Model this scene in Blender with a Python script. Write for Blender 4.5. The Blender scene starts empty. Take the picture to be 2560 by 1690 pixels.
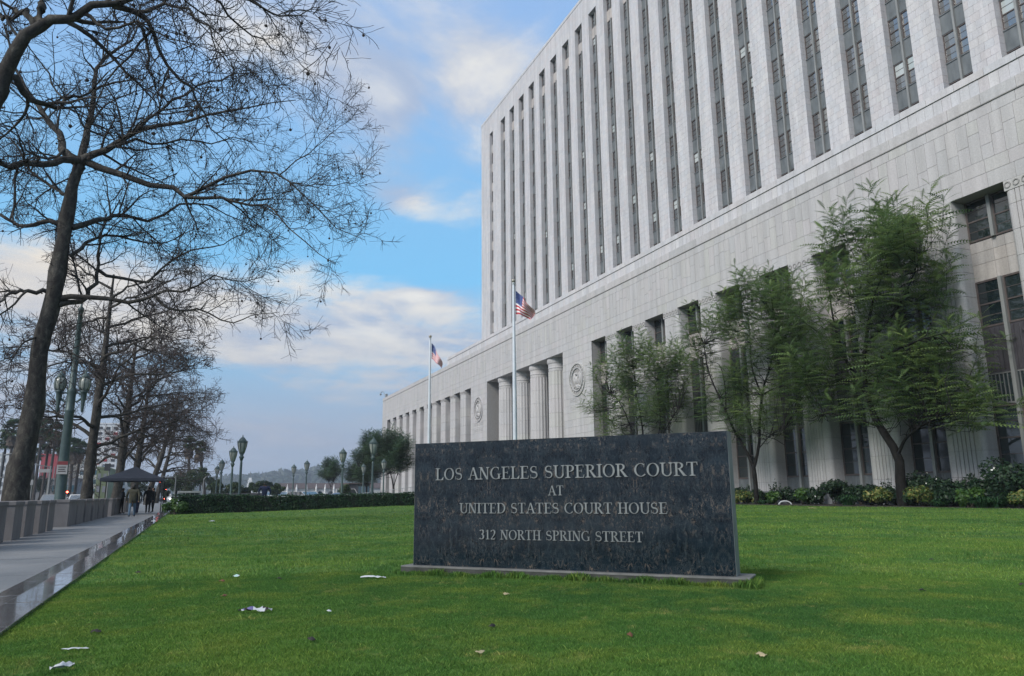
import bpy, math, random
import numpy as np
from mathutils import Matrix, Vector

SC = bpy.context.scene
COL = SC.collection
PI = math.pi
R = math.radians

# ------------------------------------------------------------------ camera
CAMH = 1.1
PITCH, ROLL, YAW = math.atan(387 / 1850.0), math.atan(0.0095), R(23.0)
FV = np.array([math.sin(YAW) * math.cos(PITCH), math.cos(YAW) * math.cos(PITCH), math.sin(PITCH)])
_r0 = np.array([math.cos(YAW), -math.sin(YAW), 0.0]); _u0 = np.cross(_r0, FV)
RV = math.cos(ROLL) * _r0 - math.sin(ROLL) * _u0
UV = math.cos(ROLL) * _u0 + math.sin(ROLL) * _r0
cam = bpy.data.objects.new('camera', bpy.data.cameras.new('camera'))
COL.objects.link(cam)
cam.matrix_world = Matrix(((RV[0], UV[0], -FV[0], 0), (RV[1], UV[1], -FV[1], 0), (RV[2], UV[2], -FV[2], CAMH), (0, 0, 0, 1)))
cam.data.sensor_width = 36.0
cam.data.lens = 36.0 * 1850 / 2560
cam.data.clip_end = 9000
SC.camera = cam

def ray(x, y):
    return FV + RV * (x - 1280) / 1850.0 - UV * (y - 845) / 1850.0
def atY(x, y, Y):
    d = ray(x, y); return np.array([0, 0, CAMH]) + d * (Y / d[1])
def atX(x, y, X):
    d = ray(x, y); return np.array([0, 0, CAMH]) + d * (X / d[0])
def atZ(x, y, Z=0.0):
    d = ray(x, y); return np.array([0, 0, CAMH]) + d * ((Z - CAMH) / d[2])

# ------------------------------------------------------------------ sky, sun, exposure
SUN_EL, SUN_AZ = R(36), R(246)         # azimuth clockwise from +Y: behind and to the left of the camera
SC.view_settings.view_transform = 'Standard'
SC.view_settings.look = 'None'
SC.view_settings.exposure = 1.25
SC.view_settings.gamma = 1.0
SC.view_settings.use_curve_mapping = False
_c = SC.cycles
_c.max_bounces = 6; _c.diffuse_bounces = 3; _c.glossy_bounces = 3; _c.transmission_bounces = 3; _c.transparent_max_bounces = 6; _c.volume_bounces = 0
_c.caustics_reflective = False; _c.caustics_refractive = False

def build_world():
    w = bpy.data.worlds.new('World'); SC.world = w; w.use_nodes = True
    w.cycles.sampling_method = 'MANUAL'; w.cycles.sample_map_resolution = 512
    nt = w.node_tree; N = nt.nodes; L = nt.links; N.clear()
    out = N.new('ShaderNodeOutputWorld'); bg = N.new('ShaderNodeBackground'); bg.inputs[1].default_value = 0.1
    L.new(bg.outputs[0], out.inputs[0])
    def math_(op, a, b=None, c=None, clamp=False):
        n = N.new('ShaderNodeMath'); n.operation = op; n.use_clamp = clamp
        for i, v in enumerate((a, b, c)):
            if v is None: continue
            if isinstance(v, (int, float)): n.inputs[i].default_value = v
            else: L.new(v, n.inputs[i])
        return n.outputs[0]
    def vec_(op, a, b):
        n = N.new('ShaderNodeVectorMath'); n.operation = op
        for i, v in enumerate((a, b)):
            if v is None: continue
            if isinstance(v, (tuple, list)): n.inputs[i].default_value = v
            else: L.new(v, n.inputs[i])
        return n.outputs['Value'] if op == 'LENGTH' else n.outputs[0]
    def mix(f, a, b):
        n = N.new('ShaderNodeMix'); n.data_type = 'RGBA'
        if isinstance(f, (int, float)): n.inputs[0].default_value = f
        else: L.new(f, n.inputs[0])
        for i, v in ((6, a), (7, b)):
            if isinstance(v, (tuple, list)): n.inputs[i].default_value = tuple(v) + (1,)
            else: L.new(v, n.inputs[i])
        return n.outputs[2]
    def smooth(v, lo, hi, a=0.0, b=1.0):
        n = N.new('ShaderNodeMapRange'); n.interpolation_type = 'SMOOTHSTEP'
        L.new(v, n.inputs[0])
        for i, q in enumerate((lo, hi, a, b)): n.inputs[i + 1].default_value = q
        return n.outputs[0]
    sky = N.new('ShaderNodeTexSky'); sky.sky_type = 'NISHITA'; sky.sun_disc = False
    sky.sun_elevation = SUN_EL; sky.sun_rotation = SUN_AZ
    sky.air_density = 1.0; sky.dust_density = 0.6; sky.ozone_density = 1.5
    tc = N.new('ShaderNodeTexCoord'); d = tc.outputs['Generated']
    sp = N.new('ShaderNodeSeparateXYZ'); L.new(d, sp.inputs[0])
    x, y, z = sp.outputs
    zz = math_('MAXIMUM', z, 0.0)
    k = math_('ADD', zz, 0.13)
    cb = N.new('ShaderNodeCombineXYZ')
    L.new(math_('DIVIDE', x, k), cb.inputs[0]); L.new(math_('DIVIDE', y, k), cb.inputs[1]); cb.inputs[2].default_value = 3.7
    def noise(scale, detail, rough, dist, offs=(0, 0, 0)):
        n = N.new('ShaderNodeTexNoise'); n.noise_dimensions = '3D'
        n.inputs['Scale'].default_value = scale; n.inputs['Detail'].default_value = detail
        n.inputs['Roughness'].default_value = rough; n.inputs['Distortion'].default_value = dist
        L.new(vec_('ADD', cb.outputs[0], offs), n.inputs['Vector'])
        return n.outputs[0]
    n1 = noise(0.80, 7, 0.60, 0.45, (1.3, 0.4, 0))
    n2 = noise(2.3, 6, 0.62, 0.3, (5.1, 2.2, 1.0))
    n3 = noise(0.9, 3, 0.55, 0.0, (9.1, 7.2, 2.0))
    # clouds and clearings that stand in this part of the sky: (pixel dir, half-size deg h, v, weight)
    dens = math_('ADD', n1, math_('MULTIPLY', math_('SUBTRACT', n2, 0.5), 0.55))
    for (px, py, hw, vh, wt) in CLOUDS:
        c = ray(px, py); c = c / np.linalg.norm(c)
        hx = np.array([c[1], -c[0], 0]); hx /= np.linalg.norm(hx); vx = np.cross(hx, c)
        mp = N.new('ShaderNodeMapping'); mp.vector_type = 'TEXTURE'; L.new(d, mp.inputs[0])
        mp.inputs['Location'].default_value = tuple(c)
        mp.inputs['Rotation'].default_value = Matrix(((hx[0], c[0], vx[0]), (hx[1], c[1], vx[1]), (hx[2], c[2], vx[2]))).to_euler()
        mp.inputs['Scale'].default_value = (hw, 0.4, vh)
        q = N.new('ShaderNodeVectorMath'); q.operation = 'DOT_PRODUCT'; L.new(mp.outputs[0], q.inputs[0]); L.new(mp.outputs[0], q.inputs[1])
        dens = math_('MULTIPLY_ADD', math_('POWER', 0.3679, q.outputs['Value']), wt, dens)
    cov = smooth(dens, 0.40, 0.66)
    low = smooth(z, 0.05, 0.27, 1.0, 0.0)          # thin stratus all round the horizon
    # clear sky: deeper and more cyan lower down, paler lavender blue overhead
    up = smooth(z, 0.18, 0.62)
    blue = mix(0.86, sky.outputs[0], mix(up, (0.70, 2.45, 4.0), (1.35, 2.25, 3.75)))
    lit = smooth(math_('ADD', math_('MULTIPLY', n2, 0.7), math_('MULTIPLY', n3, 0.5)), 0.50, 0.74)
    ccol = mix(lit, (1.80, 2.20, 2.95), (3.75, 3.6, 3.35))
    edge = smooth(dens, 0.62, 0.92)
    ccol = mix(math_('MULTIPLY', edge, 0.75), ccol, (4.1, 3.95, 3.65))
    c1 = mix(math_('MULTIPLY', cov, 0.95), blue, ccol)
    warm = smooth(math_('ADD', math_('MULTIPLY', x, -1.0), math_('MULTIPLY', y, 0.35)), 0.1, 0.75)
    c1 = mix(math_('MULTIPLY', math_('MULTIPLY', warm, cov), 0.6), c1, (4.3, 3.6, 2.65))
    hz = mix(n2, (1.30, 1.66, 2.35), (1.95, 2.15, 2.6))
    c2 = mix(math_('MULTIPLY', low, 0.94), c1, hz)
    L.new(c2, bg.inputs[0])

CLOUDS = [
    (900, 230, 0.070, 0.055, 0.18), (985, 240, 0.045, 0.035, 0.14), (1205, 205, 0.050, 0.050, 0.26), (985, 500, 0.05, 0.026, 0.28), (940, 400, 0.06, 0.04, 0.10), (1085, 270, 0.022, 0.05, -0.06),
    (760, 885, 0.08, 0.012, 0.20), (920, 832, 0.06, 0.010, 0.20), (250, 770, 0.18, 0.060, 0.22), (620, 800, 0.10, 0.035, 0.05), (720, 60, 0.12, 0.06, 0.16), (1030, 740, 0.035, 0.008, 0.26),
    (1000, 625, 0.15, 0.040, -0.30), (560, 520, 0.16, 0.060, -0.26), (250, 300, 0.25, 0.14, -0.14),
    (1030, 200, 0.26, 0.13, 0.09), (1110, 800, 0.12, 0.030, 0.02), (900, 775, 0.10, 0.016, 0.05),
]
build_world()

sun = bpy.data.objects.new('sun', bpy.data.lights.new('sun', 'SUN')); COL.objects.link(sun)
sun.data.energy = 1.5; sun.data.angle = R(22); sun.data.color = (1.0, 0.955, 0.895)
_sd = Vector((math.sin(SUN_AZ) * math.cos(SUN_EL), math.cos(SUN_AZ) * math.cos(SUN_EL), math.sin(SUN_EL)))
sun.rotation_euler = _sd.to_track_quat('Z', 'Y').to_euler()

# ------------------------------------------------------------------ helpers
WM = {}
I4 = Matrix.Identity(4)
def T(x, y=0.0, z=0.0):
    return Matrix.Translation((float(x), float(y), float(z)))
def RZ(a): return Matrix.Rotation(a, 4, 'Z')
def S3(x, y, z): return Matrix.Diagonal((x, y, z, 1))

def link(name, data, parent=None, M=I4):
    o = bpy.data.objects.new(name, data); COL.objects.link(o)
    if parent is not None:
        o.parent = parent; o.matrix_parent_inverse = WM[parent.name].inverted()
    o.matrix_basis = M
    WM[o.name] = M
    return o
def tag(o, label=None, cat=None, group=None, kind=None):
    for k, v in (('label', label), ('category', cat), ('group', group), ('kind', kind)):
        if v: o[k] = v
    return o
def thing(name, label, cat, M=I4, group=None):
    return tag(link(name, None, None, M), label, cat, group)

class MB:
    """collects faces; build() links them as one mesh object, mesh() just makes the data"""
    def __init__(s): s.v = []; s.f = []; s.m = []
    def add(s, vs, fs, m=0):
        b = len(s.v); s.v += [tuple(map(float, q)) for q in vs]
        s.f += [tuple(i + b for i in f) for f in fs]; s.m += [m] * len(fs); return s
    def box(s, x0, x1, y0, y1, z0, z1, m=0, top=None):
        t = top or (0, 0)
        vs = [(x0, y0, z0), (x1, y0, z0), (x1, y1, z0), (x0, y1, z0),
              (x0 + t[0], y0 + t[1], z1), (x1 - t[0], y0 + t[1], z1), (x1 - t[0], y1 - t[1], z1), (x0 + t[0], y1 - t[1], z1)]
        return s.add(vs, [(3, 2, 1, 0), (4, 5, 6, 7), (0, 1, 5, 4), (1, 2, 6, 5), (2, 3, 7, 6), (3, 0, 4, 7)], m)
    def bbox(s, x0, x1, y0, y1, z0, z1, c=0.01, m=0):
        """box with chamfered vertical and top edges"""
        ring = lambda i: [(x0 + c + i, y0 + i), (x1 - c - i, y0 + i), (x1 - i, y0 + c + i), (x1 - i, y1 - c - i), (x1 - c - i, y1 - i), (x0 + c + i, y1 - i), (x0 + i, y1 - c - i), (x0 + i, y0 + c + i)]
        A = [(a, b, z0) for a, b in ring(0)]; B = [(a, b, z1 - c) for a, b in ring(0)]; D = [(a, b, z1) for a, b in ring(c)]
        fs = [tuple(range(7, -1, -1)), tuple(range(16, 24))]
        for k in (0, 8):
            for i in range(8): fs.append((k + i, k + (i + 1) % 8, k + 8 + (i + 1) % 8, k + 8 + i))
        return s.add(A + B + D, fs, m)
    def prism(s, poly, z0, z1, m=0, cap=True):
        n = len(poly)
        vs = [(x, y, z0) for x, y in poly] + [(x, y, z1) for x, y in poly]
        fs = [(i, (i + 1) % n, n + (i + 1) % n, n + i) for i in range(n)]
        if cap: fs += [tuple(range(n - 1, -1, -1)), tuple(range(n, 2 * n))]
        return s.add(vs, fs, m)
    def lathe(s, prof, n=16, c=(0, 0, 0), m=0, flute=0.0):
        vs = []; fs = []
        for r, z in prof:
            for i in range(n):
                a = 2 * PI * i / n; rr = r * (1 - flute * (i % 2))
                vs.append((c[0] + rr * math.cos(a), c[1] + rr * math.sin(a), c[2] + z))
        for k in range(len(prof) - 1):
            for i in range(n): fs.append((k * n + i, k * n + (i + 1) % n, (k + 1) * n + (i + 1) % n, (k + 1) * n + i))
        fs.append(tuple(range(n - 1, -1, -1))); fs.append(tuple(range((len(prof) - 1) * n, len(prof) * n)))
        return s.add(vs, fs, m)
    def tube(s, pts, rad, n=6, m=0):
        pts = [Vector(p) for p in pts]; k = len(pts)
        if not hasattr(rad, '__len__'): rad = [rad] * k
        vs = []; fs = []; ref = None
        for i in range(k):
            t = (pts[min(i + 1, k - 1)] - pts[max(i - 1, 0)]).normalized()
            if ref is None: ref = Vector((0, 0, 1)) if abs(t.z) < 0.9 else Vector((1, 0, 0))
            a = t.cross(ref)
            if a.length < 1e-5: a = t.cross(Vector((0, 1, 0.1)))
            a.normalize(); b = t.cross(a); ref = -b if False else ref
            for j in range(n):
                w = 2 * PI * j / n; vs.append(pts[i] + (a * math.cos(w) + b * math.sin(w)) * rad[i])
        for i in range(k - 1):
            for j in range(n): fs.append((i * n + j, i * n + (j + 1) % n, (i + 1) * n + (j + 1) % n, (i + 1) * n + j))
        fs.append(tuple(range(n))); fs.append(tuple(range(k * n - 1, (k - 1) * n - 1, -1)))
        return s.add(vs, fs, m)
    def sphere(s, c, r, n=8, k=5, m=0, sz=1.0):
        prof = [(max(1e-3, r * math.sin(PI * i / k)), -r * math.cos(PI * i / k) * sz) for i in range(k + 1)]
        return s.lathe(prof, n, c, m)
    def mesh(s, name, mats, smooth=False):
        me = bpy.data.meshes.new(name); me.from_pydata(s.v, [], s.f)
        for q in (mats if isinstance(mats, (list, tuple)) else [mats]): me.materials.append(q)
        if any(s.m): me.polygons.foreach_set('material_index', s.m)
        if smooth: me.polygons.foreach_set('use_smooth', [True] * len(s.f))
        me.update(); return me
    def build(s, name, mats, parent=None, M=I4, smooth=False):
        return link(name, s.mesh(name, mats, smooth), parent, M)

def np_mesh(name, V, F, mats, smooth=False, midx=None):
    """V (n,3), F (m,k) with constant k"""
    me = bpy.data.meshes.new(name); V = np.asarray(V, np.float32); F = np.asarray(F, np.int32); m, k = F.shape
    me.vertices.add(len(V)); me.vertices.foreach_set('co', V.ravel())
    me.loops.add(m * k); me.loops.foreach_set('vertex_index', F.ravel())
    me.polygons.add(m); me.polygons.foreach_set('loop_start', np.arange(0, m * k, k, dtype=np.int32))
    for q in (mats if isinstance(mats, (list, tuple)) else [mats]): me.materials.append(q)
    if midx is not None: me.polygons.foreach_set('material_index', np.asarray(midx, np.int32))
    me.polygons.foreach_set('use_smooth', np.full(m, bool(smooth)))
    me.update(calc_edges=True); return me
def float_attr(me, name, vals):
    a = me.attributes.new(name, 'FLOAT', 'POINT'); a.data.foreach_set('value', np.asarray(vals, np.float32))

# ------------------------------------------------------------------ materials
class Mt:
    def __init__(s, name):
        s.mat = bpy.data.materials.new(name); s.mat.use_nodes = True
        s.nt = s.mat.node_tree; s.N = s.nt.nodes; s.L = s.nt.links
        s.b = s.N['Principled BSDF']
    def set(s, **k):
        for n, v in k.items():
            i = s.b.inputs[n.replace('_', ' ')]
            if hasattr(v, 'is_linked'): s.L.new(v, i)
            else: i.default_value = (tuple(v) + (1,)) if isinstance(v, (tuple, list)) and len(v) == 3 else v
        return s
    def node(s, t, **k):
        n = s.N.new(t)
        for a, v in k.items(): setattr(n, a, v)
        return n
    def pos(s, world=True):
        if world: return s.node('ShaderNodeNewGeometry').outputs['Position']
        return s.node('ShaderNodeTexCoord').outputs['Object']
    def mapv(s, v, scale=(1, 1, 1), loc=(0, 0, 0), rot=(0, 0, 0)):
        n = s.node('ShaderNodeMapping'); s.L.new(v, n.inputs[0])
        n.inputs['Scale'].default_value = scale; n.inputs['Location'].default_value = loc; n.inputs['Rotation'].default_value = rot
        return n.outputs[0]
    def noise(s, v, scale, detail=4, rough=0.55, dist=0.0):
        n = s.node('ShaderNodeTexNoise'); s.L.new(v, n.inputs['Vector'])
        n.inputs['Scale'].default_value = scale; n.inputs['Detail'].default_value = detail
        n.inputs['Roughness'].default_value = rough; n.inputs['Distortion'].default_value = dist
        return n.outputs[0]
    def ramp(s, v, stops):
        n = s.node('ShaderNodeValToRGB'); s.L.new(v, n.inputs[0]); e = n.color_ramp.elements
        while len(e) < len(stops): e.new(0.5)
        for q, (p, c) in zip(e, stops): q.position = p; q.color = tuple(c) + (1,) if len(c) == 3 else c
        return n.outputs[0]
    def mix(s, f, a, b, mode='MIX'):
        n = s.node('ShaderNodeMix', data_type='RGBA', blend_type=mode)
        for i, v in ((0, f), (6, a), (7, b)):
            if hasattr(v, 'is_linked'): s.L.new(v, n.inputs[i])
            else: n.inputs[i].default_value = (tuple(v) + (1,)) if isinstance(v, (tuple, list)) else v
        return n.outputs[2]
    def math(s, op, a, b=None, clamp=False):
        n = s.node('ShaderNodeMath', operation=op, use_clamp=clamp)
        for i, v in enumerate((a, b)):
            if v is None: continue
            if hasattr(v, 'is_linked'): s.L.new(v, n.inputs[i])
            else: n.inputs[i].default_value = v
        return n.outputs[0]
    def bump(s, h, strength=0.3, dist=0.02):
        n = s.node('ShaderNodeBump'); s.L.new(h, n.inputs['Height']); n.inputs['Strength'].default_value = strength; n.inputs['Distance'].default_value = dist
        s.L.new(n.outputs[0], s.b.inputs['Normal']); return s
    def island(s):
        g = s.node('ShaderNodeNewGeometry'); o = s.node('ShaderNodeObjectInfo')
        return s.math('FRACT', s.math('ADD', g.outputs['Random Per Island'], o.outputs['Random']))
    def attr(s, name):
        return s.node('ShaderNodeAttribute', attribute_name=name).outputs['Fac']

def noisy(name, c1, c2, scale=3.0, rough=0.7, bump=0.0, detail=6, stretch=(1, 1, 1), metallic=0.0, world=True, bd=0.02, **k):
    m = Mt(name); v = m.mapv(m.pos(world), stretch)
    n = m.noise(v, scale, detail, 0.6)
    m.set(Base_Color=m.ramp(n, [(0.3, c1), (0.7, c2)]), Roughness=rough, Metallic=metallic, **k)
    if bump: m.bump(n, bump, bd)
    return m.mat

def stone(name, cols, rough=0.75, speck=0.12, streak=0.10):
    m = Mt(name); p = m.pos(True)
    base = m.ramp(m.island(), [(i / (len(cols) - 1), c) for i, c in enumerate(cols)])
    n = m.noise(p, 9.0, 5, 0.7)
    st = m.noise(m.mapv(p, (1.2, 1.2, 0.10)), 1.3, 4, 0.6)
    c = m.mix(speck, base, m.ramp(n, [(0.35, (0.10, 0.10, 0.10)), (0.65, (0.95, 0.94, 0.93))]), 'OVERLAY')
    c = m.mix(streak, c, m.ramp(st, [(0.40, (0.25, 0.24, 0.23)), (0.62, (1, 1, 1))]), 'MULTIPLY')
    m.set(Base_Color=c, Roughness=rough); m.bump(n, 0.12, 0.01)
    return m.mat

M = {}
M['stone_tower'] = stone('stone_tower', [(0.49, 0.495, 0.51), (0.54, 0.53, 0.545), (0.50, 0.51, 0.535), (0.55, 0.545, 0.55), (0.52, 0.50, 0.51)], streak=0.2)
M['stone_pod'] = stone('stone_podium', [(0.42, 0.418, 0.42), (0.46, 0.45, 0.448), (0.44, 0.44, 0.445), (0.465, 0.448, 0.452), (0.445, 0.445, 0.428)], streak=0.18)
M['stone_pink'] = stone('stone_pinkish', [(0.44, 0.41, 0.39), (0.40, 0.385, 0.375), (0.47, 0.435, 0.41)], streak=0.35)
M['joint_t'] = noisy('tower_joint', (0.36, 0.355, 0.352), (0.42, 0.415, 0.41), 4, 0.9)
M['joint'] = noisy('stone_joint', (0.24, 0.235, 0.23), (0.31, 0.30, 0.29), 4, 0.9)
M['granite_base'] = noisy('granite_plinth', (0.12, 0.13, 0.14), (0.22, 0.23, 0.25), 14, 0.6, 0.1)
M['bronze'] = noisy('window_frame_bronze', (0.065, 0.052, 0.050), (0.105, 0.085, 0.080), 3, 0.5)
M['metal_grey'] = noisy('spandrel_metal', (0.095, 0.11, 0.118), (0.19, 0.21, 0.22), 1.6, 0.55, 0.1, 6, (1, 1, 0.35), 0.25)
M['metal_mull'] = noisy('mullion_metal', (0.20, 0.21, 0.208), (0.29, 0.30, 0.295), 2.0, 0.5, 0, 5, (1, 1, 0.2), 0.2)
M['metal_dark'] = noisy('dark_panel_metal', (0.045, 0.042, 0.05), (0.085, 0.08, 0.09), 2.0, 0.5, 0.1, 5, (1, 1, 0.4), 0.3)
def glass(name, c1, c2, rough=0.03, spec=0.6):
    m = Mt(name); n = m.noise(m.mapv(m.pos(True), (0.6, 0.6, 0.6)), 1.7, 3, 0.5)
    isl = m.island()
    col = m.mix(isl, c1, c2)
    m.set(Base_Color=col, Roughness=rough, IOR=2.25, Specular_IOR_Level=spec)
    m.bump(n, 0.02, 0.05); return m.mat
M['glass'] = glass('window_glass', (0.020, 0.026, 0.030), (0.06, 0.075, 0.08), 0.03, 1.0)
M['blind'] = glass('window_glass_blind', (0.36, 0.42, 0.42), (0.46, 0.50, 0.50), 0.12)
M['glass_low'] = glass('window_glass_low', (0.006, 0.012, 0.014), (0.022, 0.032, 0.034), 0.05, 0.3)
M['grille'] = noisy('grille_metal', (0.11, 0.115, 0.115), (0.17, 0.175, 0.175), 3, 0.5)

# ------------------------------------------------------------------ serif capitals (thick/thin strokes with serifs), cap height 1
TK, TN = 0.108, 0.036
def _bar(x0, z0, x1, z1, w0, w1=None):
    w1 = w0 if w1 is None else w1
    return [[(x0 - w0 / 2, z0), (x0 + w0 / 2, z0), (x1 + w1 / 2, z1), (x1 - w1 / 2, z1)]]
def _hbar(x0, x1, z, w): return [[(x0, z - w / 2), (x1, z - w / 2), (x1, z + w / 2), (x0, z + w / 2)]]
def _ser(x, z, up, w=0.30):
    h = 0.04; s = 1 if up else -1
    a = [(x - w / 2, z), (x + w / 2, z), (x + w / 2, z + s * h), (x + TK * 0.55, z + s * 0.085), (x - TK * 0.55, z + s * 0.085), (x - w / 2, z + s * h)]
    return [a if up else a[::-1]]
def _sweep(fn, n=22):
    """fn(t)->(x,z,width): quads along a curve"""
    P = [fn(i / n) for i in range(n + 1)]; L, Rr = [], []
    for i, (x, z, w) in enumerate(P):
        a = P[max(0, i - 1)]; b = P[min(n, i + 1)]; dx, dz = b[0] - a[0], b[1] - a[1]; q = math.hypot(dx, dz) or 1
        L.append((x - dz / q * w / 2, z + dx / q * w / 2)); Rr.append((x + dz / q * w / 2, z - dx / q * w / 2))
    return [[Rr[i], Rr[i + 1], L[i + 1], L[i]] for i in range(n)]
def _arc(cx, cz, rx, rz, a0, a1, thick=TK, thin=TN, n=22):
    def fn(t):
        a = R(a0 + (a1 - a0) * t); c = abs(math.cos(a))
        return cx + rx * math.cos(a), cz + rz * math.sin(a), thin + (thick - thin) * c ** 1.5
    return _sweep(fn, n)
def _bez(pts, w0, w1, w2):
    def fn(t):
        n = len(pts) - 1; x = z = 0
        for i, (a, b) in enumerate(pts):
            k = math.comb(n, i) * t ** i * (1 - t) ** (n - i); x += a * k; z += b * k
        return x, z, (w0 * (1 - t) ** 2 + 2 * w1 * t * (1 - t) + w2 * t * t)
    return _sweep(fn, 18)
def _stem(x): return _bar(x, 0.04, x, 0.96, TK) + _ser(x, 0, True) + _ser(x, 1, False)
def _S():
    def fn(t):
        # one S curve from upper right to lower left
        if t < 0.5:
            a = R(40 + 230 * (t / 0.5)); x, z = 0.28 + 0.175 * math.cos(a), 0.735 + 0.225 * math.sin(a)
        else:
            a = R(90 - 230 * ((t - 0.5) / 0.5)); x, z = 0.28 + 0.20 * math.cos(a), 0.275 + 0.235 * math.sin(a)
        w = TN + (TK * 1.05 - TN) * math.exp(-((t - 0.5) / 0.16) ** 2) + 0.03 * math.exp(-((t - 0.2) / 0.12) ** 2) + 0.03 * math.exp(-((t - 0.8) / 0.12) ** 2)
        return x, z, w
    return _sweep(fn, 34) + [[(0.425, 0.70), (0.45, 0.70), (0.45, 0.97), (0.425, 0.93)], [(0.06, 0.03), (0.085, 0.07), (0.085, 0.31), (0.06, 0.31)]]
GL = {
 'L': (0.60, _stem(0.17) + _hbar(0.2, 0.55, 0.022, 0.044) + [[(0.50, 0.03), (0.58, 0.26), (0.55, 0.26), (0.42, 0.04)], [(0.50, 0.0), (0.55, 0.0), (0.58, 0.26), (0.50, 0.06)]]),
 'O': (0.74, _arc(0.37, 0.5, 0.285, 0.478, 0, 360, n=36)),
 'S': (0.56, _S()),
 'A': (0.72, _bar(0.12, 0.04, 0.345, 0.98, 0.05) + _bar(0.60, 0.04, 0.36, 1.0, TK, 0.10) + _hbar(0.2, 0.5, 0.36, 0.045) + _ser(0.115, 0, True, 0.22) + _ser(0.60, 0, True, 0.28)),
 'N': (0.74, _bar(0.14, 0.04, 0.14, 0.96, 0.05) + _bar(0.60, 0.0, 0.60, 0.96, 0.05) + _bar(0.575, 0.0, 0.15, 1.0, 0.12, 0.13) + _ser(0.14, 0, True, 0.22) + _ser(0.60, 1, False, 0.22) + [[(0.02, 0.96), (0.16, 0.96), (0.16, 1.0), (0.02, 1.0)]]),
 'G': (0.74, _arc(0.39, 0.5, 0.30, 0.478, 50, 328, n=30) + _bar(0.60, 0.04, 0.60, 0.40, TK * 0.9) + _hbar(0.47, 0.72, 0.42, 0.04) + [[(0.56, 0.72), (0.585, 0.72), (0.60, 0.98), (0.575, 0.93)]]),
 'E': (0.60, _stem(0.17) + _hbar(0.2, 0.52, 0.022, 0.044) + _hbar(0.2, 0.50, 0.978, 0.044) + _hbar(0.2, 0.42, 0.52, 0.042) + [[(0.40, 0.42), (0.425, 0.42), (0.425, 0.63), (0.40, 0.63)], [(0.49, 0.0), (0.53, 0.0), (0.57, 0.24), (0.54, 0.24)], [(0.50, 0.79), (0.525, 0.79), (0.525, 1.0), (0.48, 1.0)]]),
 'U': (0.72, _bar(0.16, 0.32, 0.16, 0.96, TK) + _bar(0.60, 0.32, 0.60, 0.96, 0.05) + _arc(0.38, 0.32, 0.22, 0.30, 180, 360, TK * 0.8, 0.06) + _ser(0.16, 1, False) + _ser(0.60, 1, False, 0.22)),
 'P': (0.58, _stem(0.17) + _arc(0.26, 0.74, 0.235, 0.238, -90, 90) + _hbar(0.2, 0.27, 0.978, 0.044) + _hbar(0.2, 0.27, 0.50, 0.044)),
 'R': (0.68, _stem(0.17) + _arc(0.26, 0.755, 0.225, 0.224, -90, 90) + _hbar(0.2, 0.27, 0.978, 0.044) + _hbar(0.2, 0.30, 0.53, 0.044) + _bar(0.60, 0.0, 0.32, 0.53, 0.15, 0.11) + [[(0.52, 0.0), (0.70, 0.0), (0.70, 0.035), (0.54, 0.045)]]),
 'I': (0.34, _stem(0.17)),
 'C': (0.68, _arc(0.38, 0.5, 0.30, 0.478, 48, 318, n=30) + [[(0.555, 0.70), (0.58, 0.70), (0.60, 0.98), (0.575, 0.93)]]),
 'T': (0.64, _bar(0.32, 0.04, 0.32, 0.98, TK) + _ser(0.32, 0, True) + _hbar(0.04, 0.60, 0.978, 0.044) + [[(0.03, 0.76), (0.055, 0.76), (0.09, 1.0), (0.04, 1.0)], [(0.585, 0.76), (0.61, 0.76), (0.60, 1.0), (0.55, 1.0)]]),
 'D': (0.74, _stem(0.17) + _arc(0.28, 0.5, 0.37, 0.478, -90, 90) + _hbar(0.2, 0.29, 0.978, 0.044) + _hbar(0.2, 0.29, 0.022, 0.044)),
 'H': (0.74, _stem(0.17) + _stem(0.58) + _hbar(0.2, 0.55, 0.51, 0.045)),
 '3': (0.50, _arc(0.22, 0.76, 0.165, 0.215, 150, -80, 0.12, 0.05) + _arc(0.20, 0.28, 0.20, 0.26, 85, -145, 0.13, 0.05)),
 '1': (0.50, _bar(0.27, 0.04, 0.27, 0.98, 0.11) + _ser(0.27, 0, True, 0.28) + [[(0.10, 0.84), (0.12, 0.81), (0.23, 0.90), (0.25, 1.0)]]),
 '2': (0.50, _arc(0.23, 0.74, 0.17, 0.235, 160, -20, 0.12, 0.05) + _bez([(0.40, 0.68), (0.36, 0.45), (0.07, 0.06)], 0.11, 0.08, 0.05) + _hbar(0.05, 0.40, 0.045, 0.09) + [[(0.36, 0.08), (0.40, 0.0), (0.44, 0.20), (0.41, 0.20)]]),
 ' ': (0.36, []),
}
_gm = {}
def glyph_mesh(ch, mat, depth):
    key = (ch, mat.name)
    if key in _gm: return _gm[key]
    mb = MB()
    for i, p in enumerate(GL[ch][1]):
        h = depth * (1 + 0.012 * (i % 7)); n = len(p)
        vs = [(x, 0.0, z) for x, z in p] + [(x, -h, z) for x, z in p]
        fs = [tuple(range(n, 2 * n))] + [(j, (j + 1) % n, n + (j + 1) % n, n + j) for j in range(n)]
        mb.add(vs, fs)
    _gm[key] = mb.mesh('letter_' + {'1': 'one', '2': 'two', '3': 'three'}.get(ch, ch.lower()), mat)
    return _gm[key]
def text_line(s, M0, cap, width, mat, parent, depth, name='letter', space=0.36):
    """letters laid along local +X of M0, facing local -Y"""
    adv = [space if c == ' ' else GL[c][0] for c in s]
    tot = sum(adv); kx = width / tot; x = 0.0
    for c, a in zip(s, adv):
        if c != ' ':
            link(name, glyph_mesh(c, mat, depth / cap), parent, M0 @ T(x * kx, 0, 0) @ S3(kx, cap, cap))
        x += a

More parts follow.
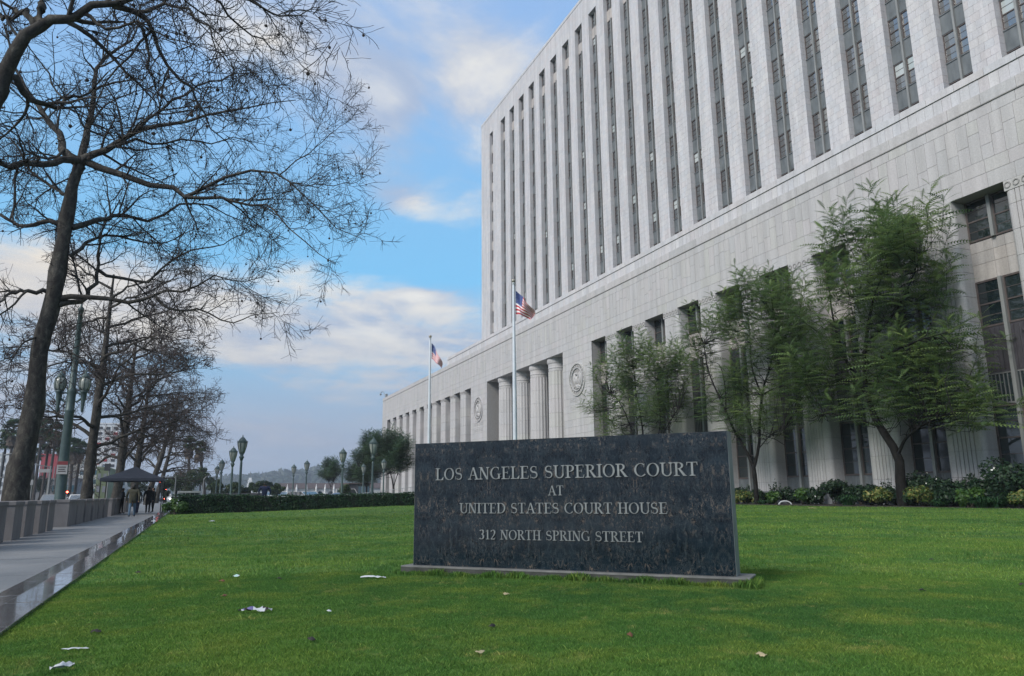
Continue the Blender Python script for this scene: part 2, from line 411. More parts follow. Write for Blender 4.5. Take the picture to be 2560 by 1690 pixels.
# ------------------------------------------------------------------ courthouse
XF, XT, XW = 45.0, 49.5, 46.3        # podium face, tower face, podium window plane
def npix(x, y0, y1, z0, z1):
    P = []
    for y, z in ((y0, z0), (y1, z1)):
        d = np.array([x, y, z - CAMH]); w = d @ FV
        if w < 1: return 0
        P.append((1280 + 1850 * (d @ RV) / w, 845 - 1850 * (d @ UV) / w))
    (a, b), (c, e) = P
    if max(a, c) < 0 or min(a, c) > 2560 or max(b, e) < 0 or min(b, e) > 1690: return 0
    return abs(a - c) * abs(b - e)
UNIT = None
def stones(rects, name, mat, parent, top=300, J=0.011, back=0.06):
    """rects (x, y0, y1, z0, z1[, depth]): the largest in view become objects that share one mesh, the rest one joined part"""
    global UNIT
    key = mat.name
    mb = MB(); c = 0.06
    mb.add([(0, 0, 0), (0, 1, 0), (0, 1, 1), (0, 0, 1), (1, -0.0, 0), (1, 1, 0), (1, 1, 1), (1, 0, 1)],
           [(0, 3, 2, 1), (0, 1, 5, 4), (1, 2, 6, 5), (2, 3, 7, 6), (3, 0, 4, 7)])
    me = mb.mesh(name, mat)
    rects = sorted(rects, key=lambda r: -npix(r[0], r[1], r[2], r[3], r[4]))
    rng = random.Random(5)
    for i, r in enumerate(rects[:top]):
        dp = r[5] if len(r) > 5 else back
        link(name, me, parent, T(r[0] + rng.uniform(-.004, .004), r[1] + J, r[3] + J) @ S3(dp, r[2] - r[1] - 2 * J, r[4] - r[3] - 2 * J))
    if len(rects) > top:
        A = np.array([(r[0] + rng.uniform(-.004, .004), r[1] + J, r[2] - J, r[3] + J, r[4] - J, r[5] if len(r) > 5 else back) for r in rects[top:]])
        x, y0, y1, z0, z1, dp = A.T; n = len(A)
        V = np.stack([np.stack([a, b, d], 1) for a, b, d in ((x, y0, z0), (x, y1, z0), (x, y1, z1), (x, y0, z1), (x + dp, y0, z0), (x + dp, y1, z0), (x + dp, y1, z1), (x + dp, y0, z1))], 1).reshape(-1, 3)
        Fq = np.array([(0, 3, 2, 1), (0, 1, 5, 4), (1, 2, 6, 5), (2, 3, 7, 6), (3, 0, 4, 7)])
        F = (np.arange(n)[:, None, None] * 8 + Fq[None]).reshape(-1, 4)
        o = link(name + 's_beyond', np_mesh(name + 's', V, F, mat), parent); o['kind'] = 'stuff'

CH = thing('courthouse', 'pale stone courthouse with long columned base and tall ribbed office tower', 'courthouse', T(XF, 100, 0))
rng = random.Random(11)
RW = [(80.40 - 6.1475 * k - 3.5, 80.40 - 6.1475 * k) for k in range(11)]          # right wing openings (near, far)
LW = [(128.66 + 6.05 * k - 3.38, 128.66 + 6.05 * k) for k in range(11)]           # left wing
YA, YB = 8.0, 194.6
# masses
mb = MB()
mb.box(46.5, 80, YA, 88.45, -0.3, 19.74); mb.box(46.5, 80, 117.22, YB, -0.3, 19.74); mb.box(51.5, 80, 88.45, 117.22, -0.3, 19.74)
mb.box(45.03, 80.1, YA, YB - 0.02, 19.77, 25.6); mb.box(45.32, 80.1, YA, 140.0, 25.6, 27.6)
mb.box(45.03, 46.5, 80.45, 88.43, -0.3, 19.77); mb.box(45.03, 46.5, 117.24, LW[0][0] - 0.03, -0.3, 19.77); mb.box(45.03, 46.5, LW[-1][1] + 0.03, YB - 0.02, -0.3, 19.77)
mb.build('podium_core', M['joint'], CH)
mb = MB(); mb.box(46.5, 51.4, 88.3, 88.44, 0, 19.76); mb.box(46.5, 51.4, 117.23, 117.4, 0, 19.76)
mb.box(45.1, 51.4, 88.44, 117.23, 19.72, 19.766)
mb.box(51.3, 51.45, 88.44, 117.23, 0, 19.72)
mb.build('portal_lining', M['stone_pod'], CH)
mb = MB()
for k in range(5):
    yc = 115.1 - 6.1 * k
    mb.box(51.2, 51.32, yc - 1.3, yc + 1.3, 0.1, 4.6); mb.box(51.2, 51.32, yc - 1.3, yc + 1.3, 5.4, 15.5)
    M_ = M['metal_dark']
mb.build('portal_doors', M['metal_dark'], CH)
# stone facing of frieze, flanks, copings
rects = []
def course(x, y0, y1, z0, z1, ln, off=0.0, dp=0.06):
    y = y0 - (off % ln) if off else y0
    while y < y1 - 0.02:
        a, b = max(y, y0), min(y + ln, y1)
        if b - a > 0.05: rects.append((x, a, b, z0, z1, dp))
        y += ln
course(XF, YA, YB, 19.75, 20.74, 1.76, 0.5); course(XF, YA, YB, 20.74, 21.63, 1.54, 0.9); course(XF, YA, YB, 24.50, 25.22, 1.54, 0.3)
y = YA; i = 0
while y < YB - 0.1:
    b = min(y + 0.768, YB)
    f = (None, 0.36, 0.68, 0.5, 0.30, None, 0.60)[(i * 3 + (i // 5)) % 7] if i % 2 else (0.64, 0.33, 0.45)[i // 2 % 3]
    zs = [21.63] + ([21.63 + f * 2.87] if f else []) + [24.50]
    for a_, b_ in zip(zs, zs[1:]): rects.append((XF, y, b, a_, b_, 0.06))
    y = b; i += 1
course(XF - 0.07, YA, YB, 25.27, 26.05, 2.3, 0.4, 0.5)
for (a, b) in ((80.40, 88.45), (117.22, LW[0][0]), (LW[-1][1], YB)):
    z = 0.95; k = 0
    while z < 19.7:
        z1 = min(z + 0.94, 19.75); course(XF, a, b, z, z1, 1.62, (0.8 if k % 2 else 0.0), 0.06); z = z1; k += 1
stones(rects, 'stone_slab', M['stone_pod'], CH)
rects = []
course(XF + 0.30, YA, 140.0, 26.05, 27.21, 0.66, 0, 0.08)
course(XF + 0.22, YA, 140.0, 27.25, 27.78, 2.1, 1.0, 0.5)
stones(rects, 'attic_panel', M['stone_tower'], CH)
mb = MB()
mb.box(44.93, 45.02, YA, YB - 0.01, 25.225, 25.268)
mb.build('cornice_groove', M['joint'], CH)
# plinth
mb = MB()
mb.box(44.35, 46.4, YA, 88.4, -0.3, 0.93); mb.box(44.25, 46.4, YA, 88.45, 0.93, 1.05)
mb.box(44.35, 46.4, 117.3, YB, -0.3, 0.93); mb.box(44.25, 46.4, 117.25, YB, 0.93, 1.05)
mb.box(43.0, 51.0, 88.5, 117.2, -0.3, 0.15)
mb.build('plinth', M['granite_base'], CH)

# wing piers
def pier_profile(w, d=1.45, r=0.34, nf=7, dep=0.10):
    P = [(d, 0.0), (r, 0.0)]
    for i in range(1, 5): a = R(90 * i / 4); P.append((r - r * math.sin(a), r - r * math.cos(a)))
    fw = (w - 2 * r) / nf; sl = 0.03
    for k in range(nf + 1):
        y0 = r + k * fw
        P += [(0.0, y0 - sl + (0.02 if k == 0 else 0)), (dep, y0 - sl + 0.022), (dep, y0 + sl - 0.012), (0.012, y0 + sl)] if 0 < k < nf else [(0.0, y0 + (0.01 if k == 0 else -0.01))]
    for i in range(0, 5): a = R(90 * i / 4); P.append((r - r * math.cos(a), w - r + r * math.sin(a)))
    P.append((d, w))
    return P
def prof_mesh(P, z0, z1, name, mat):
    return MB().prism([(x, y) for x, y in P][::-1], z0, z1).mesh(name, mat)
ZC = [0.95] + [18.19 - 1.64 * k for k in range(10, -1, -1)] + [19.06]
ros = MB()
n = 14
for (ra, rb, h) in ((0.20, 0.145, 0.05),):
    vs = []; fs = []
    for i in range(n):
        a = 2 * PI * i / n; wob = 1 + 0.07 * (i % 2)
        for q, hh in ((ra * wob, 0), (ra * wob, h), (rb, h), (rb, 0)): vs.append((-hh, q * math.cos(a), q * math.sin(a)))
    for i in range(n):
        for j in range(3): fs.append((i * 4 + j, ((i + 1) % n) * 4 + j, ((i + 1) % n) * 4 + j + 1, i * 4 + j + 1))
    ros.add(vs, fs)
ros_me = ros.mesh('rosette', M['joint'])
def pier(y0, y1, rosettes):
    w = y1 - y0
    core = MB().box(0.1, 1.40, 0.1, w - 0.1, 0.9, 19.74)
    p = core.build('pier', M['joint'], CH, T(XF, y0, 0))
    P = pier_profile(w)
    me = prof_mesh(P, 0, 1, 'pier_stone', M['stone_pod'])
    for a, b in zip(ZC, ZC[1:]):
        link('pier_stone', me, p, T(XF, y0, a + 0.012) @ S3(1, 1, b - a - 0.024))
    MB().box(-0.012, 1.42, 0.02, w - 0.02, 19.085, 19.745).build('pier_band', M['stone_pod'], p, T(XF, y0, 0))
    if rosettes:
        for k in range(5): link('rosette', ros_me, p, T(XF - 0.012, y0 + w * (k + 0.5) / 5, 19.43))
for k in range(10): pier(RW[k + 1][1], RW[k][0], True)
for k in range(10): pier(LW[k][1], LW[k + 1][0], k < 4)
pier(YA, RW[10][0], False)

# podium bays: window column in one opening
def light(mb, x, y0, y1, z0, z1, nm, fr=0.10, rail=True):
    mb.box(x - 0.10, x, y0, y0 + fr, z0, z1); mb.box(x - 0.10, x, y1 - fr, y1, z0, z1)
    mb.box(x - 0.10, x, y0 + fr, y1 - fr, z0, z0 + fr * 1.2); mb.box(x - 0.10, x, y0 + fr, y1 - fr, z1 - fr, z1)
    n = nm * 2
    for i in range(1, n):
        z = z0 + (z1 - z0) * i / n; h = 0.045 if i == nm else 0.016
        mb.box(x - (0.085 if i == nm else 0.05), x, y0 + fr, y1 - fr, z - h, z + h)
BW = 3.5
def bay_meshes():
    H = BW / 2; frs = []
    for (z0, z1, nm) in ((16.95, 19.72, 2), (11.2, 14.25, 2), (2.15, 6.2, 2)):
        for (a, b) in ((-H + 0.05, -0.10), (0.10, H - 0.05)):
            fr = MB(); light(fr, 0, a, b, z0, z1, nm); frs.append(fr.mesh('podium_window', M['bronze']))
    g = MB()
    for s in (-1, 1):
        a, b = sorted((s * 0.14, s * (H - 0.08)))
        g.box(-0.06, 0.0, a, b, 6.25, 6.36); g.box(-0.06, 0.0, a, b, 8.14, 8.24)
        for k in range(6): yy = a + (b - a) * (k + 0.5) / 6; g.box(-0.05, -0.01, yy - 0.03, yy + 0.03, 6.36, 8.14)
    sp = MB()
    for s in (-1, 1):
        a, b = sorted((s * 0.12, s * (H - 0.05)))
        sp.box(-0.06, 0.05, a, b, 8.26, 11.18)
        for k in range(5): yy = a + (b - a) * (k + 0.5) / 5; sp.box(-0.10, -0.06, yy - 0.035, yy + 0.035, 8.4, 11.05)
        c = (a + b) / 2
        for (zc, rr) in ((10.6, 0.20), (9.9, 0.10), (9.3, 0.10), (8.8, 0.12)):
            sp.add([(-0.16, c, zc)] + [(-0.10, c + rr * (1 if q % 2 else 0.6) * math.cos(q * PI / 4), zc + rr * (1 if q % 2 else 0.6) * math.sin(q * PI / 4)) for q in range(8)], [(0, 1 + (q + 1) % 8, 1 + q) for q in range(8)])
    mu = MB().box(-0.30, -0.02, -0.11, 0.11, 1.1, 14.25).box(-0.30, -0.02, -0.11, 0.11, 16.95, 19.74)
    st = []
    for (a, b) in ((-H, -0.55), (-0.55, 0.25), (0.25, H)):
        for (c, d) in ((14.28, 15.4), (15.4, 16.2), (16.2, 16.93)): st.append((a, b, c, d))
    pan = MB()
    pan.box(-0.05, 0.02, -H, H, 1.05, 2.13)
    for k in range(14): yy = -H + BW * (k + 0.5) / 14; pan.box(-0.075, -0.05, yy - 0.05, yy + 0.05, 1.1, 2.05)
    panes = []
    for (z0, z1) in ((16.95, 19.72), (11.2, 14.25), (2.15, 6.2)):
        for (a, b) in ((-H + 0.05, -0.1), (0.1, H - 0.05)): panes.append(MB().box(-0.03, -0.02, a, b, z0, z1))
    dark = MB().box(-0.005, 0.03, -H, H, 6.2, 8.26)
    return (frs, g.mesh('grille', M['grille']), sp.mesh('metal_spandrel', M['metal_dark']), mu.mesh('mullion', M['metal_mull']),
            st, pan.mesh('base_panel', M['metal_grey']), [p.mesh('pane', M['glass_low']) for p in panes], dark.mesh('grille_back', M['glass_low']))
(b_fr, b_gr, b_sp, b_mu, b_st, b_pan, b_panes, b_dark) = bay_meshes()
st_u = MB().box(-0.03, 0.1, 0, 1, 0, 1).mesh('spandrel_stone', M['stone_pink'])
for (a, b) in RW[:10] + LW:
    Mw = T(XW, (a + b) / 2, 0) @ S3(1, (b - a) / BW, 1)
    for me, pm in zip(b_fr, b_panes):
        f = link('podium_window', me, CH, Mw); link('pane', pm, f, Mw)
    for nm, me in (('window_grille', b_gr), ('metal_spandrel', b_sp), ('podium_mullion', b_mu), ('base_panel', b_pan), ('grille_back', b_dark)): link(nm, me, CH, Mw)
    for (c, d, e, g) in b_st: link('spandrel_stone', st_u, CH, Mw @ T(0, c + 0.01, e + 0.01) @ S3(1, d - c - 0.02, g - e - 0.02))

# portal columns
prof = [(1.62, 0.0), (1.60, 0.5), (1.58, 1.0)]
N_FL = 40
drum = MB().lathe([(1.0, 0.0), (1.0, 1.0)], N_FL, flute=0.045).mesh('drum', M['stone_pod'])
cap_me = MB().lathe([(1.46, 17.9), (1.47, 18.25), (1.53, 18.3), (1.53, 18.42), (1.49, 18.47), (1.50, 18.9), (1.60, 19.05), (1.66, 19.3), (1.66, 19.71)], 40).mesh('capital', M['stone_pod'])
for yc in (112.3, 106.0, 99.7, 93.4):
    core = MB().lathe([(1.40, 0.1), (1.38, 19.0)], 20).build('column', M['joint'], CH, T(46.85, yc, 0))
    z = 0.15; k = 0
    while z < 17.8:
        z1 = min(z + 1.97, 17.9); r = 1.62 - 0.13 * (z / 18)
        link('drum', drum, core, T(46.85, yc, z + 0.01) @ S3(r, r, z1 - z - 0.02)); z = z1
    link('capital', cap_me, core, T(46.85, yc, 0))

# carved round seals beside the portal, with the court's name under them
def seal(yc):
    zc = 15.45; o = MB()
    def ring(r0, r1, h, n=48):
        vs = []; fs = []
        for i in range(n):
            a = 2 * PI * i / n
            for r, x in ((r1, 0.0), (r1, -h), (r0, -h), (r0, 0.0)): vs.append((x, r * math.cos(a), r * math.sin(a)))
        for i in range(n):
            for j in range(3): fs.append((i * 4 + j, i * 4 + j + 1, ((i + 1) % n) * 4 + j + 1, ((i + 1) % n) * 4 + j))
        o.add(vs, fs)
    ring(2.03, 2.16, 0.16); ring(1.46, 1.56, 0.18)
    disc = MB()
    disc.add([(-0.03, 0, 0)] + [(-0.03, 2.1 * math.cos(2 * PI * i / 40), 2.1 * math.sin(2 * PI * i / 40)) for i in range(40)], [(0, 1 + (i + 1) % 40, 1 + i) for i in range(40)])
    root = o.build('carved_seal', M['stone_pod'], CH, T(XF, yc, zc))
    disc.build('seal_field', M['joint'], root, T(XF, yc, zc))
    marks = MB()
    for i in range(22):
        a = 2 * PI * (i + 0.5) / 22
        c, s = math.cos(a), math.sin(a)
        pts = [(1.66, -0.07), (1.93, -0.07), (1.93, 0.07), (1.66, 0.07)]
        vs = [(x, r * c - t * s, r * s + t * c) for x in (-0.03, -0.10) for r, t in pts]
        marks.add(vs, [(4, 5, 6, 7), (0, 1, 5, 4), (1, 2, 6, 5), (2, 3, 7, 6), (3, 0, 4, 7)])
    marks.build('seal_border', M['stone_pod'], root, T(XF, yc, zc))
    eagle = MB()
    def blob(y, z, ry, rz, h, rot=0.0):
        vs = [(-h, y, z)]; n = 14
        for k, (f, hh) in enumerate(((0.6, 0.8), (1.0, 0.03))):
            for i in range(n):
                a = 2 * PI * i / n; p, q = ry * f * math.cos(a), rz * f * math.sin(a)
                vs.append((-h * hh, y + p * math.cos(rot) - q * math.sin(rot), z + p * math.sin(rot) + q * math.cos(rot)))
        fs = [(0, 1 + (i + 1) % n, 1 + i) for i in range(n)] + [(1 + i, 1 + (i + 1) % n, 1 + n + (i + 1) % n, 1 + n + i) for i in range(n)]
        eagle.add(vs, fs)
    blob(0, -0.1, 0.30, 0.62, 0.34); blob(0.05, 0.70, 0.17, 0.20, 0.40); blob(0.24, 0.68, 0.12, 0.06, 0.30)
    for s in (-1, 1):
        blob(s * 0.52, 0.42, 0.24, 0.62, 0.26, s * -0.45); blob(s * 0.85, 0.10, 0.20, 0.68, 0.22, s * -0.10); blob(s * 0.60, -0.25, 0.16, 0.50, 0.20, s * 0.1)
        blob(s * 0.30, -0.85, 0.12, 0.30, 0.22, s * 0.5); blob(s * 0.70, -0.95, 0.34, 0.10, 0.18, s * -0.6)
    blob(0, -0.95, 0.22, 0.30, 0.2); blob(0, -1.15, 0.7, 0.11, 0.18)
    eagle.build('eagle_relief', M['stone_pod'], root, T(XF, yc, zc), True)
    Mf = T(XF - 0.004, yc, 0) @ RZ(-PI / 2)
    text_line('UNITED STATES', Mf @ T(-2.25, 0, 12.62), 0.46, 4.5, M['joint_t'], root, 0.02, 'carved_letter')
    text_line('COURT HOUSE', Mf @ T(-2.25, 0, 11.60), 0.46, 4.5, M['joint_t'], root, 0.02, 'carved_letter')
seal(84.35); seal(121.25)

# ---- tower
P0, PW = 121.27, 4.382
OW = 2.26
BAYS = [(P0 - PW * k - OW, P0 - PW * k) for k in range(25)]
HZ = [30.8 + 4.037 * k for k in range(11)]
WH = 2.33
TY0, TY1, TZ = BAYS[-1][0] - 2.1, 131.65, 75.3
mb = MB(); mb.box(50.28, 84, TY0, TY1 - 0.1, 25, TZ - 0.05)
mb.box(49.56, 50.3, TY0 + 0.05, TY1 - 0.1, HZ[10] + 0.03, TZ - 0.05)
for k in range(25):
    a = BAYS[k][1]; b = BAYS[k - 1][0] if k else 125.35
    mb.box(49.56, 50.3, a + 0.05, b - 0.05, 25, HZ[10] + 0.03)
mb.box(49.56, 50.3, 127.10, TY1 - 0.1, 25, HZ[10] + 0.03)
mb.build('tower_core', M['joint_t'], CH)
rects = []
CHH = 0.64
def blocks(y0, y1, z0, z1, ln, dpb=0.09, edge=0.7):
    n = max(1, round((z1 - z0) / CHH)); h = (z1 - z0) / n
    for i in range(n):
        L_ = (y1 - y0); m = max(1, round(L_ / ln)); w = L_ / m
        cuts = [y0 + w * j for j in range(m + 1)] if i % 2 == 0 else [y0] + [y0 + w * (j + 0.5) for j in range(m)] + [y1]
        for j, (a, b) in enumerate(zip(cuts, cuts[1:])):
            e = edge if j in (0, len(cuts) - 2) else dpb
            rects.append((XT, a, b, z0 + h * i, z0 + h * (i + 1), e))
for k in range(25):
    a = BAYS[k][1]; b = BAYS[k - 1][0] if k else 125.35
    blocks(a, b, 27.0, HZ[10], 0.72)
blocks(127.05, TY1, 27.0, HZ[10], 0.9); blocks(BAYS[-1][0] - 2.1, BAYS[-1][0], 27, HZ[10], 0.72)
blocks(TY0, TY1, HZ[10], TZ - 0.5, 1.1, 0.09, 0.7)
stones(rects, 'stone_block', M['stone_tower'], CH, J=0.007)
MB().box(49.44, 50.6, TY0, TY1 + 0.04, TZ - 0.48, TZ).build('tower_coping', M['stone_tower'], CH)
# tower windows
XG = 50.2
def tower_meshes(w, lights):
    fr = MB(); panes = []; blinds = []
    spans = [(-w / 2 + 0.03, -0.09), (0.09, w / 2 - 0.03)] if lights == 2 else [(-w / 2 + 0.03, w / 2 - 0.03)]
    for a, b in spans:
        light(fr, 0, a, b, 0, WH, 2, 0.07)
        panes.append(MB().box(-0.03, -0.02, a, b, 0.02, WH - 0.02).mesh('pane', M['glass']))
        blinds.append(MB().box(-0.03, -0.02, a, b, 0.02, WH * 0.5, 0).box(-0.03, -0.02, a, b, WH * 0.5, WH - 0.02, 1).mesh('pane', [M['glass'], M['blind']]))
    return fr.mesh('tower_window', M['bronze']), panes, blinds
t_fr, t_panes, t_blinds = tower_meshes(OW, 2)
s_fr, s_panes, s_blinds = tower_meshes(1.70, 1)
sp_me = MB().box(-0.10, 0.05, -OW / 2, OW / 2, 0, 4.037 - WH).box(-0.16, -0.10, -OW / 2, OW / 2, 4.037 - WH - 0.10, 4.037 - WH - 0.01).box(-0.13, -0.10, -OW / 2, OW / 2, 0.03, 0.10).mesh('spandrel', M['metal_grey'])
sps_me = MB().box(-0.14, 0.05, -0.5, 0.5, 0, 4.037 - WH).mesh('stone_spandrel', M['stone_pink'])
rng = random.Random(4)
WBL = {(19, 1), (20, 2), (15, 4), (12, 1), (11, 1), (9, 1)}
for k in range(25):
    a, b = BAYS[k]; yc = (a + b) / 2
    for f in range(11):
        zt = HZ[f]; Mw = T(XG, yc, zt - WH)
        w = link('tower_window', t_fr, CH, Mw)
        for j in range(2):
            bl = (k, f) in WBL or rng.random() < 0.09
            link('pane', (t_blinds if bl else t_panes)[j], w, Mw)
        if f == 9: link('stone_spandrel', sps_me, CH, T(XG, yc, zt) @ S3(1, OW, 1))
        elif f < 9: link('spandrel', sp_me, CH, T(XG, yc, zt))
    MB().box(XG - 0.30, XG - 0.02, yc - 0.08, yc + 0.08, 27, HZ[9]).box(XG - 0.30, XG - 0.02, yc - 0.08, yc + 0.08, HZ[10] - WH, HZ[10]).build('mullion', M['metal_mull'], CH)
for f in range(11):
    Mw = T(XG - 0.1, 126.2, HZ[f] - WH)
    w = link('small_window', s_fr, CH, Mw); link('pane', s_panes[0], w, Mw)
    if f < 10: link('stone_spandrel', sps_me, CH, T(XG - 0.1, 126.2, HZ[f]) @ S3(1, 1.70, 1))
# small camera arm and vent on the far roof corner
mb = MB(); q = [(45.6, 194.3, 26.0), (45.5, 194.4, 27.0), (45.3, 195.3, 27.9), (45.1, 196.6, 28.2), (45.0, 197.5, 27.8)]
mb.tube(q, 0.07, 6); mb.sphere((45.0, 197.5, 27.55), 0.28); mb.box(45.3, 45.8, 192.6, 193.3, 26.0, 27.1)
mb.build('roof_camera', M['metal_mull'], CH)

# ------------------------------------------------------------------ ground, lawn, pavement, street
def sstep(a, b, x):
    t = np.clip((np.asarray(x, float) - a) / (b - a), 0, 1); return t * t * (3 - 2 * t)
LX0, LX1 = -1.40, 40.6
def lawn_z(x, y):
    x = np.asarray(x, float); y = np.asarray(y, float)
    base = 0.24 * sstep(3, 15, x) * sstep(30, 55, y) * (1 - sstep(24, 36, x))
    bumps = 0.012 * np.sin(x * 1.3 + 0.7 * y) * np.sin(y * 0.9 - 0.4 * x) + 0.02 * np.sin(0.31 * x + 1.0) * np.sin(0.27 * y)
    return base + bumps * sstep(-1.4, 0.5, x)
m = Mt('ground_far'); p = m.pos(); n = m.noise(p, 0.05, 6); 
m.set(Base_Color=m.ramp(n, [(0.35, (0.14, 0.14, 0.135)), (0.65, (0.20, 0.20, 0.19))]), Roughness=0.9); M['ground'] = m.mat
g = MB(); g.add([(-4000, -400, -0.16), (5000, -400, -0.16), (5000, 6000, -0.16), (-4000, 6000, -0.16)], [(0, 1, 2, 3)])
tag(g.build('ground', M['ground']), kind='structure')

def lawn_mat(name, blades):
    m = Mt(name); p = m.pos()
    big = m.noise(p, 0.22, 4, 0.55, 0.4); mid = m.noise(p, 1.3, 5, 0.6, 0.3); fine = m.noise(p, 9.0, 4, 0.6)
    c = m.ramp(big, [(0.34, (0.058, 0.150, 0.036)), (0.50, (0.092, 0.200, 0.040)), (0.66, (0.145, 0.250, 0.042))])
    c = m.mix(m.ramp(mid, [(0.46, (0, 0, 0)), (0.66, (0.8, 0.8, 0.8))]), c, (0.180, 0.255, 0.046))
    dry = m.math('MULTIPLY', m.ramp(m.noise(p, 1.6, 5, 0.72, 0.6), [(0.54, (0, 0, 0)), (0.68, (1, 1, 1))]), m.ramp(fine, [(0.45, (0, 0, 0)), (0.7, (0.8, 0.8, 0.8))]))
    c = m.mix(dry, c, (0.42, 0.37, 0.13))
    if blades:
        t = m.attr('tint')
        c = m.mix(0.9, c, m.ramp(t, [(0.0, (0.40, 0.46, 0.42)), (0.45, (0.95, 1.0, 1.0)), (0.86, (1.25, 1.25, 1.2)), (0.94, (1.9, 1.55, 1.6)), (1.0, (2.8, 2.1, 2.6))]), 'MULTIPLY')
        m.set(Base_Color=c, Roughness=0.55, Specular_IOR_Level=0.25)
        tr = m.node('ShaderNodeBsdfTranslucent'); m.L.new(c, tr.inputs[0])
        mx = m.node('ShaderNodeMixShader'); mx.inputs[0].default_value = 0.38
        m.L.new(m.b.outputs[0], mx.inputs[1]); m.L.new(tr.outputs[0], mx.inputs[2]); m.L.new(mx.outputs[0], m.N['Material Output'].inputs[0])
    else:
        c = m.mix(0.35, c, (0.03, 0.06, 0.014)); c = m.mix(m.ramp(fine, [(0.3, (0.45, 0.45, 0.45)), (0.6, (0.0, 0.0, 0.0))]), c, (0.022, 0.045, 0.010))
        m.set(Base_Color=c, Roughness=0.9, Specular_IOR_Level=0.1); m.bump(fine, 0.6, 0.04)
    return m.mat
M['lawn'] = lawn_mat('lawn_turf', False); M['grass'] = lawn_mat('grass_blades', True)
gx = np.linspace(LX0, LX1, 100); gy = np.concatenate([np.linspace(-3, 30, 90), np.linspace(30.5, 84, 90)])
GX, GY = np.meshgrid(gx, gy, indexing='ij'); GZ = lawn_z(GX, GY)
V = np.stack([GX, GY, GZ], -1).reshape(-1, 3); a, b = GX.shape
idx = np.arange(a * b).reshape(a, b)
F = np.stack([idx[:-1, :-1], idx[1:, :-1], idx[1:, 1:], idx[:-1, 1:]], -1).reshape(-1, 4)
tag(link('lawn', np_mesh('lawn', V, F, M['lawn'], True)), kind='structure')

# grass blades: dense short turf near the camera, coarser tufts further off (one uncountable mass)
NR = np.random.default_rng(7)
def in_view(x, y, mrg=0.10):
    d0 = x * math.sin(YAW) + y * math.cos(YAW); r0 = x * math.cos(YAW) - y * math.sin(YAW)
    return (d0 > 3.0) & (np.abs(r0) < d0 * (0.70 + mrg) + 1.0)
def excl(x, y):
    px, py = x - 2.93, y - 10.55
    u = px * 0.67121 - py * 0.74127; v = px * 0.74127 + py * 0.67121
    return (u > -0.13) & (u < 4.585) & (v > -0.12) & (v < 0.41)
def blades(n, r0, r1, h0, h1, w, fine=False):
    rr = np.sqrt(NR.uniform(r0 ** 2, r1 ** 2, n)); th = YAW + NR.uniform(-0.70, 0.70, n)
    x, y = rr * np.sin(th), rr * np.cos(th)
    k = in_view(x, y) & (x > LX0 + 0.045) & (x < LX1 - 0.05) & (y < 82) & ~excl(x, y)
    hedge_y = np.where(x < 3.5, 50.8, 54.0 + (x - 3.5) * 0.1)
    k &= (y < hedge_y) | (x > 28)
    x, y = x[k], y[k]; n = len(x)
    clump = 0.5 + 0.5 * np.sin(x * 2.1 + 1.3 * np.sin(y * 1.7)) * np.sin(y * 2.3 + 1.1 * np.sin(x * 1.9))
    h = NR.uniform(h0, h1, n) * (0.55 + 0.75 * clump) * np.where(NR.random(n) > 0.985, 1.7, 1.0)
    ww = w * NR.uniform(0.7, 1.3, n)
    a = NR.uniform(0, 2 * PI, n); lean = NR.uniform(0.15, 1.15, n) * h; la = NR.uniform(0, 2 * PI, n)
    z = lawn_z(x, y) - 0.004
    cx, sx = np.cos(a) * ww / 2, np.sin(a) * ww / 2
    b = np.stack([x, y, z], 1)
    mid = b + np.stack([np.cos(la) * lean * 0.35, np.sin(la) * lean * 0.35, h * 0.6], 1)
    tip = b + np.stack([np.cos(la) * lean, np.sin(la) * lean, h], 1)
    o = np.stack([cx, sx, np.zeros(n)], 1)
    return (np.stack([b - o, b + o, mid + o * 0.7, tip], 1) if fine else np.stack([b - o, b + o, tip], 1)), NR.random(n)
sets = [blades(220000, 11.0, 20, 0.022, 0.05, 0.011), blades(140000, 20, 40, 0.028, 0.06, 0.024), blades(60000, 40, 80, 0.035, 0.07, 0.045)]
# near the camera the turf is a half-metre patch of fine blades, set out cell by cell and turned at random
CS = 0.5
def patch(n, seed):
    g = np.random.default_rng(seed); x, y = g.uniform(-CS / 2, CS / 2, (2, n)) * 1.06
    h = g.uniform(.012, .032, n) * (.9 + .2 * np.sin(x * 12.6 + seed) * np.sin(y * 12.6)) * np.where(g.random(n) > .985, 1.6, 1.0); w = .0027 * g.uniform(.7, 1.4, n)
    a, la = g.uniform(0, 2 * PI, (2, n)); ln = g.uniform(.1, .9, n) * h; o = np.stack([np.cos(a), np.sin(a), 0 * a], 1) * (w / 2)[:, None]
    b = np.stack([x, y, 0 * x - .004], 1); mid = b + np.stack([np.cos(la) * ln * .35, np.sin(la) * ln * .35, h * .6], 1); tip = b + np.stack([np.cos(la) * ln, np.sin(la) * ln, h], 1)
    me = np_mesh('turf_patch', np.stack([b - o, b + o, mid + o * .7, tip], 1).reshape(-1, 3), np.concatenate([np.arange(n)[:, None] * 4 + np.array([[0, 1, 2]]), np.arange(n)[:, None] * 4 + np.array([[0, 2, 3]])]), M['grass'])
    float_attr(me, 'tint', np.repeat(g.random(n), 4)); return bpy.data.objects.new('turf_patch', me)
cx, cy = [q.ravel() for q in np.meshgrid(np.arange(LX0 + .05 + CS / 2, 14, CS), np.arange(2.0, 14, CS), indexing='ij')]
rr0 = np.hypot(cx, cy); keep = (rr0 < 11.3) & in_view(cx, cy, .12)
bad = np.zeros(len(cx), bool)
for dx in np.linspace(-.5, .5, 5):
    for dy in np.linspace(-.5, .5, 5): bad |= excl(cx + dx * CS * 1.1, cy + dy * CS * 1.1)
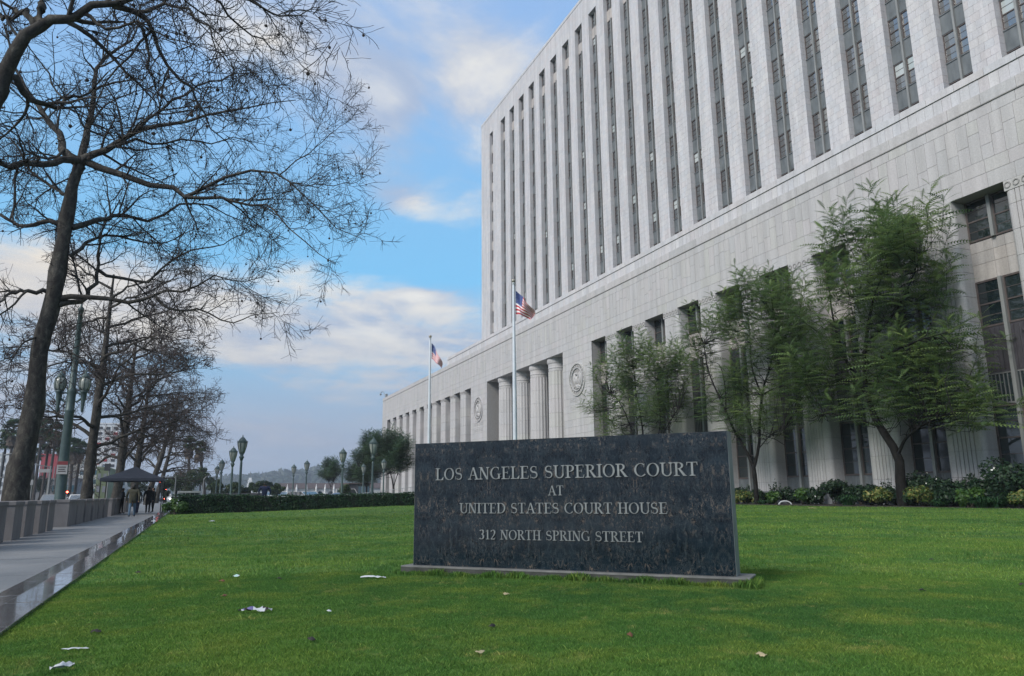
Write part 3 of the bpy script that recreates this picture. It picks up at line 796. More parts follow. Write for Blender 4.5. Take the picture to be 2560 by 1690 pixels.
cells = np.stack([cx, cy, lawn_z(cx, cy)], 1)[keep & ~bad]; part_cells = np.stack([cx, cy], 1)[keep & bad]
m_ = []
for (px, py) in part_cells:
    n = 3000; x = NR.uniform(px - CS / 2, px + CS / 2, n); y = NR.uniform(py - CS / 2, py + CS / 2, n); k = ~excl(x, y); x, y = x[k], y[k]; n = len(x)
    h = NR.uniform(.012, .034, n); a = NR.uniform(0, 2 * PI, n); la = NR.uniform(0, 2 * PI, n); ln = NR.uniform(.2, 1.3, n) * h; o = np.stack([np.cos(a), np.sin(a), 0 * a], 1) * .0017
    b = np.stack([x, y, lawn_z(x, y) - .004], 1); m_.append(np.stack([b - o, b + o, b + np.stack([np.cos(la) * ln, np.sin(la) * ln, h], 1)], 1))
vv = np.concatenate(m_); sets.append((vv, NR.random(len(vv))))
def fringe(n):
    u = NR.uniform(-0.22, 4.68, n); v = -0.125 - np.abs(NR.normal(0, 0.035, n)); e = NR.random(n) < 0.2
    u = np.where(e, np.where(NR.random(n) < .5, -0.14 - np.abs(NR.normal(0, .03, n)), 4.595 + np.abs(NR.normal(0, .03, n))), u); v = np.where(e, NR.uniform(-.12, .41, n), v)
    x, y = 2.93 + u * .67121 + v * .74127, 10.55 - u * .74127 + v * .67121
    h = NR.uniform(.04, .11, n) * (0.6 + 0.6 * np.abs(np.sin(u * 3.1) * np.sin(u * 7.7 + 1))); a = NR.uniform(0, 2 * PI, n); la = NR.uniform(0, 2 * PI, n); ln = NR.uniform(.1, .6, n) * h
    b = np.stack([x, y, lawn_z(x, y) - .004], 1); o = np.stack([np.cos(a), np.sin(a), 0 * a], 1) * .003
    mid = b + np.stack([np.cos(la) * ln * .35, np.sin(la) * ln * .35, h * .6], 1); tip = b + np.stack([np.cos(la) * ln, np.sin(la) * ln, h], 1)
    return np.stack([b - o, b + o, mid + o * .7, tip], 1), NR.random(n)
sets.append(fringe(9000))
Vs, Fs, ts, o = [], [], [], 0
for vv, tt in sets:
    n, k, _ = vv.shape; base = o + np.arange(n)[:, None] * k; o += n * k
    Vs.append(vv.reshape(-1, 3)); ts.append(np.repeat(tt, k)); Fs.append(base + np.array([[0, 1, 2]]))
    if k == 4: Fs.append(base + np.array([[0, 2, 3]]))
me = np_mesh('grass', np.concatenate(Vs), np.concatenate(Fs), M['grass']); float_attr(me, 'tint', np.concatenate(ts))
grass = tag(link('grass', me), 'short green turf covering the whole courthouse lawn', 'grass', kind='stuff')
def turf_nodes(obj):
    # join the blades of the far lawn with patch instances on the cell points
    pm = bpy.data.meshes.new('turf_cells'); pm.from_pydata([tuple(c) for c in cells], [], []); po = bpy.data.objects.new('turf_cells', pm)
    ng = bpy.data.node_groups.new('turf', 'GeometryNodeTree'); ng.interface.new_socket('Geometry', in_out='INPUT', socket_type='NodeSocketGeometry'); ng.interface.new_socket('Geometry', in_out='OUTPUT', socket_type='NodeSocketGeometry')
    N, L = ng.nodes, ng.links; gi, go = N.new('NodeGroupInput'), N.new('NodeGroupOutput'); j = N.new('GeometryNodeJoinGeometry'); L.new(gi.outputs[0], j.inputs[0])
    oi = N.new('GeometryNodeObjectInfo'); oi.inputs['Object'].default_value = po
    src = N.new('GeometryNodeGeometryToInstance')
    for sd in (3, 2, 1):
        ob = N.new('GeometryNodeObjectInfo'); ob.inputs['Object'].default_value = patch(4600, sd); ob.inputs['As Instance'].default_value = True; L.new(ob.outputs['Geometry'], src.inputs[0])
    ip = N.new('GeometryNodeInstanceOnPoints'); L.new(oi.outputs['Geometry'], ip.inputs['Points']); L.new(src.outputs[0], ip.inputs['Instance'])
    js = N.new('GeometryNodeJoinGeometry')
    for l in list(src.inputs[0].links): L.new(l.from_socket, js.inputs[0])
    L.new(js.outputs[0], ip.inputs['Instance']); ip.inputs['Pick Instance'].default_value = True
    ri = N.new('FunctionNodeRandomValue'); ri.data_type = 'INT'; ri.inputs['Min'].default_value if False else None
    for q in ri.inputs:
        if q.type == 'INT' and q.name == 'Max': q.default_value = 2
        if q.type == 'INT' and q.name == 'Min': q.default_value = 0
    L.new([q for q in ri.outputs if q.type == 'INT'][0], ip.inputs['Instance Index'])
    rq = N.new('FunctionNodeRandomValue'); rq.data_type = 'INT'
    for q in rq.inputs:
        if q.type == 'INT' and q.name == 'Max': q.default_value = 3
        if q.type == 'INT' and q.name == 'Min': q.default_value = 0
        if q.name == 'Seed': q.default_value = 7
    mu = N.new('ShaderNodeMath'); mu.operation = 'MULTIPLY'; L.new([q for q in rq.outputs if q.type == 'INT'][0], mu.inputs[0]); mu.inputs[1].default_value = PI / 2
    cb = N.new('ShaderNodeCombineXYZ'); L.new(mu.outputs[0], cb.inputs[2]); L.new(cb.outputs[0], ip.inputs['Rotation'])
    L.new(ip.outputs[0], j.inputs[0]); L.new(j.outputs[0], go.inputs[0])
    md = obj.modifiers.new('turf', 'NODES'); md.node_group = ng
turf_nodes(grass)

# planting bed
M['soil'] = noisy('bed_soil', (0.018, 0.016, 0.014), (0.045, 0.04, 0.034), 6, 0.95, 0.6, bd=0.06)
tag(MB().box(40.55, 44.4, 4, 88, -0.2, 0.05).build('planting_bed', M['soil']), kind='structure')

# plaza beyond the hedge
M['plaza'] = noisy('plaza_paving', (0.20, 0.20, 0.20), (0.28, 0.275, 0.27), 1.5, 0.7, 0.05)
tag(MB().box(-1.4, 44.4, 84, 175, -0.2, 0.02).build('plaza', M['plaza']), kind='structure')

# sidewalk slabs
def walk_mat():
    m = Mt('sidewalk_concrete'); p = m.pos()
    a = m.noise(p, 0.55, 5, 0.6, 0.4); b = m.noise(p, 26, 4, 0.7); c_ = m.noise(m.mapv(p, (0.5, 2.2, 1)), 1.1, 5, 0.65)
    c = m.ramp(a, [(0.3, (0.135, 0.135, 0.138)), (0.7, (0.225, 0.222, 0.22))])
    c = m.mix(m.ramp(c_, [(0.52, (0, 0, 0)), (0.75, (0.55, 0.55, 0.55))]), c, (0.085, 0.085, 0.09))
    c = m.mix(0.35, c, m.ramp(b, [(0.35, (0.1, 0.1, 0.1)), (0.65, (0.9, 0.9, 0.9))]), 'OVERLAY')
    vo = m.node('ShaderNodeTexVoronoi'); m.L.new(p, vo.inputs['Vector']); vo.inputs['Scale'].default_value = 2.6
    gum = m.math('MULTIPLY', m.ramp(vo.outputs['Distance'], [(0.045, (1, 1, 1)), (0.07, (0, 0, 0))]), m.ramp(a, [(0.42, (0, 0, 0)), (0.5, (1, 1, 1))]))
    c = m.mix(m.math('MULTIPLY', gum, 0.7), c, (0.05, 0.05, 0.052))
    m.set(Base_Color=c, Roughness=m.ramp(a, [(0.3, (0.38, 0.38, 0.38)), (0.7, (0.62, 0.62, 0.62))])); m.bump(b, 0.25, 0.006)
    return m.mat
M['walk'] = walk_mat(); M['walk_joint'] = noisy('sidewalk_joint', (0.03, 0.03, 0.03), (0.05, 0.05, 0.05), 5, 0.95)
sw = MB().box(-7.0, -1.95, -3, 175, -0.2, -0.035).build('sidewalk', M['walk_joint']); tag(sw, kind='structure')
unit = MB().bbox(0, 1, 0, 1, 0, 1, 0.004).mesh('paving_slab', M['walk'])
ys = [4.0, 7.4, 10.75, 13.05, 16.4, 19.7, 23.0, 26.3, 29.6, 33, 36.4, 39.8, 43.2, 46.6, 50, 54, 58, 62, 66, 72, 80, 95, 115, 140, 175]
for a, b in zip(ys, ys[1:]):
    for c, d in ((-7.0, -4.95), (-4.95, -1.95)):
        link('paving_slab', unit, sw, T(c + 0.008, a + 0.008, -0.06) @ S3(d - c - 0.016, b - a - 0.016, 0.06 + 0.0015 * (hash((a, c)) % 3)))
# polished wet granite kerb in two courses along the lawn
def kerb_mat():
    m = Mt('polished_granite_kerb'); p = m.pos()
    n = m.noise(p, 60, 3, 0.6); w = m.noise(m.mapv(p, (14.0, 3.2, 1)), 1.0, 4, 0.6, 0.4)
    c = m.ramp(n, [(0.3, (0.10, 0.10, 0.108)), (0.7, (0.20, 0.20, 0.21))])
    c = m.mix(m.math('MULTIPLY', m.island(), 0.35), c, (0.26, 0.245, 0.24))
    m.set(Base_Color=c, Roughness=m.ramp(w, [(0.35, (0.05, 0.05, 0.05)), (0.65, (0.16, 0.16, 0.16))]), IOR=1.7, Specular_IOR_Level=0.9, Coat_Weight=0.6, Coat_Roughness=0.04)
    m.bump(w, 0.10, 0.004); return m.mat
M['kerb'] = kerb_mat()
kb = MB().box(-1.97, -1.36, -3, 66, -0.2, 0.0).build('lawn_kerb', M['walk_joint']); tag(kb, kind='structure')
ku = MB().bbox(0, 1, 0, 1, 0, 1, 0.015).mesh('kerb_stone', M['kerb'])
y = -2.0; i = 0; rr = random.Random(3)
while y < 65:
    ln = 1.62
    link('kerb_stone', ku, kb, T(-1.69, y + 0.006, -0.05) @ Matrix.Rotation(R(rr.uniform(-.5, .7)), 4, 'Y') @ S3(0.34, ln - 0.012, 0.092))
    link('kerb_stone', ku, kb, T(-1.975, y + 0.81 + 0.006, -0.05) @ Matrix.Rotation(R(-2.2 + rr.uniform(-.5, .5)), 4, 'Y') @ S3(0.28, ln - 0.012, 0.072))
    y += ln; i += 1
# street
M['asphalt'] = noisy('asphalt', (0.045, 0.045, 0.047), (0.075, 0.075, 0.077), 2.2, 0.75, 0.2)
M['paint'] = noisy('road_paint', (0.55, 0.55, 0.53), (0.75, 0.75, 0.73), 5, 0.6)
tag(MB().box(-24, -7.2, -10, 420, -0.25, -0.15).build('street', M['asphalt']), kind='structure')
tag(MB().box(-7.2, -7.0, -10, 420, -0.25, -0.02).build('street_kerb', M['plaza']), kind='structure')
tag(MB().box(-420, 480, 178, 196, -0.25, -0.145).build('cross_street', M['asphalt']), kind='structure')
tag(MB().box(-29, -24, -10, 175, -0.25, -0.02).build('far_sidewalk', M['plaza']), kind='structure')
mk = MB()
for k in range(26): mk.box(-14.1, -13.95, 6 + k * 7.0, 9 + k * 7.0, -0.15, -0.146)
for k in range(8): mk.box(-22 + k * 1.8, -21 + k * 1.8, 168, 172, -0.15, -0.146)
tag(mk.build('lane_marking', M['paint']), kind='structure')

# ------------------------------------------------------------------ court sign
def sign_mat():
    m = Mt('dark_veined_granite'); p = m.pos(False)
    s = m.node('ShaderNodeSeparateXYZ'); m.L.new(p, s.inputs[0])
    pp = m.node('ShaderNodeMath', operation='PINGPONG'); m.L.new(m.math('SUBTRACT', s.outputs[0], 1.197), pp.inputs[0]); pp.inputs[1].default_value = 1.03
    cb = m.node('ShaderNodeCombineXYZ'); m.L.new(pp.outputs[0], cb.inputs[0]); m.L.new(s.outputs[1], cb.inputs[1]); m.L.new(s.outputs[2], cb.inputs[2])
    q = cb.outputs[0]
    base = m.noise(q, 4.0, 8, 0.70, 0.6)
    wq = m.node('ShaderNodeVectorMath', operation='ADD'); m.L.new(q, wq.inputs[0])
    wn = m.node('ShaderNodeTexNoise'); m.L.new(q, wn.inputs['Vector']); wn.inputs['Scale'].default_value = 2.2; wn.inputs['Detail'].default_value = 3
    wv = m.node('ShaderNodeVectorMath', operation='SCALE'); m.L.new(wn.outputs['Color'], wv.inputs[0]); wv.inputs['Scale'].default_value = 0.22
    m.L.new(wv.outputs[0], wq.inputs[1]); q2 = wq.outputs[0]
    fl = m.noise(m.mapv(q2, (9.0, 1.0, 4.0), (0.4, 0, 0.3), (0, R(30), 0)), 3.1, 6, 0.66, 0.9)
    fl2 = m.noise(m.mapv(q2, (13.0, 1.0, 4.6), (3, 0, 1), (0, R(-36), 0)), 2.4, 6, 0.68, 0.8)
    c = m.ramp(base, [(0.28, (0.002, 0.0045, 0.008)), (0.5, (0.005, 0.011, 0.018)), (0.72, (0.012, 0.023, 0.034))])
    c = m.mix(m.ramp(fl2, [(0.53, (0, 0, 0)), (0.66, (0.9, 0.9, 0.9))]), c, (0.034, 0.045, 0.052))
    patch = m.noise(q, 3.0, 4, 0.6)
    pk = m.math('MULTIPLY', m.ramp(fl, [(0.555, (0, 0, 0)), (0.61, (1, 1, 1))]), m.ramp(patch, [(0.44, (0, 0, 0)), (0.60, (1, 1, 1))]))
    c = m.mix(m.math('MULTIPLY', pk, 0.75), c, (0.135, 0.108, 0.088))
    v = m.math('MULTIPLY', m.ramp(fl2, [(0.475, (0, 0, 0)), (0.495, (1, 1, 1)), (0.515, (0, 0, 0))]), m.ramp(patch, [(0.36, (0.1, 0.1, 0.1)), (0.58, (1, 1, 1))]))
    c = m.mix(m.math('MULTIPLY', v, 0.6), c, (0.10, 0.112, 0.118))
    fk = m.noise(m.mapv(q, (26, 1, 12), (0, 0, 0), (0, R(-30), 0)), 2.0, 4, 0.7)
    c = m.mix(m.ramp(fk, [(0.60, (0, 0, 0)), (0.70, (0.6, 0.6, 0.6))]), c, (0.065, 0.070, 0.070))
    m.set(Base_Color=c, Roughness=0.16, IOR=1.45, Specular_IOR_Level=0.4)
    return m.mat
M['sign'] = sign_mat()
M['sign_edge'] = noisy('granite_edge', (0.09, 0.105, 0.105), (0.20, 0.215, 0.21), 10, 0.5, 0.1, 6, (1, 1, 0.25))
M['plintht'] = noisy('sign_plinth_lit_top', (0.09, 0.095, 0.09), (0.17, 0.17, 0.165), 6, 0.8, 0.15)  # paler than the side: light along the top edge is put into the colour
M['plinthc'] = noisy('sign_plinth_shaded_side', (0.018, 0.022, 0.018), (0.06, 0.063, 0.058), 5, 0.8, 0.15)  # weathered dark, with the shade of the front painted into the colour too
M['letter'] = noisy('sign_letter_metal', (0.17, 0.187, 0.19), (0.24, 0.257, 0.26), 6, 0.45, metallic=0.35)
SA = math.atan2(-0.74127, 0.67121)
MS = T(2.93, 10.55, 0) @ RZ(SA)
sg = thing('court_sign', 'long dark granite sign block with raised court name and street address on lawn', 'sign', MS)
SL, SH, ST = 4.425, 1.81, 0.27
mb = MB(); c = 0.006
mb.add([(c, 0, .12), (SL - c, 0, .12), (SL - c, 0, SH), (c, 0, SH)], [(0, 1, 2, 3)], 0)
mb.add([(c, 0, .12), (SL - c, 0, .12), (SL, c, .12), (SL, ST, .12), (0, ST, .12), (0, c, .12), (c, 0, SH), (SL - c, 0, SH), (SL, c, SH), (SL, ST, SH), (0, ST, SH), (0, c, SH)],
       [(1, 2, 8, 7), (2, 3, 9, 8), (3, 4, 10, 9), (4, 5, 11, 10), (5, 0, 6, 11), (6, 7, 8, 9, 10, 11)], 1)
mb.build('slab', [M['sign'], M['sign_edge']], sg, MS)
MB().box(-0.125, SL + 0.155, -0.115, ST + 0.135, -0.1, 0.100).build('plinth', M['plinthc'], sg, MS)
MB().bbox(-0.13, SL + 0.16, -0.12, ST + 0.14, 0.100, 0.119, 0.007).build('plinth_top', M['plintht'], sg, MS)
for (s, u, z, cap, w) in (('LOS ANGELES SUPERIOR COURT', .357, 1.284, .166, 3.70), ('AT', 2.075, 1.062, .125, .225), ('UNITED STATES COURT HOUSE', .747, .830, .137, 2.91), ('312 NORTH SPRING STREET', 1.057, .488, .125, 2.28)):
    text_line(s, MS @ T(u, 0.004, z), cap, w, M['letter'], sg, 0.022)

# ------------------------------------------------------------------ sidewalk barrier blocks
M['barrier'] = noisy('barrier_concrete', (0.12, 0.113, 0.113), (0.19, 0.178, 0.176), 2.0, 0.85, 0.15, 6, (1, 1, 0.4))
bb_me = MB().box(-0.31, 0.31, -0.56, 0.56, -0.05, 0.90).mesh('block', M['barrier'])
bc_me = MB().bbox(-0.335, 0.335, -0.59, 0.59, 0.90, 1.0, 0.012).mesh('cap', M['barrier'])
by = [20.2, 22.2, 24.1, 26.0, 27.9, 29.6] + [33.6 + 1.28 * k for k in range(12)] + [50.4 + 1.28 * k for k in range(5)] + [59.5, 61.0, 62.5]
for i, y in enumerate(by):
    Mb = T(-4.62 - (0.02 if i % 2 else -0.02), y, 0) @ RZ(R(rr.uniform(-2, 2)))
    grp = 'concrete blocks lining the sidewalk'
    lab = {0: 'concrete barrier block nearest the left edge of the frame', 5: 'last concrete barrier block before the first gap in the row', 6: 'first concrete barrier block after the gap near the lamp post', 17: 'last concrete barrier block before the tent leg', 18: 'first concrete barrier block beyond the tent leg'}.get(i)
    if not lab and i < 6: lab = ('', 'second', 'third', 'fourth', 'fifth')[i] + ' concrete barrier block from the left edge of the frame'
    if not lab and i < 18: lab = 'concrete barrier block, number %s of the tight middle row from its near end' % ('two three four five six seven eight nine ten eleven'.split()[i - 7])
    if not lab: lab = 'concrete barrier block beyond the tent leg, number %s from it' % ('two three four five six seven eight'.split()[i - 19])
    t = thing('barrier_block', lab, 'barrier', Mb, grp)
    link('block', bb_me, t, Mb); link('cap', bc_me, t, Mb)

# ------------------------------------------------------------------ trees: branch generator (vectorised)
def unit_(v): return v / np.maximum(np.linalg.norm(v, axis=-1, keepdims=True), 1e-9)
def tubes_np(P, Rd, ns):
    """P (n,K,3) polylines, Rd (n,K) radii -> verts, quads"""
    n, K, _ = P.shape
    t = np.empty_like(P); t[:, 1:-1] = P[:, 2:] - P[:, :-2]; t[:, 0] = P[:, 1] - P[:, 0]; t[:, -1] = P[:, -1] - P[:, -2]
    t = unit_(t)
    ref = np.where(np.abs(t[:, :1, 2:3]) < 0.85, np.array([0, 0, 1.0]), np.array([1.0, 0, 0])) * np.ones_like(t)
    a = unit_(np.cross(t, ref)); b = np.cross(t, a)
    w = np.arange(ns) * 2 * PI / ns
    V = P[:, :, None] + (a[:, :, None] * np.cos(w)[None, None, :, None] + b[:, :, None] * np.sin(w)[None, None, :, None]) * Rd[:, :, None, None]
    idx = np.arange(n * K * ns).reshape(n, K, ns); j2 = np.roll(np.arange(ns), -1)
    F = np.stack([idx[:, :-1], idx[:, :-1][:, :, j2], idx[:, 1:][:, :, j2], idx[:, 1:]], -1).reshape(-1, 4)
    return V.reshape(-1, 3), F
def spline(pts, K):
    pts = np.asarray(pts, float)
    if len(pts) == 2: pts = np.stack([pts[0], (pts[0] + pts[1]) / 2, pts[1]])
    q = np.concatenate([[2 * pts[0] - pts[1]], pts, [2 * pts[-1] - pts[-2]]]); n = len(pts) - 1
    u = np.linspace(0, n - 1e-6, K); i = u.astype(int); f = (u - i)[:, None]
    p0, p1, p2, p3 = q[i], q[i + 1], q[i + 2], q[i + 3]
    return 0.5 * (2 * p1 + (p2 - p0) * f + (2 * p0 - 5 * p1 + 4 * p2 - p3) * f ** 2 + (3 * p1 - p0 - 3 * p2 + p3) * f ** 3)
def spawn(P, Rd, g, spacing, lmin, lmax, K, t0=0.15, fwd=0.55, side=1.0, up=0.15, droop=0.0, wig=0.25, rmax=0.03, rratio=0.6, taper=0.25, tipshort=0.55):
    n, Kp, _ = P.shape
    ln = np.linalg.norm(P[:, 1:] - P[:, :-1], axis=2).sum(1)
    cnt = np.maximum(1, (ln * (1 - t0) / spacing).astype(int)); par = np.repeat(np.arange(n), cnt); m = len(par)
    t = t0 + (1 - t0) * g.random(m) ** 0.9
    u = t * (Kp - 1.001); i = u.astype(int); f = (u - i)[:, None]
    pos = P[par, i] * (1 - f) + P[par, i + 1] * f; tan = unit_(P[par, i + 1] - P[par, i])
    rad = Rd[par, i] * (1 - f[:, 0]) + Rd[par, i + 1] * f[:, 0]
    rv = g.normal(size=(m, 3)); rv -= tan * (rv * tan).sum(1, keepdims=True); rv = unit_(rv)
    d = unit_(tan * fwd + rv * side + np.array([0, 0, up]))
    L = g.uniform(lmin, lmax, m) * (1 - tipshort * t)
    C = np.empty((m, K, 3)); C[:, 0] = pos; dd = d
    for k in range(1, K):
        dd = unit_(dd + g.normal(size=(m, 3)) * wig + np.array([0, 0, -droop]))
        C[:, k] = C[:, k - 1] + dd * (L / (K - 1))[:, None]
    r0 = np.minimum(rad * rratio, rmax * g.uniform(0.7, 1.1, m))
    CR = r0[:, None] * np.linspace(1, taper, K)[None]
    return C, CR

def bark(name, cols, mottled=True, sc=5.0):
    m = Mt(name); p = m.pos()
    n = m.noise(m.mapv(p, (1, 1, 0.55)), sc, 6, 0.62, 0.5); n2 = m.noise(p, sc * 5, 4, 0.7)
    c = m.ramp(n, [(0.28, cols[0]), (0.45, cols[1]), (0.58, cols[2]), (0.72, cols[3])])
    m.set(Base_Color=m.mix(0.5, c, m.ramp(n2, [(0.3, (0.25, 0.25, 0.25)), (0.7, (0.8, 0.8, 0.8))]), 'OVERLAY'), Roughness=0.85, Specular_IOR_Level=0.2); m.bump(n2, 0.5, 0.02)
    return m.mat
M['bark'] = bark('sycamore_bark', [(0.020, 0.019, 0.017), (0.038, 0.035, 0.032), (0.060, 0.056, 0.049), (0.125, 0.115, 0.096)])
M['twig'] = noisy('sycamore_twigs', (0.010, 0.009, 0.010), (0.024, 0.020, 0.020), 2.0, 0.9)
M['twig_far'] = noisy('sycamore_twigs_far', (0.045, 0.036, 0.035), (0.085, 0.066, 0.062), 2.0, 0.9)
M['seed'] = noisy('seed_ball', (0.02, 0.016, 0.014), (0.04, 0.03, 0.025), 6, 0.95)

def finish_tree(root, trunkVF, crown_sets, mats, Mx=I4):
    V, F = trunkVF
    link('trunk', np_mesh('trunk', V, F, mats[0], True), root)
    Vs, Fs, o, mi = [], [], 0, []
    for (v, f, m) in crown_sets:
        Vs.append(v); Fs.append(f + o); o += len(v); mi.append(np.full(len(f), m))
    link('crown', np_mesh('crown', np.concatenate(Vs), np.concatenate(Fs), [mats[0], mats[1]], True, np.concatenate(mi)), root)
def merge(sets):
    Vs, Fs, o = [], [], 0
    for v, f in sets: Vs.append(v); Fs.append(f + o); o += len(v)
    return np.concatenate(Vs), np.concatenate(Fs)

def sycamore(label, base, trunk, limbs, seed, balls=True, group='bare street trees along the sidewalk', dens=1.0, tw=1.0, twm='twig'):
    """trunk: [(x,y,z,r)...]; limbs: list of [(x,y,z)...], r0, r1"""
    g = np.random.default_rng(seed)
    root = thing('sycamore_tree', label, 'tree', T(*base), group)
    tp = np.array([q[:3] for q in trunk]); tr = np.array([q[3] for q in trunk]); K = 26
    TP = spline(tp, K); u = np.linspace(0, len(tr) - 1, K); TR = np.interp(u, np.arange(len(tr)), tr)
    TR = TR * (1 + 0.06 * np.sin(np.arange(K) * 1.7 + seed)) 
    tv = tubes_np(TP[None], TR[None], 14)
    V = tv[0].reshape(K, 14, 3); cen = TP[:, None]; V = cen + (V - cen) * (1 + 0.07 * g.normal(size=(K, 14, 1))); tv = (V.reshape(-1, 3), tv[1])
    KL = 14; LP, LR = [], []
    for pts, r0, r1 in limbs:
        q = spline(pts, KL); q[1:-1] += g.normal(size=(KL - 2, 3)) * 0.05; LP.append(q); LR.append(0.86 * np.linspace(r0 ** 0.6, r1 ** 0.6, KL) ** (1 / 0.6))
    LP, LR = np.array(LP), np.array(LR)
    A, AR = spawn(LP, LR, g, 0.50 / dens, 1.5, 4.2, 9, 0.12, 0.7, 1.0, 0.25, 0.02, 0.15, 0.055, 0.62, 0.25)
    B, BR = spawn(A, AR, g, 0.22 / dens, 0.7, 2.1, 7, 0.12, 0.75, 1.0, 0.12, 0.035, 0.14, 0.019, 0.6, 0.35)
    B2, B2R = spawn(LP, LR, g, 0.5 / dens, 0.5, 1.6, 7, 0.2, 0.6, 1.0, 0.2, 0.02, 0.15, 0.018, 0.5, 0.35)
    Bc, BcR = np.concatenate([B, B2]), np.concatenate([BR, B2R])
    C, CR = spawn(Bc, BcR, g, 0.125 / dens, 0.30, 0.95, 4, 0.1, 0.8, 1.0, 0.08, 0.05, 0.12, 0.0075 * tw, 0.7, 0.55)
    BR = np.maximum(BcR, 0.0085 * tw)
    sets = [tubes_np(LP, LR, 9) + (0,), tubes_np(A, AR, 6) + (0,), tubes_np(Bc, BR, 4) + (1,), tubes_np(C, np.maximum(CR, 0.0062 * tw), 3) + (1,)]
    finish_tree(root, tv, sets, (M['bark'], M[twm]))
    if balls:
        tips = C[g.random(len(C)) < 0.022][:, -1] if len(C) else C
        mb = MB()
        for p in tips[:260]:
            r = g.uniform(0.032, 0.05); mb.tube([p, p + np.array([0.01, 0, -0.14])], 0.006, 3); mb.sphere(p + np.array([0.01, 0, -0.17]), r, 6, 4)
        o = mb.build('seed_balls', M['seed'], root); o['kind'] = 'stuff'
    return root

def limb(px, Y0, dY, r0, r1):
    """a limb traced in the photograph, set at its own distance, running dY metres nearer or further along its length"""
    n = len(px); out = []
    for i, (x, y) in enumerate(px): out.append(atY(x, y, Y0 + dY * (i / (n - 1)) ** 1.2))
    return out, r0, r1
# tree beside the lamp post (its whole trunk is in view)
YT = 33.0
tr = [(39, 1262, .44), (52, 1160, .38), (77, 1060, .345), (103, 857, .29), (132, 750, .30), (157, 607, .275), (175, 500, .23), (186, 446, .21), (200, 414, .20)]
trunk = [tuple(atY(x, y, YT)) + (r,) for x, y, r in tr]; trunk[0] = (trunk[0][0], trunk[0][1], -0.1, 0.52)
L1 = [
 limb([(200, 414), (160, 375), (150, 340), (120, 300), (85, 255), (60, 215), (30, 150), (10, 60)], YT, 3, .22, .05),
 limb([(202, 410), (228, 393), (268, 371), (340, 328), (400, 316), (470, 300), (560, 280), (640, 262), (740, 250)], YT, -3, .21, .02),
 limb([(202, 405), (210, 357), (225, 321), (232, 250), (236, 190), (264, 139), (321, 107), (343, 71), (350, 10)], YT, 2.5, .20, .03),
 limb([(210, 396), (150, 403), (71, 410), (0, 412), (-90, 400)], YT, -2.5, .20, .08),
 limb([(205, 400), (250, 421), (307, 443), (375, 462), (432, 468), (464, 493), (500, 478), (557, 443), (626, 426), (689, 432), (727, 458), (795, 521), (837, 576), (912, 600)], YT, -4, .19, .014),
 limb([(464, 493), (560, 497), (605, 508), (681, 517), (710, 563), (795, 630), (837, 655)], YT - 1.6, -2.5, .09, .012),
 limb([(727, 458), (790, 462), (860, 460), (915, 440)], YT - 2.6, -1, .035, .01),
 limb([(700, 436), (760, 390), (830, 330), (900, 290)], YT - 2.6, 1.5, .035, .01),
 limb([(180, 570), (250, 553), (293, 539), (386, 548), (475, 507), (560, 530), (640, 570)], YT, 3.5, .15, .02),
 limb([(150, 746), (200, 743), (286, 746), (357, 750), (396, 725), (464, 732), (520, 690), (589, 703), (660, 690)], YT, -2, .14, .015),
 limb([(386, 736), (429, 775), (500, 775), (579, 803), (640, 786), (700, 780)], YT - 0.8, -1.5, .07, .012),
 limb([(143, 764), (200, 750), (229, 718), (246, 671), (243, 618), (262, 560), (300, 500)], YT, 2, .14, .03),
 limb([(246, 675), (304, 695), (368, 709), (386, 682), (454, 636), (536, 618), (589, 593), (660, 560)], YT + 1.0, -2, .09, .014),
 limb([(125, 732), (70, 728), (32, 732), (0, 753), (-60, 770)], YT, -1.5, .11, .03),
 limb([(164, 557), (118, 553), (57, 564), (0, 539), (-60, 520)], YT, 2.5, .14, .05),
 limb([(186, 500), (140, 470), (90, 440), (40, 360), (0, 330)], YT, 3, .10, .03),
 limb([(175, 640), (230, 600), (300, 590), (390, 612), (440, 590), (520, 560)], YT, 2.5, .09, .014),
 limb([(268, 371), (330, 350), (420, 360), (520, 352), (600, 350), (700, 370)], YT - 1, 2.5, .09, .012),
 limb([(160, 375), (130, 400), (80, 380), (30, 330), (-20, 300)], YT, -2, .08, .02),
 limb([(100, 880), (160, 870), (215, 905), (260, 960)], YT, -1.2, .05, .012),
 limb([(110, 840), (60, 860), (10, 900), (-40, 930)], YT, -1.5, .06, .012),
 limb([(340, 328), (420, 260), (500, 215), (580, 190), (660, 175), (740, 150)], YT - 1.2, 1, .08, .012),
]
sycamore('large bare sycamore with its full mottled trunk beside the green lamp post', (trunk[0][0], trunk[0][1], 0), trunk, L1, 3)
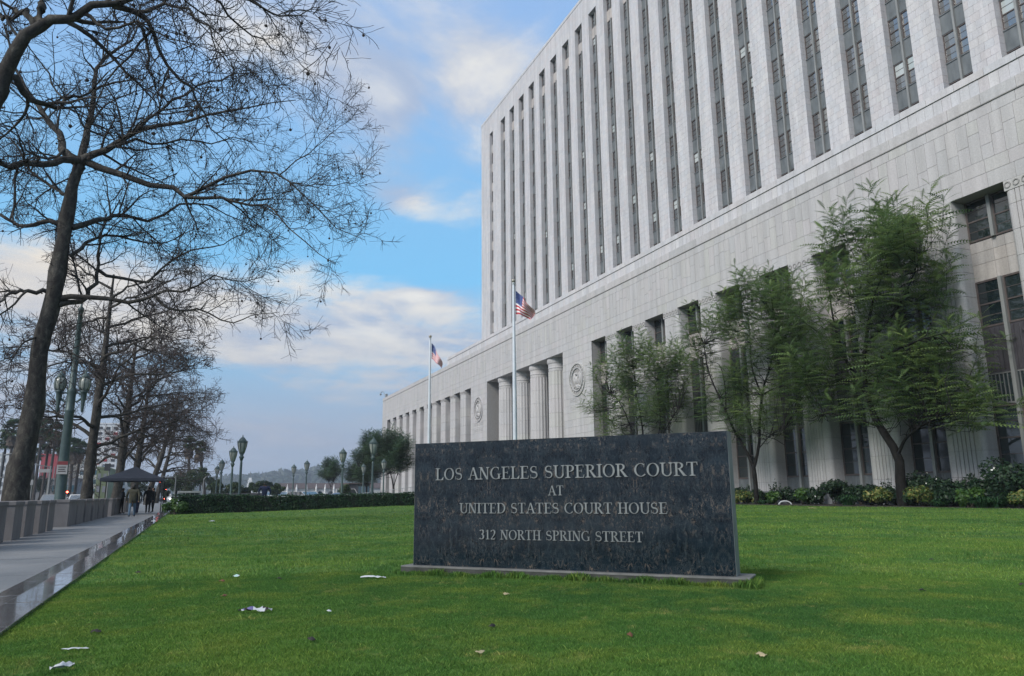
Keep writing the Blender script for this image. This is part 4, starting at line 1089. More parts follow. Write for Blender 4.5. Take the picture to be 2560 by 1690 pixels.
# nearer tree whose trunk stands outside the frame on the left; its crown hangs into the top left corner
YN = 18.5
t0 = atY(0, 215, YN)
trunk = [(-6.1, 18.4, -0.1, .50), (-6.05, 18.4, 3, .40), (-5.7, 18.4, 6.0, .34), tuple(atY(-120, 430, YN)) + (.27,), tuple(atY(-50, 312, YN)) + (.23,), (t0[0], t0[1], t0[2], .20)]
L0 = [
 limb([(0, 215), (36, 143), (89, 71), (143, 43), (200, 29), (304, 7), (380, -30), (470, -60)], YN, -1.0, .20, .05),
 limb([(105, 60), (103, 0), (110, -90), (130, -220)], YN - 0.2, 1, .13, .05),
 limb([(280, 14), (357, 39), (379, 71), (411, 143), (464, 214), (496, 261), (536, 321), (589, 393)], YN - 0.6, 1.0, .085, .012),
 limb([(330, 30), (364, 29), (414, 11), (482, 36), (529, 82), (543, 118), (590, 180)], YN - 0.6, -1.2, .065, .010),
 limb([(343, 57), (371, 107), (375, 171), (386, 214), (400, 250), (450, 300)], YN - 0.6, 1.5, .05, .010),
 limb([(0, 200), (36, 200), (71, 243), (143, 268), (157, 257), (186, 236), (221, 232), (270, 180)], YN, 1.2, .11, .02),
 limb([(470, -60), (560, -30), (640, 10), (720, 40), (800, 20)], YN - 1.0, -0.5, .07, .010),
 limb([(304, 7), (400, -40), (520, -10), (600, 60), (660, 110), (720, 150)], YN - 0.8, 1.5, .07, .010),
 limb([(89, 71), (60, 30), (20, 40), (-40, 20)], YN, 1.0, .10, .03),
 limb([(200, 29), (260, 70), (330, 62), (420, 90), (500, 120)], YN - 0.4, -1.5, .06, .010),
]
sycamore('near bare sycamore reaching in from the top left corner, trunk out of frame', (-6.1, 18.4, 0), trunk, L0, 8)

# trees further along the street
def far_tree(label, x, y, h, r, lean, forks, seed, dens=1.0):
    g = np.random.default_rng(seed); zf = h * g.uniform(0.30, 0.38)
    trunk = [(x, y, -0.1, r * 1.25), (x + lean * .2, y, zf * .4, r), (x + lean * .6, y, zf, r * .85), (x + lean, y + g.uniform(-.5, .5), h * .55, r * .55), (x + lean * 1.3, y, h * .78, r * .2)]
    L = []
    for k in range(forks):
        t = 0.24 + 0.62 * k / max(1, forks - 1); z = h * t * 0.85; a = g.uniform(0, 2 * PI) if k % 3 else g.uniform(-0.5, 0.5)
        ln = h * g.uniform(0.34, 0.50) * (1.15 - t * 0.55); cx = x + lean * min(1, t * 1.5)
        p = [np.array([cx, y, z])]
        d = np.array([math.cos(a), math.sin(a), g.uniform(0.15, 1.0)])
        for s in range(5):
            d = d / np.linalg.norm(d) + g.normal(size=3) * 0.22 + np.array([0, 0, -0.05 + 0.02 * s]); p.append(p[-1] + d / np.linalg.norm(d) * ln / 5)
        L.append((p, r * (0.55 - 0.25 * t), 0.015))
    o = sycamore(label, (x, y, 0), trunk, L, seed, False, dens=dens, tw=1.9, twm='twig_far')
    return o
far_tree('bare sycamore with pale trunk just right of the tall lamp post', -6.15, 54.0, 20.0, .30, 0.2, 17, 21, 0.88)
far_tree('bare sycamore with trunk rising behind the left side of the dark tent', -6.1, 74.0, 19.0, .36, 0.3, 17, 22, 0.80)
far_tree('bare sycamore with trunk rising behind the peak of the dark tent', -6.0, 92.0, 20.0, .36, 0.5, 17, 23, 0.72)
far_tree('bare leaning sycamore behind the right side of the dark tent', -5.6, 112.0, 19.5, .36, 2.2, 17, 24, 0.68)
far_tree('farthest bare sycamore in the street row, near the red traffic lights', -5.4, 134.0, 19.0, .34, 1.8, 17, 25, 0.64)

# ------------------------------------------------------------------ feathery jacarandas by the building
def leaf_mat(name, stops, trans=0.25, rough=0.5):
    m = Mt(name); isl = m.attr('tint'); p = m.pos()
    n = m.noise(p, 0.8, 3, 0.5)
    c = m.ramp(m.math('ADD', m.math('MULTIPLY', isl, 0.65), m.math('MULTIPLY', n, 0.35)), stops)
    m.set(Base_Color=c, Roughness=rough, Specular_IOR_Level=0.3)
    tr = m.node('ShaderNodeBsdfTranslucent'); m.L.new(c, tr.inputs[0])
    mx = m.node('ShaderNodeMixShader'); mx.inputs[0].default_value = trans
    m.L.new(m.b.outputs[0], mx.inputs[1]); m.L.new(tr.outputs[0], mx.inputs[2]); m.L.new(mx.outputs[0], m.N['Material Output'].inputs[0])
    return m.mat
M['jaca'] = leaf_mat('jacaranda_leaf', [(0.2, (0.085, 0.150, 0.066)), (0.5, (0.145, 0.225, 0.082)), (0.75, (0.21, 0.29, 0.095)), (0.95, (0.30, 0.36, 0.125))], 0.45)
M['jaca_far'] = leaf_mat('plaza_tree_leaf', [(0.2, (0.030, 0.066, 0.036)), (0.5, (0.055, 0.105, 0.050)), (0.75, (0.085, 0.145, 0.060)), (0.95, (0.13, 0.19, 0.075))], 0.35)
M['jbark'] = bark('jacaranda_bark', [(0.005, 0.0045, 0.004), (0.008, 0.0075, 0.007), (0.013, 0.012, 0.011), (0.022, 0.02, 0.018)])
def fronds(pos, dirs, L, g, pairs=7, width=0.30, droop=0.35, clump=None):
    """compound leaves: a curved rachis with pairs of narrow leaflets; each leaflet one triangle"""
    n = len(pos); K = pairs + 1
    t = np.linspace(0, 1, K)[None, :, None]
    d = unit_(dirs); dn = np.array([0, 0, -1.0])
    ax = pos[:, None] + (d[:, None] * t + dn * droop * t ** 2) * L[:, None, None]
    tang = unit_(d[:, None] + dn * 2 * droop * t)
    side = unit_(np.cross(tang, np.array([0, 0, 1.0]) + 0.25 * g.normal(size=(n, 1, 3))))
    nrm = np.cross(side, tang)
    prof = np.sin(np.linspace(0.25, PI * 0.93, K))[None, :, None]
    Vs = []
    wl = width * L[:, None, None] * prof
    hw = (L / pairs * 0.32)[:, None, None]
    for s in (-1, 1):
        tip = ax + (side * s + tang * 0.45 - nrm * 0.12 * g.random((n, K, 1)) + np.array([0, 0, -0.12])) * wl
        Vs.append(np.stack([ax - tang * hw, ax + tang * hw, tip], 2))
    V = np.concatenate([v.reshape(n, -1, 3, 3) for v in Vs], 1)          # n, 2K, 3, 3
    # rachis strip
    rw = 0.010 * L[:, None, None] + 0.006
    ra = np.stack([ax[:, :-1] - side[:, :-1] * rw, ax[:, :-1] + side[:, :-1] * rw, ax[:, 1:]], 2)
    V = np.concatenate([V, ra], 1); m = V.shape[1]
    return V.reshape(-1, 3), np.repeat(0.65 * clump + 0.35 * g.random(n), m * 3)
def jacaranda(label, base, stems, shoots, seed, R_sh=1.7, leaf=0.85, group='feathery green trees beside the building', name='jacaranda_tree', lpershoot=17, pairs=9, mat='jaca'):
    """stems: [( [pts], r0, r1 )...]; shoots: (n,3) points the leafy shoots end at"""
    g = np.random.default_rng(seed)
    root = thing(name, label, 'tree', T(*base), group)
    SP = [tubes_np(spline(p, 12)[None], np.linspace(r0 * .55, r1 * .55, 12)[None], 9) for p, r0, r1 in stems]
    link('trunk', np_mesh('trunk', *merge(SP), M['jbark'], True), root)
    allp = np.concatenate([spline(p, 12)[3:] for p, _, _ in stems])
    sh = np.asarray(shoots); n = len(sh)
    # branchlets from the nearest lower stem point to each shoot
    D = np.linalg.norm(allp[None] - sh[:, None], axis=2) + np.maximum(0, allp[None, :, 2] - sh[:, None, 2]) * 2
    near = allp[D.argmin(1)]
    mid = (near + sh) / 2 + g.normal(size=(n, 3)) * 0.25 + np.array([0, 0, -0.2])
    P = np.stack([near, near * .5 + mid * .5 + np.array([0, 0, .1]), mid, mid * .5 + sh * .5, sh], 1)
    tw = tubes_np(P, np.linspace(.034, .012, 5)[None] * np.ones((n, 1)), 5)
    # leafy shoots: an upright stem with leaves all round it
    up = unit_(unit_(sh - near) * 0.5 + np.array([0, 0, 0.8]) + g.normal(size=(n, 3)) * 0.22)
    k = lpershoot; ln = g.uniform(0.7, 1.15, n) * R_sh
    tt = np.linspace(0.0, 1.0, k)[None] + g.normal(size=(n, k)) * 0.02
    pos = (sh[:, None] + up[:, None] * (tt * ln[:, None])[..., None]).reshape(-1, 3)
    az = (np.arange(k)[None] * 2.4 + g.uniform(0, 6.28, (n, 1))).ravel()
    tf = np.repeat(tt.ravel()[None], 1, 0).ravel()
    out = np.stack([np.cos(az), np.sin(az), np.zeros_like(az)], 1)
    upr = np.repeat(up, k, 0)
    dirs = out * 1.0 + upr * (0.25 + 0.9 * np.clip(tf, 0, 1) ** 2)[:, None]
    L = leaf * g.uniform(0.75, 1.15, n * k) * (1.08 - 0.45 * np.clip(tf, 0, 1))
    V, tint = fronds(pos, dirs, L, g, pairs, 0.15, 0.26, np.repeat(g.random(n), k))
    st = tubes_np(np.stack([sh, sh + up * ln[:, None] * .5, sh + up * ln[:, None]], 1), np.array([.018, .012, .006])[None] * np.ones((n, 1)), 3)
    tv, tf_ = merge([tw, st])
    link('branches', np_mesh('branches', tv, tf_, M['jbark'], True), root)
    me = np_mesh('crown', V, np.arange(len(V)).reshape(-1, 3), M[mat]); float_attr(me, 'tint', tint)
    link('crown', me, root)
    return root
def cloud(g, blobs, Y, X=None, mult=1.0):
    """shoot bases filling blobs given as (px, py, rx, ry, n) seen at distance plane X; depth spread equals the width"""
    out = []
    for (x, y, rx, ry, n) in blobs:
        n = int(n * mult)
        c = atX(x, y, X); s = np.linalg.norm(c - np.array([0, 0, CAMH])) / 1850.0 * 0.98
        q = g.normal(size=(n, 3)); q = q / np.linalg.norm(q, axis=1, keepdims=True) * g.random((n, 1)) ** 0.38
        # local axes: across view, depth, up
        ac = np.array([math.cos(R(48)), -math.sin(R(48)), 0]); dp = np.array([math.sin(R(48)), math.cos(R(48)), 0])
        out.append(c + ac * (q[:, :1] * rx * s) + dp * (q[:, 1:2] * max(rx, ry) * s * 0.75) + np.array([0, 0, 1]) * (q[:, 2:] * ry * s))
    return np.concatenate(out)
g = np.random.default_rng(31)
XJ = 41.6
def st(px, X, r0, r1, dx=0.0):
    n = len(px); return ([atX(x, y, X + dx * i / max(1, n - 1)) for i, (x, y) in enumerate(px)], r0, r1)
# big tree at the right
b3 = atX(2258, 1262, XJ); b3[2] = 0.0
s3 = [st([(2258, 1268), (2250, 1180), (2246, 1140), (2215, 1090), (2190, 1050), (2175, 1010), (2160, 940), (2165, 850), (2180, 760), (2205, 690)], XJ, .62, .10),
      st([(2246, 1135), (2262, 1100), (2285, 1078), (2330, 1050), (2380, 1030)], XJ, .22, .05, -1.5), st([(2205, 1070), (2180, 1060), (2120, 1040), (2060, 1035)], XJ, .16, .04, -1.5),
      st([(2170, 990), (2130, 930), (2100, 860), (2080, 780), (2070, 700)], XJ, .28, .06, 1.5), st([(2165, 860), (2230, 790), (2270, 720), (2300, 640)], XJ, .22, .05, 1.0),
      st([(2165, 920), (2230, 880), (2300, 850), (2370, 830)], XJ, .2, .04, -1.5), st([(2160, 960), (2100, 950), (2050, 930)], XJ, .14, .04, 1.5)]
sh3 = cloud(g, [(2290, 610, 90, 60, 34), (2190, 590, 70, 50, 24), (2110, 640, 70, 60, 26), (2200, 720, 130, 80, 50), (2130, 800, 110, 90, 46), (2290, 760, 80, 60, 20), (2110, 950, 110, 80, 46), (2230, 930, 90, 90, 36), (2350, 900, 90, 70, 40), (2330, 1020, 100, 60, 44), (2420, 1050, 60, 45, 20), (2210, 1040, 80, 40, 22), (2050, 1020, 60, 60, 24), (2040, 860, 40, 60, 12)], None, XJ, 0.66)
jacaranda('tallest feathery jacaranda, at the right, with a thick dark leaning trunk', tuple(b3), s3, sh3, 41, 2.5, 1.75)
# middle tree, right of the sign
XJ2 = 41.4
b2 = atX(1893, 1258, XJ2); b2[2] = 0.0
s2 = [st([(1893, 1262), (1888, 1200), (1884, 1165)], XJ2, .36, .27), st([(1884, 1168), (1862, 1120), (1835, 1075), (1815, 1030), (1795, 985), (1775, 940), (1765, 900), (1760, 860)], XJ2, .24, .06, -1.2),
      st([(1886, 1166), (1898, 1110), (1900, 1040), (1908, 970), (1925, 920), (1935, 860), (1940, 800)], XJ2, .24, .06, 1.2), st([(1815, 1030), (1812, 960), (1800, 915), (1785, 905)], XJ2, .12, .03, -1.0), st([(1898, 1120), (1930, 1085), (1960, 1075)], XJ2, .08, .03, -1.5), st([(1905, 990), (1880, 920), (1875, 850), (1870, 790)], XJ2, .14, .04, 1.5)]
sh2 = cloud(g, [(1780, 850, 60, 45, 26), (1850, 830, 60, 60, 20), (1890, 760, 60, 50, 28), (1960, 770, 60, 70, 32), (1930, 870, 70, 60, 26), (1870, 980, 70, 60, 26), (1800, 1020, 50, 50, 16), (1930, 1060, 60, 40, 20), (1985, 960, 50, 70, 22), (1760, 930, 40, 50, 14), (1985, 850, 40, 50, 14), (1850, 1090, 60, 30, 10)], None, XJ2, 1.1)
jacaranda('slim forked jacaranda growing just right of the granite sign', tuple(b2), s2, sh2, 42, 2.1, 1.45)
# tree behind the sign
XJ1 = 41.0
b1 = atX(1600, 1248, XJ1); b1[2] = 0.0
s1 = [st([(1600, 1250), (1598, 1190)], XJ1, .34, .26), st([(1598, 1195), (1590, 1120), (1570, 1050), (1545, 1000), (1525, 985)], XJ1, .2, .05, -1), st([(1600, 1190), (1608, 1100), (1600, 1030), (1590, 980), (1585, 920)], XJ1, .2, .05, 0.5), st([(1600, 1190), (1645, 1090), (1650, 1020), (1640, 960), (1650, 920)], XJ1, .16, .05, 1), st([(1602, 1180), (1660, 1080), (1690, 1030), (1710, 1010)], XJ1, .1, .03, -1)]
sh1 = cloud(g, [(1590, 900, 60, 40, 26), (1530, 960, 45, 45, 22), (1580, 970, 60, 50, 22), (1660, 920, 55, 45, 26), (1510, 1030, 35, 40, 14), (1600, 1040, 60, 45, 18), (1670, 1020, 55, 50, 22), (1560, 1080, 60, 35, 14), (1690, 970, 35, 45, 12)], None, XJ1, 1.6)
jacaranda('jacaranda with its crown showing above the granite sign', tuple(b1), s1, sh1, 43, 2.0, 1.35)
# trees by the far end of the podium, left of the sign
def jblob(label, px, py_base, X, stems_px, blobs, seed, R_sh, leaf, grp, lp=14):
    gg = np.random.default_rng(seed); b = atX(px, py_base, X); b[2] = 0
    return jacaranda(label, tuple(b), [st(p, X, a, c) for p, a, c in stems_px], cloud(gg, blobs, None, X, 3.4), seed, R_sh, leaf, grp, lpershoot=lp, pairs=5, mat='jaca_far')
jblob('dark green tree left of the sign, against the columned wall', 983, 1232, 31.0, [([(984, 1240), (983, 1215), (978, 1190), (965, 1150)], .3, .12), ([(984, 1216), (995, 1180), (1000, 1150)], .15, .06)],
      [(975, 1115, 45, 30, 40), (1000, 1160, 28, 22, 24), (950, 1130, 40, 35, 40), (940, 1170, 30, 25, 22), (1005, 1125, 18, 20, 12), (975, 1160, 35, 25, 24)], 51, 1.5, 1.5, 'leafy trees behind the hedge', 14)
jblob('broad green tree spreading behind the tall plaza lamp', 915, 1232, 30.0, [([(916, 1240), (916, 1210), (912, 1180)], .25, .1)],
      [(910, 1150, 30, 30, 30), (890, 1185, 28, 28, 30), (920, 1195, 30, 22, 22), (925, 1110, 22, 20, 16)], 52, 1.5, 1.5, 'leafy trees behind the hedge', 14)
jblob('small round young tree standing before the white arcaded building', 828, 1234, 26.0, [([(828, 1240), (827, 1216)], .18, .12), ([(827, 1218), (818, 1195), (815, 1175)], .09, .04), ([(828, 1217), (838, 1195), (842, 1180)], .09, .04)],
      [(825, 1168, 20, 16, 22), (840, 1178, 20, 16, 18), (812, 1188, 18, 14, 14), (832, 1192, 20, 10, 10)], 53, 1.2, 1.25, 'leafy trees behind the hedge', 12)

# ------------------------------------------------------------------ shrubs in the bed along the building
def leaf_quads(pos, nrm, size, g, asp=1.8):
    n = len(pos); nrm = unit_(nrm); r = g.normal(size=(n, 3)); a = unit_(np.cross(nrm, r)); b = np.cross(nrm, a)
    s = size * g.uniform(0.7, 1.3, n)
    a = a * (s * asp / 2)[:, None]; b = b * (s / 2)[:, None]
    V = np.stack([pos - a, pos + b - a * 0.1, pos + a, pos - b - a * 0.1], 1)
    return V.reshape(-1, 3), np.repeat(g.random(n), 4)
def leafy(name, V, tint, mat, root):
    me = np_mesh(name, V, np.arange(len(V)).reshape(-1, 4), mat); float_attr(me, 'tint', tint); return link(name, me, root)
M['shrub'] = leaf_mat('shrub_leaf_dark', [(0.2, (0.010, 0.028, 0.014)), (0.6, (0.022, 0.050, 0.024)), (0.95, (0.045, 0.085, 0.036))])
M['shrub_y'] = leaf_mat('shrub_leaf_variegated', [(0.2, (0.03, 0.07, 0.02)), (0.5, (0.08, 0.13, 0.03)), (0.8, (0.30, 0.27, 0.09)), (0.98, (0.45, 0.38, 0.15))])
M['strap'] = leaf_mat('strap_leaf', [(0.2, (0.018, 0.055, 0.024)), (0.6, (0.035, 0.095, 0.038)), (0.95, (0.07, 0.15, 0.055))])
M['shrub_l'] = leaf_mat('shrub_leaf_light', [(0.2, (0.03, 0.075, 0.02)), (0.6, (0.055, 0.12, 0.025)), (0.95, (0.11, 0.18, 0.035))])
M['petal'] = noisy('flower_white', (0.55, 0.55, 0.5), (0.75, 0.75, 0.72), 8, 0.7)
M['stem'] = noisy('shrub_stem', (0.03, 0.025, 0.02), (0.06, 0.05, 0.04), 6, 0.9)
def bush(label, x, y, rx, h, seed, mat='shrub', n=900, leaf=0.10, lobes=7, flowers=0, open_=False, group='shrubs along the foot of the building'):
    g = np.random.default_rng(seed); root = thing('shrub', label, 'shrub', T(x, y, 0.05), group)
    c = np.stack([g.uniform(-.65, .65, lobes) * rx, g.uniform(-.5, .5, lobes) * rx, g.uniform(.35, .78, lobes) * h], 1)
    r = g.uniform(.28, .45, lobes) * min(rx, h) * (0.7 if open_ else 1.0)
    i = g.integers(0, lobes, n); q = unit_(g.normal(size=(n, 3))); rad = r[i] * g.random(n) ** 0.3
    P = c[i] + q * rad[:, None] * np.array([1.15, 1.15, 1.0]); P[:, 2] = np.maximum(P[:, 2], 0.03)
    V, t = leaf_quads(P + np.array([x, y, 0.05]), q + g.normal(size=(n, 3)) * .6 + np.array([0, 0, .4]), leaf, g)
    leafy('foliage', V, t, M[mat], root)
    sp = np.stack([np.array([x, y, 0]) + g.normal(size=(lobes, 3)) * [0.12, 0.12, 0], c * .5 + np.array([x, y, 0]), c + np.array([x, y, 0.05])], 1)
    link('stems', np_mesh('stems', *tubes_np(sp, np.array([.03, .02, .01])[None] * np.ones((lobes, 1)), 4), M['stem']), root)
    if flowers:
        k = g.integers(0, n, flowers); Vf, tf = leaf_quads(P[k] * [1.08, 1.08, 1.05] + np.array([x - .1, y - .1, 0.1]), g.normal(size=(flowers, 3)), 0.13, g, 1.0); leafy('flowers', Vf, tf, M['petal'], root)
def strappy(label, x, y, r, h, seed, n=90, group='strap-leaved clumps at the lawn edge'):
    g = np.random.default_rng(seed); root = thing('agapanthus_clump', label, 'plant', T(x, y, 0), group)
    a = g.uniform(0, 2 * PI, n); out = np.stack([np.cos(a), np.sin(a), 0 * a], 1); L = g.uniform(.6, 1.1, n)
    b0 = np.array([x, y, 0.0]) + out * (g.random(n) * r * .35)[:, None]
    t = np.linspace(0, 1, 6)[None, :, None]
    hz = (h * L * g.uniform(.6, 1.1, n))[:, None, None]; rr_ = (r * L * g.uniform(.5, 1.1, n))[:, None, None]
    C = b0[:, None] + out[:, None] * (t ** 1.3) * rr_ + np.array([0, 0, 1.0]) * (2.1 * t - 1.55 * t ** 2) * hz * 0.9
    sd = np.cross(out, [0, 0, 1.0])[:, None] * (np.array([.025, .035, .038, .034, .026, .004])[None, :, None])
    Vv = np.stack([C - sd, C + sd], 2).reshape(n, 12, 3); base = np.arange(n)[:, None] * 12
    F = np.concatenate([base + np.array([[2 * k, 2 * k + 1, 2 * k + 3, 2 * k + 2]]) for k in range(5)])
    me = np_mesh('leaves', Vv.reshape(-1, 3), F, M['strap']); float_attr(me, 'tint', np.repeat(g.random(n), 12)); link('leaves', me, root)
def bedpos(px, X): d = ray(px, 1240); return X, X * d[1] / d[0]
def spiky(label, px, X, r, h, seed, n=9):
    x, y = bedpos(px, X); g = np.random.default_rng(seed); root = thing('rose_bush', label, 'shrub', T(x, y, 0.05), 'shrubs along the foot of the building')
    a = g.uniform(0, 6.28, n); tip = np.stack([x + np.cos(a) * r * g.random(n), y + np.sin(a) * r * g.random(n), h * g.uniform(.6, 1.0, n)], 1)
    b0 = np.array([x, y, 0.0]) + g.normal(size=(n, 3)) * [.1, .1, 0]; P = np.stack([b0, b0 * .5 + tip * .5 + g.normal(size=(n, 3)) * .05, tip], 1)
    link('stems', np_mesh('stems', *tubes_np(P, np.array([.022, .016, .008])[None] * np.ones((n, 1)), 4), M['stem']), root)
    m = 34 * n; k = g.integers(0, n, m); t = g.random(m) ** .6; pos = b0[k] * (1 - t)[:, None] + tip[k] * t[:, None] + g.normal(size=(m, 3)) * .09
    V, tt = leaf_quads(pos, g.normal(size=(m, 3)), .10, g); leafy('foliage', V, tt, M['shrub'], root)
sh_rows = [
 (1860, 42.0, .9, 1.05, 'shrub_y', 'low speckled yellow-green bush just right of the sign', 0), (1925, 41.6, .7, .8, 'shrub_l', 'low light green groundcover bush by the slim jacaranda trunk', 0),
 (2005, 41.7, 1.0, 1.05, 'shrub_l', 'yellow-green rounded bush between the two jacarandas', 0), (2040, 42.1, .9, 1.0, 'shrub', 'dark round bush right of the yellow-green bush', 4),
 (2085, 43.2, 1.1, 1.7, 'shrub', 'dark leafy bush against the plinth left of the thick trunk', 2), (2200, 41.6, .8, 1.0, 'shrub_y', 'yellow-flecked bush left of the thick jacaranda trunk', 0),
 (2305, 41.4, .85, 1.3, 'shrub_y', 'bright yellow variegated round bush right of the thick trunk', 0), (2322, 43.1, 1.6, 2.1, 'shrub', 'large dark bush with white blooms behind the yellow bush', 14),
 (2360, 42.4, 1.0, 1.1, 'shrub', 'dark low bush right of the yellow bush', 0), (2424, 41.0, .75, .95, 'shrub_l', 'light green low bush with dark gap under it', 0),
 (2535, 42.8, 2.0, 2.9, 'shrub', 'tallest dark bush at the right edge of the frame', 16), (2545, 40.9, .5, .9, 'shrub_y', 'cream-flowered bush in the lower right of the bed', 0)]
sh_rows += [(1845, 43.3, 1.0, 1.1, 'shrub', 'dark bush half hidden by the right edge of the sign', 0), (1900, 43.4, .9, .95, 'shrub', 'dark bush behind the slim jacaranda trunk', 2), (1975, 43.4, 1.0, 1.15, 'shrub', 'dark bush against the plinth before the first pale pier', 0),
 (2150, 43.3, 1.1, 1.2, 'shrub', 'dark bush behind the big strap-leaved clump', 3), (2175, 42.2, .9, .9, 'shrub', 'low dark bush right of the big strap-leaved clump', 0), (2245, 43.5, 1.0, 1.1, 'shrub', 'dark bush directly behind the thick trunk', 0), (2275, 41.8, .7, .75, 'shrub', 'small dark bush at the foot of the thick trunk', 0),
 (2400, 43.2, 1.2, 1.35, 'shrub', 'dark bush behind the light green low bush', 2), (2395, 41.9, .9, .9, 'shrub', 'low dark bush left of the light green low bush', 0), (2480, 43.0, 1.2, 1.5, 'shrub', 'dark bush behind the bright strap-leaved clump', 3), (2500, 41.9, .9, 1.0, 'shrub', 'low dark bush among the right-hand strap leaves', 0)]
for i, (px, X, rx, h, mat, lab, fl) in enumerate(sh_rows):
    x, y = bedpos(px, X); bush(lab, x, y, rx * 1.15, h * 1.12, 60 + i, mat, int(1100 + 700 * rx), .12, 8, fl)
for i, (px, X, r, h, lab) in enumerate([(2120, 41.2, 1.15, 1.15, 'big strap-leaved clump arching onto the lawn left of the trunk'), (2345, 41.0, .8, .7, 'low strap-leaved clump right of the yellow bush'), (2455, 40.9, 1.1, 1.05, 'bright strap-leaved clump right of the light green bush'), (2490, 41.0, 1.0, 1.0, 'strap-leaved clump among the right-hand bushes'), (2555, 41.4, 1.2, 1.35, 'strap-leaved clump at the right edge of the bed'), (1905, 41.0, .6, .55, 'small strap-leaved clump by the foot of the slim jacaranda')]):
    x, y = bedpos(px, X); strappy(lab, x, y, r, h, 90 + i, 110)
for i, (px, X, r, h, lab) in enumerate([(1865, 43.4, .6, 1.6, 'thin upright rose bush beside the right edge of the sign'), (1937, 43.4, .7, 2.0, 'tall thin rose bush right of the slim trunk'), (2050, 43.5, .7, 1.6, 'sparse reddish rose bush below the pale pier'), (2112, 43.5, .5, 1.7, 'bare upright rose bush before the window'), (2215, 43.4, .7, 1.75, 'sparse rose bush left of the thick trunk'), (2440, 43.2, 1.0, 2.3, 'open-branched rose bush before the pale pier')]):
    spiky(lab, px, X, r, h, 110 + i, 12 if i == 5 else 9)

# ------------------------------------------------------------------ hedge
M['hedge'] = leaf_mat('hedge_leaf', [(0.2, (0.012, 0.034, 0.016)), (0.6, (0.024, 0.060, 0.025)), (0.95, (0.05, 0.10, 0.036))], 0.18)
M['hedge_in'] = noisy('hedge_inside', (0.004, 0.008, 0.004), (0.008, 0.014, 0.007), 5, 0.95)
def hedge(label, x0, y0, x1, y1, w, h, z0, z1, seed):
    """straight clipped hedge from (x0,y0) to (x1,y1), depth w away from the camera"""
    g = np.random.default_rng(seed); L = math.hypot(x1 - x0, y1 - y0); e = np.array([(x1 - x0) / L, (y1 - y0) / L, 0]); nn = np.array([-e[1], e[0], 0])
    root = thing('hedge', label, 'hedge', T(x0, y0, z0), 'clipped hedge across the end of the lawn')
    P = lambda u, v, z: np.array([x0, y0, z0]) + e * u + nn * v + np.array([0, 0, (z1 - z0) * u / L + z])
    c = [P(u, v, z) for z in (-0.1, h - 0.06) for (u, v) in ((.06, .06), (L - .06, .06), (L - .06, w - .06), (.06, w - .06))]
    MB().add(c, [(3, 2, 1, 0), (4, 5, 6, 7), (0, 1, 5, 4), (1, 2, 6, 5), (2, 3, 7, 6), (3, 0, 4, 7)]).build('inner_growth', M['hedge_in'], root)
    n = int(L * h * 520); f = g.random(n)
    u = g.random(n) * L; v = np.where(f < .55, g.normal(0, .035, n), g.random(n) * w); z = np.where(f < .55, g.random(n) * h, h + g.normal(0, .03, n))
    end = f > .92; u = np.where(end, np.where(f > .96, L + g.normal(0, .03, n), g.normal(0, .03, n)), u); v = np.where(end, g.random(n) * w, v); z = np.where(end, g.random(n) * h, z)
    v = v + 0.06 * np.sin(u * 1.9) + .04 * np.sin(u * 5.3 + z * 3); z = z + 0.035 * np.sin(u * 2.7 + 1) * (z > h * .7)
    pos = np.array([x0, y0, z0]) + e * u[:, None] + nn * v[:, None] + np.stack([0 * u, 0 * u, (z1 - z0) * u / L + z], 1)
    nr = np.where((f < .55)[:, None], -nn, np.array([0, 0, 1.0])) + g.normal(size=(n, 3)) * .55
    V, t = leaf_quads(pos, nr, .075, g, 1.6); leafy('leaves', V, t, M['hedge'], root)
hedge('short near stretch of clipped dark hedge beside the sidewalk', -0.85, 51.2, 3.55, 52.4, 1.6, 1.12, 0.0, 0.0, 71)
hedge('long clipped dark hedge running behind the lawn to the sign', 3.6, 54.6, 21.5, 56.2, 1.4, 0.99, 0.02, 0.24, 72)
bush('loose flowering bush at the sidewalk end of the hedge', -1.0, 50.3, .75, .85, 131, 'shrub_l', 700, .10, 7, 10, group='bushes by the hedge')

